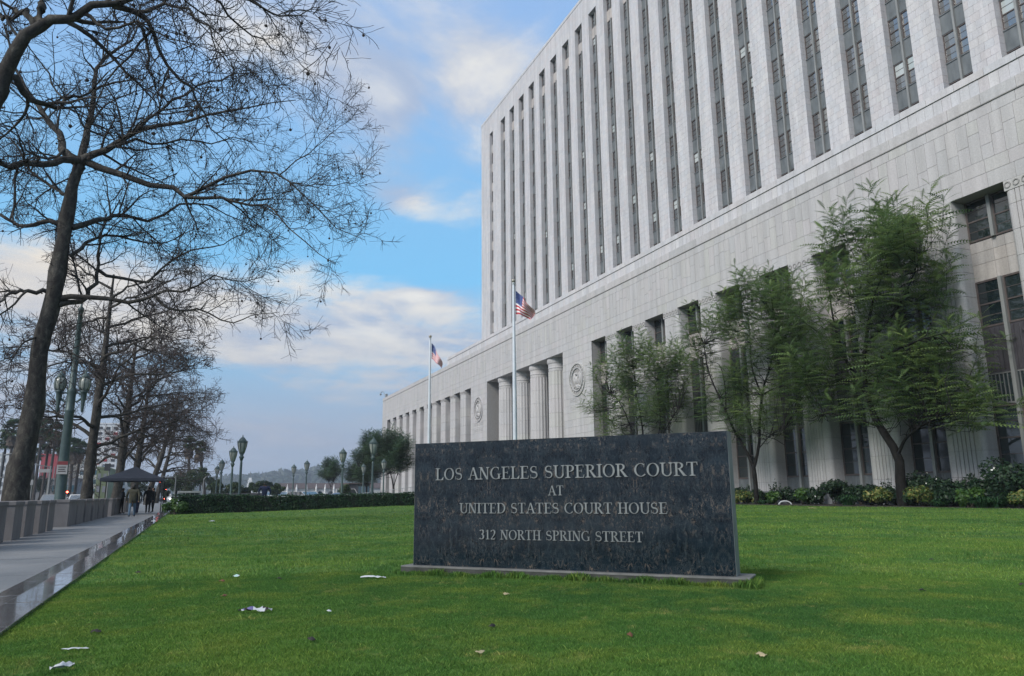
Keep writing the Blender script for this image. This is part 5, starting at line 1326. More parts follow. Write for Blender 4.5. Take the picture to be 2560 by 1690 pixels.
# ------------------------------------------------------------------ plaza lamps
M['lamp_green'] = noisy('lamp_green_paint', (0.045, 0.075, 0.075), (0.075, 0.11, 0.11), 4, 0.5, metallic=0.2)
m = Mt('lamp_glass'); nn_ = m.noise(m.pos(), 5, 3); m.set(Base_Color=m.ramp(nn_, [(0.3, (0.24, 0.27, 0.24)), (0.7, (0.40, 0.42, 0.38))]), Roughness=0.25, Transmission_Weight=0.25); M['lamp_glass'] = m.mat
def lamp_meshes():
    post = MB().lathe([(.22, 0), (.22, .35), (.16, .45), (.13, .9), (.105, 1.0), (.085, 3.4), (.075, 3.62)], 12).mesh('post', M['lamp_green'], True)
    neck = MB().lathe([(.09, 3.60), (.13, 3.75), (.19, 3.86), (.17, 3.90), (.12, 3.93), (.12, 4.0), (.15, 4.12)], 12).mesh('neck', M['lamp_green'], True)
    gl = MB().lathe([(.13, 4.10), (.20, 4.30), (.29, 4.65), (.325, 4.92), (.31, 4.98)], 12).mesh('globe', M['lamp_glass'], True)
    cage = MB()
    for k in range(6):
        a = 2 * PI * k / 6; cs, sn = math.cos(a), math.sin(a)
        cage.tube([(r * cs, r * sn, z) for r, z in ((.14, 4.08), (.215, 4.30), (.305, 4.65), (.345, 4.95), (.36, 5.06))], .022, 5)
    cage.lathe([(.345, 4.90), (.355, 4.97), (.33, 5.0)], 12)
    roof = MB().lathe([(.335, 4.98), (.29, 5.06), (.23, 5.16), (.17, 5.22), (.15, 5.28), (.05, 5.32), (.035, 5.42), (.012, 5.50)], 12).mesh('roof_cap', M['lamp_green'], True)
    return [('post', post), ('neck', neck), ('globe', gl), ('cage', cage.mesh('cage', M['lamp_green'])), ('roof_cap', roof)]
LMS = lamp_meshes()
lamps = [(598, 61, 'largest lantern lamp post behind the near end of the hedge'), (576.5, 75, 'second lantern lamp post left of the largest one'), (549.5, 102, 'third lantern lamp post in the row left of the white steeple'), (539, 122, 'smallest lantern lamp post at the left end of the lamp row'),
         (854, 75, 'lantern lamp post rising before the small young tree'), (764, 102, 'lantern lamp post in front of the white arcaded building, right one'), (731.5, 116, 'lantern lamp post in front of the white arcaded building, left one'),
         (930, 60, 'tall pale lantern lamp post against the dark green tree'), (958, 96, 'smaller lantern lamp post nearest the sign edge'), (907, 112, 'faint small lantern lamp post left of the tall pale one')]
for px, dist, lab in lamps:
    d = ray(px, 1236); Y = dist * 0.96; x = Y * d[0] / d[1]
    Ml = T(x, Y, 0.0) @ S3(1, 1, 1.0)
    t = thing('lamp_post', lab, 'lamp post', Ml, 'lantern lamp posts on the plaza')
    for nm, me in LMS: link(nm, me, t, Ml)

# tall street lamp with two hanging lanterns
xl, yl = -5.75, 41.1
Ml = T(xl, yl, 0) @ S3(.92, .92, .862)
t = thing('street_lamp', 'tall dark green street lamp with twin ribbed lanterns and a parking sign', 'street lamp', Ml)
MB().lathe([(.42, -.05), (.42, .5), (.30, .62), (.26, 1.0), (.215, 5.9), (.235, 5.95), (.235, 6.05), (.205, 6.1), (.215, 7.0), (.225, 7.05), (.225, 7.2), (.17, 7.28), (.15, 9.0), (.11, 11.7), (.15, 11.75), (.15, 11.9), (.06, 12.0), (.02, 12.3)], 12).build('post', M['lamp_green'], t, Ml, True)
for s in (-1, 1):
    dx = s * 0.60; ex, ey = math.cos(R(-14)), math.sin(R(-14))
    arm = MB().tube([(0, 0, 6.6), (dx * .5 * ex, dx * .5 * ey, 6.5), (dx * .95 * ex, dx * .95 * ey, 6.75)], .06, 6).tube([(0, 0, 7.0), (dx * .5 * ex, dx * .5 * ey, 7.0), (dx * ex, dx * ey, 6.95)], .05, 6)
    arm.lathe([(.03, 5.9), (.07, 6.0), (.09, 6.4), (.13, 6.7), (.15, 7.0), (.20, 7.05), (.20, 7.12)], 10, (dx * ex, dx * ey, 0))
    arm.build('arm', M['lamp_green'], t, Ml, True)
    gl = MB().lathe([(.15, 7.12), (.25, 7.3), (.28, 7.5), (.25, 7.72), (.20, 7.85)], 14, (dx * ex, dx * ey, 0)).build('lantern', M['lamp_glass'], t, Ml, True)
    cg = MB()
    for k in range(8):
        a = 2 * PI * k / 8
        cg.tube([(dx * ex + r * math.cos(a), dx * ey + r * math.sin(a), z) for r, z in ((.16, 7.1), (.265, 7.3), (.295, 7.5), (.265, 7.72), (.215, 7.86))], .018, 4)
    cg.lathe([(.21, 7.84), (.21, 7.92), (.14, 8.05), (.05, 8.15), (.01, 8.35)], 10, (dx * ex, dx * ey, 0)).build('lantern_cage', M['lamp_green'], gl, Ml)
M['white_sign'] = noisy('sign_white', (0.30, 0.30, 0.30), (0.40, 0.40, 0.39), 4, 0.6)
M['red_sign'] = noisy('sign_red', (0.17, 0.03, 0.035), (0.24, 0.05, 0.055), 4, 0.6)
M['dark_print'] = noisy('sign_print', (0.05, 0.04, 0.04), (0.08, 0.06, 0.06), 4, 0.8)
mb = MB().box(-.24, .24, -.325, -.31, 2.5, 3.2, 0).box(-.235, .235, -.33, -.326, 3.0, 3.195, 1)
for k, z in enumerate((2.88, 2.76, 2.65)): mb.box(-.17, .17 - .05 * (k % 2), -.33, -.326, z - .025, z + .025, 2)
mb.box(-.05, .05, -.31, -.2, 2.6, 3.1, 0)
mb.build('parking_sign', [M['white_sign'], M['red_sign'], M['dark_print']], t, Ml)

# ------------------------------------------------------------------ flagpoles and flags
M['pole'] = noisy('flagpole_paint', (0.50, 0.55, 0.60), (0.60, 0.64, 0.68), 1.5, 0.4, metallic=0.1)
M['ball'] = noisy('pole_ball', (0.25, 0.24, 0.2), (0.36, 0.34, 0.3), 4, 0.4, metallic=0.4)
M['fred'] = noisy('flag_red', (0.46, 0.022, 0.04), (0.56, 0.035, 0.055), 4, 0.8); M['fwhite'] = noisy('flag_white', (0.74, 0.72, 0.72), (0.84, 0.82, 0.82), 4, 0.8); M['fblue'] = noisy('flag_blue', (0.022, 0.05, 0.19), (0.04, 0.08, 0.26), 4, 0.8)
def flagpole(label, x, y, h):
    Mp = T(x, y, 0); t = thing('flagpole', label, 'flagpole', Mp, 'white flagpoles before the courthouse')
    MB().lathe([(.30, -.1), (.30, .25), (.20, .3), (.195, 4), (.17, 10), (.11, h - .45), (.10, h - .3), (.14, h - .28), (.14, h - .2), (.05, h - .16)], 12).build('shaft', M['pole'], t, Mp, True)
    MB().sphere((0, 0, h), .19, 12, 8).build('ball', M['ball'], t, Mp, True)
    MB().tube([(.16, -.1, 1.2), (.16, -.1, h - .5)], .012, 4).build('halyard', M['pole'], t, Mp)
def flag(label, x, y, ztop, hoist, fly, shape, seed):
    """13 stripes, canton and stars on one cloth; shape(u,v)->(across, depth, down)"""
    nu, nv = 39, 26; V = []; F = []; mi = []
    for i in range(nu + 1):
        for j in range(nv + 1):
            a, dpt, dn = shape(i / nu, j / nv); V.append((x + .16 + a * math.cos(R(28)) + dpt * math.sin(R(28)), y - a * math.sin(R(28)) + dpt * math.cos(R(28)), ztop - dn))
    for i in range(nu):
        for j in range(nv):
            F.append((i * (nv + 1) + j, (i + 1) * (nv + 1) + j, (i + 1) * (nv + 1) + j + 1, i * (nv + 1) + j + 1))
            s = j // 2; can = i < 0.4 * nu and s < 7
            mi.append(2 if can else (0 if s % 2 == 0 else 1))
    root = thing('flag', label, 'flag', T(x, y, ztop - hoist), 'american flags on the poles')
    link('cloth', np_mesh('cloth', V, F, [M['fred'], M['fwhite'], M['fblue']], True, mi), root)
    st_ = MB()
    for r in range(9):
        for c in range(6 if r % 2 == 0 else 5):
            u = 0.4 * ((c + (.5 if r % 2 == 0 else 1.0)) / 6.0); v = (7 / 13) * ((r + .6) / 9.3)
            a0 = np.array(shape(u, v)); e1 = np.array(shape(u + .012, v)) - a0; e2 = np.array(shape(u, v + .016)) - a0
            pts = []
            for k in range(10):
                w = PI / 2 + k * PI / 5; q = 1.0 if k % 2 == 0 else .42; pts.append(a0 + e1 * math.cos(w) * q - e2 * math.sin(w) * q)
            for off in (-.012, .012):
                W = [(x + .16 + p[0] * math.cos(R(28)) + (p[1] + off) * math.sin(R(28)), y - p[0] * math.sin(R(28)) + (p[1] + off) * math.cos(R(28)), ztop - p[2]) for p in pts]
                st_.add(W, [tuple(range(10))])
    st_.build('stars', M['fwhite'], root)
def shape_a(u, v):
    # wind lifts the fly end a little; the cloth falls away steeply from the pole
    a = 1.62 * u ** 0.9 * (1 - 0.08 * v); dn = 2.25 * v * (1 - 0.42 * u) + 2.35 * u ** 1.05 * (0.72 + 0.10 * (1 - v)) - 0.15 * u * v
    dp = 0.42 * math.sin(6.5 * u + 2.6 * v + .5) * (0.25 + u) + 0.14 * math.sin(12 * u - 5 * v)
    return a + 0.20 * math.sin(7 * u + 3.4 * v) * u, dp, dn
def shape_b(u, v):
    a = 1.32 * u ** 0.85 * (1 - .05 * v); dn = 1.9 * v * (1 - 0.1 * u) + 2.9 * u ** 1.1 * (0.62 + .25 * (1 - v)) - .25 * u * v
    dp = 0.30 * math.sin(7.5 * u + 1.0 * v) * (0.3 + u) + 0.1 * math.sin(13 * u + 3 * v)
    return a + 0.12 * math.sin(9 * u + v) * u, dp, dn
flagpole('taller-looking white flagpole rising behind the middle of the sign', 25.66, 60.0, 20.1)
flagpole('farther white flagpole rising behind the left end of the sign', 25.66, 86.3, 20.1)
flag('nearer american flag blowing to the right before the tower', 25.66, 60.0, 19.25, 2.25, 3.6, shape_a, 1)
flag('farther american flag drooping against the sky', 25.66, 86.3, 19.3, 1.95, 3.4, shape_b, 2)

# ------------------------------------------------------------------ dark canopy tent
M['tent'] = noisy('tent_fabric', (0.016, 0.02, 0.032), (0.03, 0.036, 0.052), 3, 0.75); M['black'] = noisy('black_metal', (0.012, 0.012, 0.014), (0.025, 0.025, 0.028), 4, 0.5)
tx, ty = -3.55, 54.5; Mt_ = T(tx, ty, 0); t = thing('canopy_tent', 'dark blue peaked canopy tent set up on the sidewalk', 'tent', Mt_)
h0, h1, hp, w = 2.02, 2.22, 3.0, 1.78
c0 = [(-w, -w), (w, -w), (w, w), (-w, w)]
mb = MB(); ring = [(a * 1.0, b * 1.0, h1) for a, b in c0]; mid = [(a * .5, b * .5, h1 + .36) for a, b in c0]
mb.add(ring + mid + [(0, 0, hp)], [(0, 1, 5, 4), (1, 2, 6, 5), (2, 3, 7, 6), (3, 0, 4, 7), (4, 5, 8), (5, 6, 8), (6, 7, 8), (7, 4, 8)])
mb.build('roof', M['tent'], t, Mt_)
for k in range(4):
    a, b = c0[k], c0[(k + 1) % 4]; q = [(a[0] + (b[0] - a[0]) * s, a[1] + (b[1] - a[1]) * s) for s in np.linspace(0, 1, 9)]
    mb = MB()
    for i in range(8): mb.add([(q[i][0], q[i][1], h1), (q[i + 1][0], q[i + 1][1], h1), (q[i + 1][0] * 1.01, q[i + 1][1] * 1.01, h0 + .03 * (i % 2)), (q[i][0] * 1.01, q[i][1] * 1.01, h0 + .03 * ((i + 1) % 2))], [(0, 1, 2, 3)])
    mb.build('valance', M['tent'], t, Mt_)
    MB().box(a[0] * .98 - .03, a[0] * .98 + .03, a[1] * .98 - .03, a[1] * .98 + .03, -.03, h1).build('leg', M['black'], t, Mt_)

# ------------------------------------------------------------------ people
M['skin'] = noisy('skin', (0.24, 0.14, 0.10), (0.30, 0.18, 0.13), 6, 0.6); M['hair'] = noisy('hair_dark', (0.010, 0.008, 0.007), (0.02, 0.016, 0.013), 10, 0.7)
M['olive'] = noisy('olive_coat', (0.030, 0.030, 0.018), (0.055, 0.052, 0.032), 5, 0.85, 0.2); M['jeans'] = noisy('blue_jeans', (0.055, 0.10, 0.16), (0.09, 0.15, 0.22), 6, 0.85)
M['blackc'] = noisy('black_clothes', (0.006, 0.007, 0.011), (0.014, 0.015, 0.02), 5, 0.85); M['navy'] = noisy('navy_jacket', (0.008, 0.014, 0.045), (0.016, 0.026, 0.075), 5, 0.8); M['shoe'] = noisy('shoe', (0.02, 0.02, 0.022), (0.04, 0.04, 0.045), 5, 0.6); M['shoe_w'] = noisy('shoe_pale', (0.35, 0.35, 0.35), (0.5, 0.5, 0.5), 5, 0.6)
def skin_mesh(name, nodes, edges, mats, subdiv=2):
    """nodes: {key:(x,y,z,rx,ry)}; root first"""
    keys = list(nodes); me = bpy.data.meshes.new(name); me.from_pydata([nodes[k][:3] for k in keys], [(keys.index(a), keys.index(b)) for a, b in edges], [])
    o = bpy.data.objects.new(name, me); COL.objects.link(o)
    o.modifiers.new('skin', 'SKIN'); s = o.modifiers.new('sub', 'SUBSURF'); s.levels = subdiv; s.render_levels = subdiv
    for i, k in enumerate(keys):
        sv = me.skin_vertices[0].data[i]; sv.radius = nodes[k][3:5]; sv.use_root = (i == 0)
    dg = bpy.context.evaluated_depsgraph_get(); ev = bpy.data.meshes.new_from_object(o.evaluated_get(dg)); bpy.data.objects.remove(o)
    ev.materials.clear()
    for q in mats: ev.materials.append(q)
    ev.polygons.foreach_set('use_smooth', [True] * len(ev.polygons)); ev.name = name
    return ev
def person(label, x, y, face, h, top, bottom, shoe, hair='short', stride=0.18, arms='down', bulky=1.0, bag=None, z=0.0, group=None, lean=0.0, hood=False):
    """one continuous body; clothes coloured by height with faces cut at waist, wrist and neck"""
    k = h / 1.75; s = stride; b = bulky
    n = {'pel': (0, lean * .2, .95, .15 * b, .115 * b), 'sp': (0, lean * .5, 1.12, .145 * b, .105 * b), 'ch': (0, lean * .9, 1.32, .17 * b, .12 * b), 'nk': (0, lean, 1.47, .07, .07), 'hd0': (0, lean + .015, 1.56, .075, .085), 'hd': (0, lean + .02, 1.655, .082, .10), 'hd1': (0, lean + .01, 1.72, .055, .07)}
    e = [('pel', 'sp'), ('sp', 'ch'), ('ch', 'nk'), ('nk', 'hd0'), ('hd0', 'hd'), ('hd', 'hd1')]
    for q, f in (('l', -1), ('r', 1)):
        st_ = s * f
        n.update({'hip' + q: (f * .095, 0, .88, .10, .10), 'kn' + q: (f * .10, st_ * .55, .50, .068, .068), 'an' + q: (f * .10, st_ - (.04 if st_ < 0 else 0), .09, .048, .05), 'to' + q: (f * .11, st_ + .15, .045, .04, .035)})
        e += [('pel', 'hip' + q), ('hip' + q, 'kn' + q), ('kn' + q, 'an' + q), ('an' + q, 'to' + q)]
        if arms == 'down': el, wr, fi = (f * .26 * b, -st_ * .3 - .02, 1.12), (f * .25 * b, -st_ * .7 + .06, .88), (f * .24 * b, -st_ * .75 + .09, .76)
        else: el, wr, fi = (f * .27 * b, .02, 1.13), (f * .14, .22, 1.12), (f * .05, .27, 1.13)
        n.update({'shd' + q: (f * .185 * b, lean * .9, 1.40, .07 * b, .07 * b), 'el' + q: el + (.052 * b, .052 * b), 'wr' + q: wr + (.035, .035), 'ha' + q: fi + (.03, .04)})
        e += [('ch', 'shd' + q), ('shd' + q, 'el' + q), ('el' + q, 'wr' + q), ('wr' + q, 'ha' + q)]
    n = {a: tuple(c * k for c in v) for a, v in n.items()}
    me = skin_mesh('body', n, e, [M[top], M[bottom], M['skin'], M[shoe], M['hair']])
    cz = np.array([p.center[:] for p in me.polygons]); zz = cz[:, 2] / k
    mi = np.zeros(len(cz), int); arm = np.abs(cz[:, 0]) / k > .20 * b
    hem = .72 if bulky > 1.1 else .90
    mi[(zz < hem) & ~arm] = 1; mi[(zz < hem) & (np.abs(cz[:, 0]) / k < .22) & (zz < .75)] = 1; mi[zz > 1.49] = 2; mi[zz < .085] = 3
    for q in ('l', 'r'):
        hx = np.array(n['ha' + q][:3]); mi[np.linalg.norm(cz - hx, axis=1) < .09 * k] = 2
    hd = np.array(n['hd'][:3]); back = (cz[:, 1] < hd[1] + .01) | (zz > 1.69)
    mi[(zz > 1.53) & back] = 4
    if hood: mi[(zz > 1.45)] = 0
    me.polygons.foreach_set('material_index', mi.astype(np.int32))
    Mp = T(x, y, z) @ RZ(-face)
    t = thing('person', label, 'person', Mp, group or 'people on the sidewalk')
    link('body', me, t, Mp)
    if hair == 'long':
        MB().sphere((0, n['hd'][1] - .03, n['hd'][2] - .05), .115 * k, 10, 7, 0, 1.35).build('hair', M['hair'], t, Mp, True)
    if not hood:
        fc = MB()
        for f in (-1, 1):
            fc.sphere((f * .032 * k, n['hd'][1] + .092 * k, n['hd'][2] - .005), .011 * k, 6, 4); fc.sphere((f * .088 * k, n['hd'][1], n['hd'][2] - .01), .022 * k, 6, 4)
        fc.sphere((0, n['hd'][1] + .108 * k, n['hd'][2] - .035 * k), .016 * k, 6, 4); fc.box(-.025 * k, .025 * k, n['hd'][1] + .085 * k, n['hd'][1] + .095 * k, n['hd'][2] - .078 * k, n['hd'][2] - .07 * k)
        fc.build('face', M['skin'], t, Mp, True)
        hm = MB()
        for q in ('l', 'r'):
            p = Vector(n['ha' + q][:3])
            for j in range(4): hm.tube([p + Vector((0, -.03 + .02 * j, -.01)) * k, p + Vector((.0, -.03 + .021 * j + .008, -.045)) * k, p + Vector((-.004, -.028 + .02 * j + .02, -.075 + .006 * abs(j - 1.5))) * k], [.009 * k, .008 * k, .006 * k], 5)
            hm.tube([p + Vector((0, .03, .02)) * k, p + Vector((0, .055, -.005)) * k, p + Vector((0, .06, -.03)) * k], [.010 * k, .009 * k, .007 * k], 5)
        hm.build('fingers', M['skin'], t, Mp, True)
    if bag:
        B = MB().bbox(-.15 * k, .15 * k, -.27 * b * k, -.10 * b * k, 1.02 * k, 1.42 * k, .03).box(-.12, -.08, -.2 * k, .14 * b * k, 1.41 * k, 1.44 * k).box(.08, .12, -.2 * k, .14 * b * k, 1.41 * k, 1.44 * k)
        tb = thing('backpack', bag, 'backpack', Mp); B.build('pack', M['blackc'], tb, Mp)
    return t
def at_ground(px, Y): d = ray(px, 1240); return Y * d[0] / d[1], Y
x, y = at_ground(333, 46.5); person('person in long olive hooded coat and blue jeans walking away', x, y, R(2), 1.78, 'olive', 'jeans', 'shoe', 'long', .20, 'down', 1.22, hood=True)
x, y = at_ground(306, 55.2); person('person in dark jacket standing under the left half of the tent', x, y, R(60), 1.68, 'blackc', 'blackc', 'shoe', 'short', .04, 'front')
x, y = at_ground(345, 54.6); person('person in black clothes partly hidden behind the olive coat', x, y, R(-30), 1.66, 'blackc', 'navy', 'shoe_w', 'short', .10, 'down')
x, y = at_ground(372, 55.5); person('person in black with pale shoes standing under the tent edge', x, y, R(-10), 1.76, 'blackc', 'blackc', 'shoe_w', 'short', .10, 'down', 1.12)
x, y = at_ground(384, 57.0); person('person in dark clothes at the right edge of the tent', x, y, R(-60), 1.70, 'blackc', 'blackc', 'shoe', 'short', .06, 'front')
x, y = at_ground(661, 60.5); person('person in a navy jacket seen from behind beyond the hedge', x, y, R(5), 1.72, 'navy', 'blackc', 'shoe', 'short', .05, 'down', 1.62, z=0.32, lean=.03, group='people beyond the hedge')
tag(MB().box(x - 2.2, x + 2.2, y - .6, y + 1.2, -.1, .32).build('plaza_step', M['plaza']), kind='structure')

# ------------------------------------------------------------------ ramp railing by the far wing
M['rail'] = noisy('handrail_metal', (0.28, 0.31, 0.31), (0.40, 0.43, 0.43), 3, 0.45, metallic=0.3); M['ramp'] = noisy('ramp_concrete', (0.26, 0.26, 0.25), (0.36, 0.355, 0.35), 2, 0.8)
A = atY(868, 1236, 95); B = atY(1042, 1217, 95)
Mr = T(A[0], A[1], 0); t = thing('ramp_railing', 'pale metal handrail sloping up a concrete ramp behind the hedge', 'railing', Mr)
dx = B[0] - A[0]; rz = 1.25
mb = MB(); mb.add([(0, 0, -.1), (dx, 0, -.1), (dx, 0, .95), (0, 0, -.05), (0, 2, -.1), (dx, 2, -.1), (dx, 2, .95), (0, 2, -.05)], [(0, 1, 2, 3), (5, 4, 7, 6), (3, 2, 6, 7), (1, 5, 6, 2), (4, 0, 3, 7)]); mb.build('ramp', M['ramp'], t, Mr)
for q in (.55, 1.05): MB().tube([(0, .05, q - .05), (dx, .05, .95 + q)], .035, 6).build('rail', M['rail'], t, Mr)
for k in range(8): u = dx * (k + .3) / 8; MB().tube([(u, .05, .95 * u / dx - .1), (u, .05, .95 * u / dx + 1.03)], .03, 6).build('post', M['rail'], t, Mr)

# low dark wall behind the hedge
M['darkwall'] = noisy('dark_low_wall', (0.035, 0.038, 0.045), (0.06, 0.063, 0.07), 1.5, 0.85)
tag(MB().box(1.6, 7.2, 88, 88.4, -.1, 1.35).build('low_wall', M['darkwall']), 'long low dark wall behind the hedge and lamp posts', 'wall')

# ------------------------------------------------------------------ cars
M['car_white'] = noisy('car_white_paint', (0.55, 0.56, 0.57), (0.62, 0.63, 0.64), 2, 0.25); M['car_dark'] = noisy('car_dark_paint', (0.02, 0.022, 0.026), (0.035, 0.037, 0.042), 2, 0.25); M['car_grey'] = noisy('car_grey_paint', (0.16, 0.17, 0.18), (0.22, 0.23, 0.24), 2, 0.25)
M['rubber'] = noisy('tyre_rubber', (0.012, 0.012, 0.012), (0.025, 0.025, 0.025), 8, 0.9); M['alloy'] = noisy('wheel_alloy', (0.3, 0.3, 0.3), (0.42, 0.42, 0.42), 5, 0.4, metallic=0.7)
def emis(name, c, s):
    m = Mt(name); n = m.noise(m.pos(), 20, 2); m.set(Base_Color=c, Emission_Color=m.mix(n, tuple(v * .85 for v in c), c), Emission_Strength=s); return m.mat
M['headlight'] = emis('headlight_lit', (1.0, 0.95, 0.85), 3.0); M['redlight'] = emis('red_signal_lit', (1.0, 0.10, 0.06), 6.0); M['lens'] = noisy('headlight_lens', (0.3, 0.32, 0.33), (0.45, 0.47, 0.48), 5, 0.15)
def car_meshes(kind):
    L = 4.5 if kind == 'sedan' else (4.7 if kind == 'suv' else 5.6); W = .90 if kind != 'van' else 1.0; H = {'sedan': 1.45, 'suv': 1.72, 'van': 2.25}[kind]
    belt = {'sedan': .92, 'suv': 1.05, 'van': 1.20}[kind]
    lo = [(0, .28), (0, .55), (.06, .72), (L * .02 + .1, belt - .12), (L * .26, belt), (L * .97, belt), (L, belt - .12), (L, .30)] if kind != 'van' else [(0, .3), (0, .8), (.15, 1.0), (L * .17, belt), (L * .985, belt), (L, belt - .1), (L, .3)]
    up = {'sedan': [(L * .26, belt), (L * .42, H), (L * .72, H - .02), (L * .92, belt)], 'suv': [(L * .24, belt), (L * .38, H), (L * .92, H - .04), (L * .985, belt)], 'van': [(L * .17, belt), (L * .29, H), (L * .97, H), (L * .985, belt)]}[kind]
    def ext(P, w0, w1):
        n = len(P); zlo, zhi = min(p[1] for p in P), max(p[1] for p in P); wz = lambda z: w0 + (w1 - w0) * ((z - zlo) / max(.01, zhi - zlo))
        mb = MB(); mb.add([(-wz(z), y, z) for y, z in P] + [(wz(z), y, z) for y, z in P], [tuple(range(n - 1, -1, -1)), tuple(range(n, 2 * n))] + [(i, (i + 1) % n, n + (i + 1) % n, n + i) for i in range(n)]); return mb
    body = ext(lo, W * .97, W); cab = ext(up, W * .96, W * .80)
    win = MB(); cy = sum(p[0] for p in up) / 4
    ins = [(cy + (y - cy) * .93, belt + .05 + (z - belt) * .86) for y, z in up]
    wz = lambda z: W * .96 + (W * .80 - W * .96) * ((z - belt) / (H - belt)) + .006
    for s in (-1, 1): win.add([(s * wz(z), y, z) for y, z in ins], [(0, 1, 2, 3)])
    for a, b in ((0, 1), (2, 3)):
        (y0, z0), (y1, z1) = up[a], up[b]; off = -.012 if a == 0 else .012
        q = [(y0 + (y1 - y0) * s + off, z0 + (z1 - z0) * s) for s in (.12, .90)]
        win.add([(-W * .84, q[0][0], q[0][1]), (W * .84, q[0][0], q[0][1]), (W * .72, q[1][0], q[1][1]), (-W * .72, q[1][0], q[1][1])], [(0, 1, 2, 3)])
    ty = MB().lathe([(.20, -.10), (.31, -.11), (.335, -.07), (.335, .07), (.31, .11), (.20, .10)], 16).mesh('tyre', M['rubber']); ri = MB().lathe([(.04, -.115), (.20, -.105), (.20, .105), (.04, .115)], 10).mesh('rim', M['alloy'])
    return dict(body=body, cab=cab, win=win.mesh('windows', M['glass']), ty=ty, ri=ri, L=L, W=W)
CM = {k: car_meshes(k) for k in ('sedan', 'suv', 'van')}
def car(label, x, y, rot, kind='sedan', paint='car_white', lit=False, group='vehicles on the streets', z=-.15):
    c = CM[kind]; Mc = T(x, y, z) @ RZ(rot); t = thing('car', label, 'car' if kind != 'van' else 'van', Mc, group)
    c['body'].build('body', M[paint], t, Mc); c['cab'].build('roof', M[paint], t, Mc); link('windows', c['win'], t, Mc)
    for s in (-1, 1):
        for yy in (c['L'] * .19, c['L'] * .81):
            Mw = Mc @ T(s * (c['W'] - .08), yy, .335) @ Matrix.Rotation(PI / 2, 4, 'Y'); w = link('wheel', c['ty'], t, Mw); link('rim', c['ri'], w, Mw)
        MB().bbox(s * c['W'] * .70 - .15, s * c['W'] * .70 + .15, -.03, .05, .58, .72, .02).build('headlight', M['headlight' if lit else 'lens'], t, Mc)
        MB().box(s * c['W'] * .78 - .10, s * c['W'] * .78 + .10, c['L'] - .03, c['L'] + .015, .70, .88).build('taillight', M['red_sign'], t, Mc)
for px, Y, rot, kind, paint, lit, lab in [
    (712, 150, R(80), 'suv', 'car_white', False, 'white car roof showing above the hedge, leftmost of the parked ones'), (748, 152, R(85), 'suv', 'car_white', False, 'white car parked before the arcade, second from left'), (775, 148, R(95), 'suv', 'car_white', False, 'large white car parked before the arcade, third from left'),
    (812, 150, R(88), 'suv', 'car_white', False, 'white car parked before the arcade just left of the young tree'), (905, 160, R(85), 'van', 'car_white', False, 'white van roof right of the young tree'), (690, 112, R(70), 'sedan', 'car_white', False, 'white car right of the navy-jacketed person'),
    (880, 140, R(80), 'sedan', 'car_white', False, 'low white car roof at the foot of the ramp railing')]:
    x, y = at_ground(px, Y); car(lab, x, y, rot, kind, paint, lit, 'cars parked beyond the hedge', .0)
for px, Y, rot, kind, paint, lit, lab in [(238, 70, R(3), 'sedan', 'car_white', False, 'white car passing behind the pale trunk and barrier'), (402, 150, R(0), 'sedan', 'car_dark', True, 'dark car with lit headlights at the end of the sidewalk'), (130, 62, R(4), 'sedan', 'car_grey', False, 'grey car passing behind the lamp post base'), (418, 190, R(0), 'suv', 'car_white', True, 'distant white car with lit headlights')]:
    x, y = at_ground(px, Y); car(lab, min(x, -8.5) if Y < 100 else x, y, rot, kind, paint, lit, 'cars on the street')

# ------------------------------------------------------------------ traffic signals and street-name sign
M['galv'] = noisy('galvanised_pole', (0.17, 0.18, 0.18), (0.26, 0.27, 0.27), 2, 0.5, metallic=0.4); M['sigblack'] = noisy('signal_housing', (0.015, 0.015, 0.016), (0.03, 0.03, 0.032), 4, 0.6); M['deadlens'] = noisy('unlit_lens', (0.02, 0.03, 0.02), (0.03, 0.04, 0.03), 6, 0.3)
def signal(label, px, py, Y, arm=0.0, face=0.0):
    p = atY(px, py, Y); x, y, zr = p; Ms = T(x, y, 0); t = thing('traffic_signal', label, 'traffic light', Ms, 'red traffic signals along the street')
    pl = MB().lathe([(.16, -.15), (.16, .3), (.09, .4), (.07, zr + .8)], 8, (arm, .25, 0))
    if arm: pl.tube([(arm, .25, zr + .6), (0, .2, zr + .75)], .05, 6)
    pl.build('pole', M['galv'], t, Ms)
    MB().bbox(-.20, .20, -.08, .16, zr - .85, zr + .28, .02).build('housing', M['sigblack'], t, Ms)
    for k in range(3):
        disc = MB(); zz_ = zr - .33 * k
        disc.add([(0, -.10, zz_)] + [(.125 * math.cos(a), -.085, zz_ + .125 * math.sin(a)) for a in np.linspace(0, 2 * PI, 13)[:-1]], [(0, 1 + i, 1 + (i + 1) % 12) for i in range(12)])
        disc.build('lens', M['redlight' if k == 0 else 'deadlens'], t, Ms)
        hood = MB(); q = [(.14 * math.cos(a), .14 * math.sin(a)) for a in np.linspace(-.3, PI + .3, 9)]
        hood.add([(a, -.085, zz_ + b) for a, b in q] + [(a * 1.05, -.26, zz_ + b * 1.05) for a, b in q], [(i, i + 1, 10 + i, 9 + i) for i in range(8)]); hood.build('visor', M['sigblack'], t, Ms)
signal('red traffic signal at the far left edge beside the big trunk', 14, 1210, 95, -1.2); signal('low red traffic signal between lamp post and pale trunk', 168.5, 1230, 110); signal('red traffic signal high right of the tent', 400.5, 1203.5, 118, 2.0)
signal('red traffic signal hanging right of the tent group, upper of two', 414, 1223, 165, 1.6); signal('small red traffic signal just right of the tent people', 393.5, 1236, 150); signal('lowest small red signal beside the pale post', 412, 1247, 150)
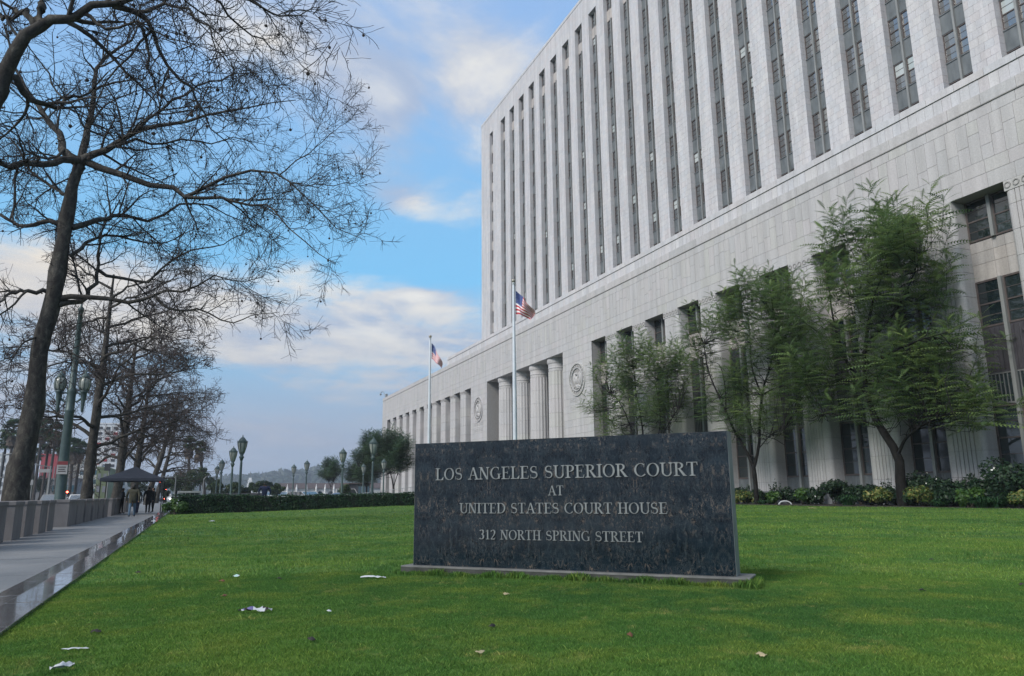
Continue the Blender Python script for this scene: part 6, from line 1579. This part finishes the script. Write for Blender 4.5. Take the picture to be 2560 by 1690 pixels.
def sign_board(label, px, py, Y, w, h, mat='white_sign', post=True):
    p = atY(px, py, Y); Ms = T(p[0], p[1], 0); t = thing('street_sign', label, 'sign', Ms, 'street signs')
    MB().bbox(-w / 2, w / 2, -.03, 0, p[2] - h / 2, p[2] + h / 2, .01).build('board', M[mat], t, Ms)
    if post: MB().tube([(w * .3, .06, -.1), (w * .3, .06, p[2] + h * .6)], .05, 6).build('post', M['galv'], t, Ms)
sign_board('white street name board left of the lamp post', 113, 1177, 92, 1.25, .34); sign_board('small pale board behind the big trunk base', 76, 1206, 90, .5, .5); sign_board('dark square sign on a post above the tent', 269, 1168, 66, .42, .55, 'darkwall')
def mast(label, px, py_top, Y, arm, py_arm):
    p = atY(px, py_top, Y); q = atY(px, py_arm, Y); Ms = T(p[0], p[1], 0); t = thing('street_mast', label, 'pole', Ms, 'plain street poles')
    MB().lathe([(.14, -.15), (.12, 1), (.07, p[2])], 8).build('pole', M['galv'], t, Ms); MB().tube([(0, 0, q[2]), (arm * .5, 0, q[2] + .35), (arm, 0, q[2] + .45)], [.06, .05, .035], 6).build('arm', M['galv'], t, Ms)
mast('leftmost grey street pole with a curved arm', 8, 1130, 100, 3.2, 1138); mast('grey mast with long arm crossing behind the lamp post', 128, 1165, 92, -3.6, 1168); mast('thin grey pole before the green trees', 471, 1060, 190, 1.5, 1075); mast('short pale pole behind the hedge', 510, 1196, 120, .5, 1198)

# small flat-roofed kiosk behind the hedge
p = atY(472, 1245, 78); Mk = T(p[0], p[1], 0); t = thing('kiosk', 'small flat-roofed white shelter with slim posts behind the hedge', 'shelter', Mk)
z1 = atY(472, 1229, 78)[2]
MB().bbox(-1.0, 1.0, -.6, .8, z1 - .13, z1 + .05, .02).build('roof', M['white_sign'], t, Mk); MB().box(-.92, -.58, -.5, .7, -.1, z1 - .13).build('wall', M['white_sign'], t, Mk)
for k in range(4): MB().box(-.35 + k * .40, -.28 + k * .40, -.5, -.43, -.1, z1 - .13).build('post', M['white_sign'], t, Mk)
MB().box(-.55, .92, .6, .66, -.1, z1 - .13).build('back_panel', M['darkwall'], t, Mk)

# ------------------------------------------------------------------ far buildings
M['plaster'] = noisy('white_plaster', (0.58, 0.58, 0.58), (0.68, 0.68, 0.67), .6, 0.85); M['roof_tile'] = noisy('brown_roof_tile', (0.055, 0.040, 0.038), (0.095, 0.07, 0.065), 2.5, 0.85, 0.3); M['redwall'] = noisy('red_wall', (0.30, 0.035, 0.045), (0.38, 0.06, 0.07), .8, 0.8); M['tanwall'] = noisy('tan_wall', (0.42, 0.38, 0.30), (0.50, 0.46, 0.38), .5, 0.85); M['greywall'] = noisy('grey_wall', (0.14, 0.14, 0.15), (0.22, 0.22, 0.23), .5, 0.85); M['bluglass'] = glass('blue_glass', (0.03, 0.09, 0.13), (0.06, 0.14, 0.18), .08); M['greenwall'] = noisy('green_panel', (0.10, 0.13, 0.06), (0.16, 0.19, 0.09), .6, 0.8)
# arcade
Ya = 232; A = atY(705, 1236, Ya); B = atY(968, 1230, Ya); zr0 = atY(800, 1221, Ya)[2]; zr1 = atY(800, 1206.5, Ya)[2]
Mx = T(A[0], Ya, 0); L_ = B[0] - A[0]; t = thing('arcade_building', 'low white arcaded building with dark tiled roof and white pinnacles', 'building', Mx)
wall = MB(); na = 10; wa = L_ / na; zs = zr0 * .72
for k in range(na):
    x0 = k * wa; xc = x0 + wa / 2; r = wa * .27; th = [PI - PI * i / 10 for i in range(11)]; zc = zs - r
    wall.box(x0, xc - r, 0, .8, -.2, zr0); wall.box(xc + r, x0 + wa, 0, .8, -.2, zr0)
    P = [(xc + r * math.cos(a), zc + r * math.sin(a)) for a in th]
    for i in range(10):
        (a, b), (c, d) = P[i], P[i + 1]; wall.add([(a, 0, b), (c, 0, d), (c, 0, zr0), (a, 0, zr0), (a, .8, b), (c, .8, d)], [(0, 1, 2, 3), (0, 4, 5, 1)])
wall.build('wall', M['plaster'], t, Mx)
for k in range(na): MB().box(k * wa + wa * .2, k * wa + wa * .8, .85, .9, -.2, zs).build('window', M['bluglass'], t, Mx)
MB().add([(-1, -.5, zr0), (L_ + 1, -.5, zr0), (L_ + 1, 9, zr1), (-1, 9, zr1), (-1, 18, zr0), (L_ + 1, 18, zr0)], [(0, 1, 2, 3), (3, 2, 5, 4), (0, 3, 4), (1, 5, 2)]).build('roof', M['roof_tile'], t, Mx)
zp = atY(766, 1211, Ya)[2]
for px in (718, 741, 766, 790, 812, 834, 858, 882): xx = atY(px, 1220, Ya)[0] - A[0]; MB().lathe([(.26, -.2), (.26, zr0 - .4), (.32, zr0 - .3), (.26, zr0 + .1), (.16, zr0 + .5), (.20, zp - .8), (.10, zp - .5), (.14, zp - .3), (.02, zp + .1)], 8, (xx, -.6, 0)).build('pinnacle', M['plaster'], t, Mx)
# dark building and far podium at right of arcade
p = atY(872, 1236, 190); q = atY(925, 1210, 190); Mx = T(p[0], 190, 0); t = thing('dark_building', 'low dark brown and blue-black building right of the arcade', 'building', Mx); w = q[0] - p[0]
MB().box(0, w, 0, 12, -.2, q[2]).build('wall', M['darkwall'], t, Mx); MB().box(-.3, w + .3, -.3, 12, q[2], q[2] + .3).build('roof', M['roof_tile'], t, Mx)
for k in range(5): MB().box(w * (.45 + .11 * k), w * (.53 + .11 * k), -.04, 0, .4, q[2] - .5).build('window', M['bluglass'], t, Mx)
# white steeple
Ys = 420; p = atY(623, 1238, Ys); t = thing('steeple', 'white stepped tower with thin mast rising above the trees', 'tower', T(p[0], Ys, 0)); Mx = T(p[0], Ys, 0); z = lambda py: atY(623, py, Ys)[2]
w = abs(atY(631, 1218, Ys)[0] - p[0])
MB().box(-w, w, -w, w, -.2, z(1209)).build('base', M['plaster'], t, Mx); MB().box(-w * .72, w * .72, -w * .72, w * .72, z(1209), z(1200)).build('shaft', M['plaster'], t, Mx); MB().box(-w * .55, w * .55, -w * .55, w * .55, z(1200), z(1194.5), 0, (w * .1, w * .1)).build('top', M['plaster'], t, Mx); MB().tube([(0, 0, z(1195)), (0, 0, z(1179))], .16, 5).build('mast', M['galv'], t, Mx)
for k in range(3): MB().box(-w * .5 + k * w * .42, -w * .5 + k * w * .42 + w * .2, -w - .05, -w, z(1216), z(1211)).build('window', M['bluglass'], t, Mx)
# blocks on the left, behind trunks and palms
def block(label, pl, pr, pt, Y, mat, rows, cols, wmat='bluglass', depth=25, frac=.55, accents=None, pb=1236):
    A = atY(pl, pb, Y); B = atY(pr, pb, Y); zt = atY((pl + pr) / 2, pt, Y)[2]; Mx = T(A[0], Y, 0); W_ = B[0] - A[0]
    t = thing('office_building', label, 'building', Mx, 'distant buildings along the street'); MB().box(0, W_, 0, depth, -.2, zt).build('wall', M[mat], t, Mx); MB().box(-.2, W_ + .2, -.2, depth, zt, zt + .5).build('parapet', M[mat], t, Mx)
    hh = (zt - 2) / max(1, rows)
    for r in range(rows):
        for c in range(cols):
            cw = W_ / cols; x0 = c * cw + cw * (1 - frac) / 2; z0 = 1.5 + r * hh + hh * .25; wm = wmat if not (accents and (r * 3 + c) % 4 == 0) else accents
            f = MB().box(x0, x0 + cw * frac, -.10, 0, z0, z0 + hh * .5).build('window', M[wm], t, Mx)
    return t
block('tall white block with rows of dark windows and red bands', 205, 283, 1060, 330, 'plaster', 13, 4, 'darkwall', accents='redwall'); block('red fronted building behind the palm trunks', 92, 133, 1138, 300, 'redwall', 1, 5, 'greywall', 20, .25)
block('pale low block left of the big trunk', -60, 30, 1136, 260, 'plaster', 5, 4, 'greywall'); block('white block between red building and lamp post', 131, 164, 1128, 340, 'plaster', 6, 3, 'greywall'); block('cream block right of the lamp post', 164, 196, 1150, 310, 'tanwall', 4, 2, 'greywall', frac=.3)
block('blue glass fronted block behind the pale trunk', 192, 246, 1166, 280, 'plaster', 3, 3, 'bluglass', frac=.8); block('green panelled building behind the tent', 236, 265, 1172, 270, 'greenwall', 2, 2, 'greywall'); block('low grey street building under the palms', 60, 190, 1200, 230, 'greywall', 1, 8, 'bluglass', 15, .6); block('white low building right of the pale trunk', 225, 330, 1195, 300, 'plaster', 2, 6, 'bluglass', 20, .6)

# ------------------------------------------------------------------ palms
M['palm'] = leaf_mat('palm_leaf', [(0.2, (0.020, 0.045, 0.020)), (0.6, (0.04, 0.075, 0.030)), (0.95, (0.085, 0.12, 0.05))]); M['palm_dead'] = noisy('palm_skirt', (0.07, 0.055, 0.045), (0.13, 0.105, 0.085), 2, 0.9); M['ptrunk'] = noisy('palm_trunk', (0.03, 0.027, 0.025), (0.06, 0.053, 0.048), 2, 0.9)
def fan_crown(c, rad, n, g, skirt):
    Vs = []; tt = []
    for k in range(n):
        a = g.uniform(0, 2 * PI); el = g.uniform(-.75, 1.35)
        if skirt: el = -1.45 + g.uniform(0, .25)
        d = np.array([math.cos(a) * math.cos(el), math.sin(a) * math.cos(el), math.sin(el)]); L = rad * g.uniform(.7, 1.05)
        c0 = c + (np.array([math.cos(a) * .45, math.sin(a) * .45, -g.random() * rad * .9]) if skirt else 0)
        hub = c0 + d * L * .5; s = np.cross(d, [0, 0, 1.0]); s /= np.linalg.norm(s) + 1e-6; u = np.cross(s, d); ti = g.random()
        Vs.append(np.stack([c0, c0 + s * .07, hub, hub - s * .05])); tt += [ti] * 4
        for j in range(9):
            w = (j - 4) / 4 * (1.25 if not skirt else .5); e = d * math.cos(w) + s * math.sin(w); tip = hub + e * L * .55 + np.array([0, 0, -.25 * L * (abs(w) * .5 + .3)])
            mid = hub + e * L * .33; Vs.append(np.stack([hub, mid + np.cross(e, u) * .13, tip, mid - np.cross(e, u) * .13])); tt += [ti] * 4
    return np.concatenate(Vs), np.array(tt)
def palm(label, px, py, Y, rad, seed, skirt=0, lean=0.0, group='tall fan palms on the left'):
    g = np.random.default_rng(seed); c = atY(px, py, Y); root = thing('fan_palm', label, 'palm tree', T(c[0] - lean, Y, 0), group)
    q = [(c[0] - lean, Y, -.2), (c[0] - lean * .6, Y, c[2] * .4), (c[0] - lean * .15, Y, c[2] * .8), tuple(c)]
    link('trunk', np_mesh('trunk', *tubes_np(spline(q, 12)[None], np.linspace(.36, .22, 12)[None], 8), M['ptrunk'], True), root)
    V, t = fan_crown(c, rad, 60, g, False); leafy('crown', V, t, M['palm'], root)
    if skirt: V, t = fan_crown(c + np.array([0, 0, -.2]), rad * skirt, 60, g, True); leafy('skirt', V, t, M['palm_dead'], root)
for i, (px, py, Y, rad, sk, lab) in enumerate([(34, 1072, 200, 2.4, .7, 'tall fan palm just left of the big trunk'), (16, 1106, 205, 2.0, 0, 'shorter fan palm at the far left'), (107, 1068, 200, 2.6, .6, 'tallest fan palm just right of the big trunk'), (93, 1080, 215, 2.2, .5, 'fan palm hidden partly behind the big trunk'), (141, 1080, 200, 2.4, .6, 'fan palm just left of the lamp post'), (122, 1108, 205, 2.0, .5, 'lower fan palm between trunk and lamp post'), (184, 1114, 200, 2.1, .9, 'fan palm with brown skirt right of the lamp post'), (203, 1122, 205, 2.0, .5, 'fan palm touching the pale trunk'), (152, 1116, 215, 1.8, .5, 'fan palm behind the lamp post'), (88, 1136, 220, 1.9, .5, 'low fan palm behind the big trunk')]):
    palm(lab, px, py, Y, rad * 1.25, 200 + i, sk, (-.3, .4, .2)[i % 3])
palm('skirted fan palm before the sky right of the street trees', 500, 1118, 170, 1.8, 221, .9, -1.8, 'skirted palms by the street'); palm('brown-skirted fan palm at the right end of the street trees', 474, 1108, 172, 1.8, 222, .9, -.6, 'skirted palms by the street')

# ------------------------------------------------------------------ distant trees and hills
M['far_leaf'] = leaf_mat('far_tree_leaf', [(0.2, (0.022, 0.042, 0.022)), (0.6, (0.045, 0.075, 0.032)), (0.95, (0.09, 0.125, 0.05))]); M['far_dark'] = leaf_mat('far_tree_leaf_dark', [(0.2, (0.012, 0.026, 0.016)), (0.6, (0.022, 0.042, 0.022)), (0.95, (0.04, 0.065, 0.03))])
def round_tree(label, px, py_c, rx, ry, Y, seed, mat='far_leaf', n=2600, group='green trees in the distance'):
    g = np.random.default_rng(seed); c = atY(px, py_c, Y); s = Y / 1850.0 * .95; a, b = rx * s, ry * s
    root = thing('broadleaf_tree', label, 'tree', T(c[0], Y, 0), group); k = 16
    cc = g.normal(size=(k, 3)); cc = cc / np.linalg.norm(cc, axis=1, keepdims=True) * g.uniform(.35, .8, (k, 1)) * np.array([a, a * .8, b]); r = g.uniform(.28, .5, k) * min(a, b * 1.3)
    i = g.integers(0, k, n); q = unit_(g.normal(size=(n, 3))); P = c + cc[i] + q * (r[i] * g.random(n) ** .35)[:, None] * np.array([1.1, 1.1, .9])
    V, t = leaf_quads(P, q + g.normal(size=(n, 3)) * .7, max(.20, .055 * a), g, 1.5); leafy('crown', V, t, M[mat], root)
    zt = max(.5, c[2]); link('trunk', np_mesh('trunk', *tubes_np(spline([(c[0], Y, -.2), (c[0] + .2, Y, zt * .5), (c[0], Y, zt)], 8)[None], np.linspace(.05 * a + .12, .05, 8)[None], 7), M['jbark'], True), root)
rt = [(440, 1205, 34, 34, 150, 'far_leaf', 'wide green tree right of the red signals'), (478, 1200, 30, 34, 155, 'far_leaf', 'green tree behind the flat-roofed shelter'), (500, 1190, 22, 22, 160, 'far_leaf', 'green tree behind the leaning palm trunk'), (528, 1203, 12, 12, 200, 'far_dark', 'dark round tree behind the small lamps'), (540, 1218, 22, 20, 150, 'far_leaf', 'green tree behind the lamp row'), (585, 1222, 24, 14, 150, 'far_leaf', 'low green tree under the largest lamp'), (640, 1218, 26, 14, 160, 'far_leaf', 'green tree right of the white steeple'), (665, 1213, 20, 13, 165, 'far_dark', 'dark green tree behind the navy-jacketed person'), (690, 1222, 24, 14, 140, 'far_leaf', 'green tree left of the white arcade'), (610, 1227, 20, 9, 140, 'far_dark', 'low dark tree left of the person beyond the hedge'), (413, 1222, 14, 22, 140, 'far_dark', 'dark green tree behind the right-hand signals'), (862, 1222, 14, 12, 120, 'far_leaf', 'low palm-like green tree right of the young tree'), (565, 1235, 20, 10, 120, 'far_dark', 'low dark tree behind the hedge end'),
      (100, 1215, 30, 24, 210, 'far_dark', 'dark tree mass under the palms'), (880, 1190, 20, 14, 240, 'far_leaf', 'green tree far behind the broad tree'), (350, 1205, 26, 24, 200, 'far_leaf', 'green tree behind the tent')]
for i, (px, py, rx, ry, Y, mat, lab) in enumerate(rt): round_tree(lab, px, py, rx, ry, Y, 300 + i, mat)
# hills
M['hill'] = noisy('wooded_hill', (0.018, 0.035, 0.018), (0.075, 0.085, 0.045), .02, 0.95)
Yh = 1900.0
prof = [(300, 1236), (430, 1225), (520, 1212), (560, 1203), (600, 1199), (640, 1196), (680, 1188), (705, 1186), (740, 1187), (765, 1184), (782, 1178), (795, 1176), (812, 1181), (850, 1185), (900, 1184), (960, 1192), (1040, 1200), (1200, 1215), (1400, 1232)]
hx = np.array([atY(a, b, Yh)[0] for a, b in prof]); hz = np.array([atY(a, b, Yh)[2] for a, b in prof])
X = np.linspace(hx[0], hx[-1], 260); Z = np.interp(X, hx, hz); gg = np.random.default_rng(77)
V = []; rows = 14
for j in range(rows):
    f = j / (rows - 1); yy = Yh - 520 * (1 - f); prof_z = Z * math.sin(f * PI / 2) ** .8 + gg.normal(size=len(X)) * 3.0 * (f ** .5) + 6 * np.sin(X * .03 + j) * f
    V.append(np.stack([X, np.full_like(X, yy) + 60 * np.sin(X * .011 + j * .4) * (1 - f), prof_z if j else np.full_like(X, -3.0)], 1))
V.append(np.stack([X, np.full_like(X, Yh + 400), np.full_like(X, -3.0)], 1)); V = np.array(V); a, b = V.shape[:2]; idx = np.arange(a * b).reshape(a, b)
F = np.stack([idx[:-1, :-1], idx[:-1, 1:], idx[1:, 1:], idx[1:, :-1]], -1).reshape(-1, 4)
tag(link('hills', np_mesh('hills', V.reshape(-1, 3), F, M['hill'], True)), kind='structure')
n = 9000; i = gg.integers(1, rows, n); j = gg.integers(0, len(X), n); P = V[i, j] + gg.normal(size=(n, 3)) * [6, 8, 0]; q = unit_(gg.normal(size=(n, 3)) + [0, 0, .8])
Vl, t = leaf_quads(P + np.array([0, 0, 2.5]), q, 9.0, gg, 1.3); o = leafy('hill_woods', Vl, t, M['far_dark'], None); tag(o, 'scrubby woods covering the far blue hills', 'woods', kind='stuff')

# ------------------------------------------------------------------ litter on the lawn
M['paper'] = noisy('white_paper', (0.36, 0.39, 0.42), (0.55, 0.57, 0.58), 12, 0.7); M['purple'] = noisy('purple_wrapper', (0.09, 0.08, 0.20), (0.16, 0.15, 0.30), 9, 0.35); M['dryleaf'] = noisy('dry_leaf', (0.10, 0.04, 0.02), (0.18, 0.08, 0.035), 12, 0.8); M['darkleaf'] = noisy('dark_leaf', (0.015, 0.013, 0.012), (0.03, 0.026, 0.022), 12, 0.8); M['paleleaf'] = noisy('pale_leaf', (0.30, 0.25, 0.14), (0.42, 0.36, 0.22), 12, 0.8); M['mint'] = noisy('mint_wrapper', (0.35, 0.55, 0.52), (0.5, 0.68, 0.64), 12, 0.5)
def crumple(name, label, cat, px, py, w, d, h, mats, seed, rot=0.0, nx=10, ny=5, group=None, lift=.035):
    g = np.random.default_rng(seed); p = atZ(px, py, .03); p[2] = float(lawn_z(p[0], p[1])) + lift * .6; root = thing(name, label, cat, T(*p), group)
    V = []; ca, sa = math.cos(rot - YAW), math.sin(rot - YAW)
    for i in range(nx + 1):
        for j in range(ny + 1):
            u, v = i / nx - .5, j / ny - .5; e = 1 - .35 * abs(v) * g.random(); a, b = u * w * e, v * d * (1 - .3 * g.random()); z = h * (g.random() * .6 + .5 * math.sin(PI * (u + .5)) * math.cos(PI * v))
            V.append((p[0] + a * ca - b * sa, p[1] + a * sa + b * ca, p[2] + max(0, z)))
    F = [(i * (ny + 1) + j, (i + 1) * (ny + 1) + j, (i + 1) * (ny + 1) + j + 1, i * (ny + 1) + j + 1) for i in range(nx) for j in range(ny)]
    mi = [0 if len(mats) == 1 else int(g.choice(len(mats))) for _ in F]; link('sheet', np_mesh(name, V, F, [M[q] for q in mats], True, mi), root)
crumple('paper_scrap', 'long white torn paper lying on grass left of the sign', 'litter', 933, 1443, .38, .06, .035, ['paper'], 1, R(-14), 12, 3, 'litter on the lawn'); crumple('wrapper', 'crumpled purple and white wrapper on the near lawn', 'litter', 637, 1531, .31, .05, .055, ['purple', 'paper', 'darkleaf', 'paper', 'darkleaf'], 2, R(8), 11, 3, 'litter on the lawn')
crumple('paper_scrap', 'thin white paper strip near the lower left corner', 'litter', 188, 1621, .19, .016, .015, ['paper'], 3, R(12), 8, 2, 'litter on the lawn'); crumple('paper_scrap', 'crumpled white paper at the lower left edge', 'litter', 155, 1672, .15, .045, .05, ['paper'], 4, R(52), 8, 4, 'litter on the lawn')
crumple('wrapper', 'small mint green wrapper left of the long white paper', 'litter', 590, 1440, .11, .05, .035, ['mint', 'paper'], 5, 0, 6, 3, 'litter on the lawn'); crumple('paper_scrap', 'tiny white scrap on the far lawn by the hedge', 'litter', 529, 1303, .28, .1, .05, ['paper'], 6, 0, 6, 3, 'litter on the lawn'); crumple('paper_scrap', 'tiny white scrap near the kerb on the far lawn', 'litter', 384, 1303, .22, .1, .05, ['paper'], 7, 0, 6, 3, 'litter on the lawn'); crumple('paper_scrap', 'pale scrap on the lawn right of the sign far off', 'litter', 2030, 1271, .5, .2, .06, ['paleleaf'], 8, 0, 6, 3, 'litter on the lawn'); crumple('paper_scrap', 'white scrap under the right end of the sign plinth', 'litter', 1876, 1458, .04, .03, .02, ['paper'], 9, 0, 5, 3, 'litter on the lawn'); crumple('paper_scrap', 'small pale scrap right of the purple wrapper', 'litter', 822, 1531, .05, .03, .02, ['paper'], 10, 0, 5, 3, 'litter on the lawn')
lv = [(555, 1452, 'dryleaf', 'reddish dry leaf left of the mint wrapper'), (1265, 1488, 'paleleaf', 'pale curled leaf below the left half of the sign'), (1575, 1591, 'dryleaf', 'reddish leaf on the lawn below the sign'), (778, 1606, 'darkleaf', 'dark leaf on the near lawn centre left'), (698, 1447, 'darkleaf', 'dark leaf right of the mint wrapper'), (346, 1429, 'darkleaf', 'dark leaf beside the kerb'), (1230, 1567, 'darkleaf', 'dark speck of leaf on the lawn at centre'), (2305, 1475, 'darkleaf', 'dark leaf on the right-hand lawn'), (2330, 1395, 'darkleaf', 'dark leaf on the far right lawn'), (2555, 1457, 'darkleaf', 'dark leaf at the right edge of the lawn'), (1200, 1637, 'paleleaf', 'pale dry leaf at the bottom of the lawn'), (560, 1492, 'dryleaf', 'brown leaf above the purple wrapper'), (1905, 1645, 'paleleaf', 'pale straw-coloured leaf at lower right'), (470, 1345, 'darkleaf', 'dark leaf on the middle lawn'), (240, 1578, 'darkleaf', 'dark leaf on the near left lawn')]
for i, (px, py, mt, lab) in enumerate(lv): crumple('fallen_leaf', lab, 'leaf', px, py, .075, .05, .03, [mt], 400 + i, i * .7, 5, 4, 'fallen leaves on the lawn', .03)
# a small white hose ring half sunk at the bed edge
p = atZ(1963, 1262, 0.02); mb = MB(); mb.tube([(p[0] + .45 * math.cos(a) * .8, p[1] - .45 * math.cos(a) * .6, .02 + .28 * math.sin(a)) for a in np.linspace(0, PI, 12)], .05, 6)
tag(mb.build('hoop', M['paper']), 'small white hoop half sunk at the bed edge', 'hoop')

# ------------------------------------------------------------------ haze
mh = bpy.data.materials.new('haze'); mh.use_nodes = True; nt = mh.node_tree; nt.nodes.clear()
ho = nt.nodes.new('ShaderNodeOutputMaterial'); pv = nt.nodes.new('ShaderNodeVolumePrincipled')
pv.inputs['Color'].default_value = (0.80, 0.88, 1.0, 1); pv.inputs['Density'].default_value = 0.00032; pv.inputs['Anisotropy'].default_value = 0.2
nt.links.new(pv.outputs[0], ho.inputs['Volume'])
o = MB().box(-4100, 5100, -450, 6100, -4.5, 140).build('haze', mh); tag(o, 'thin pale haze in the air', 'haze', kind='stuff')
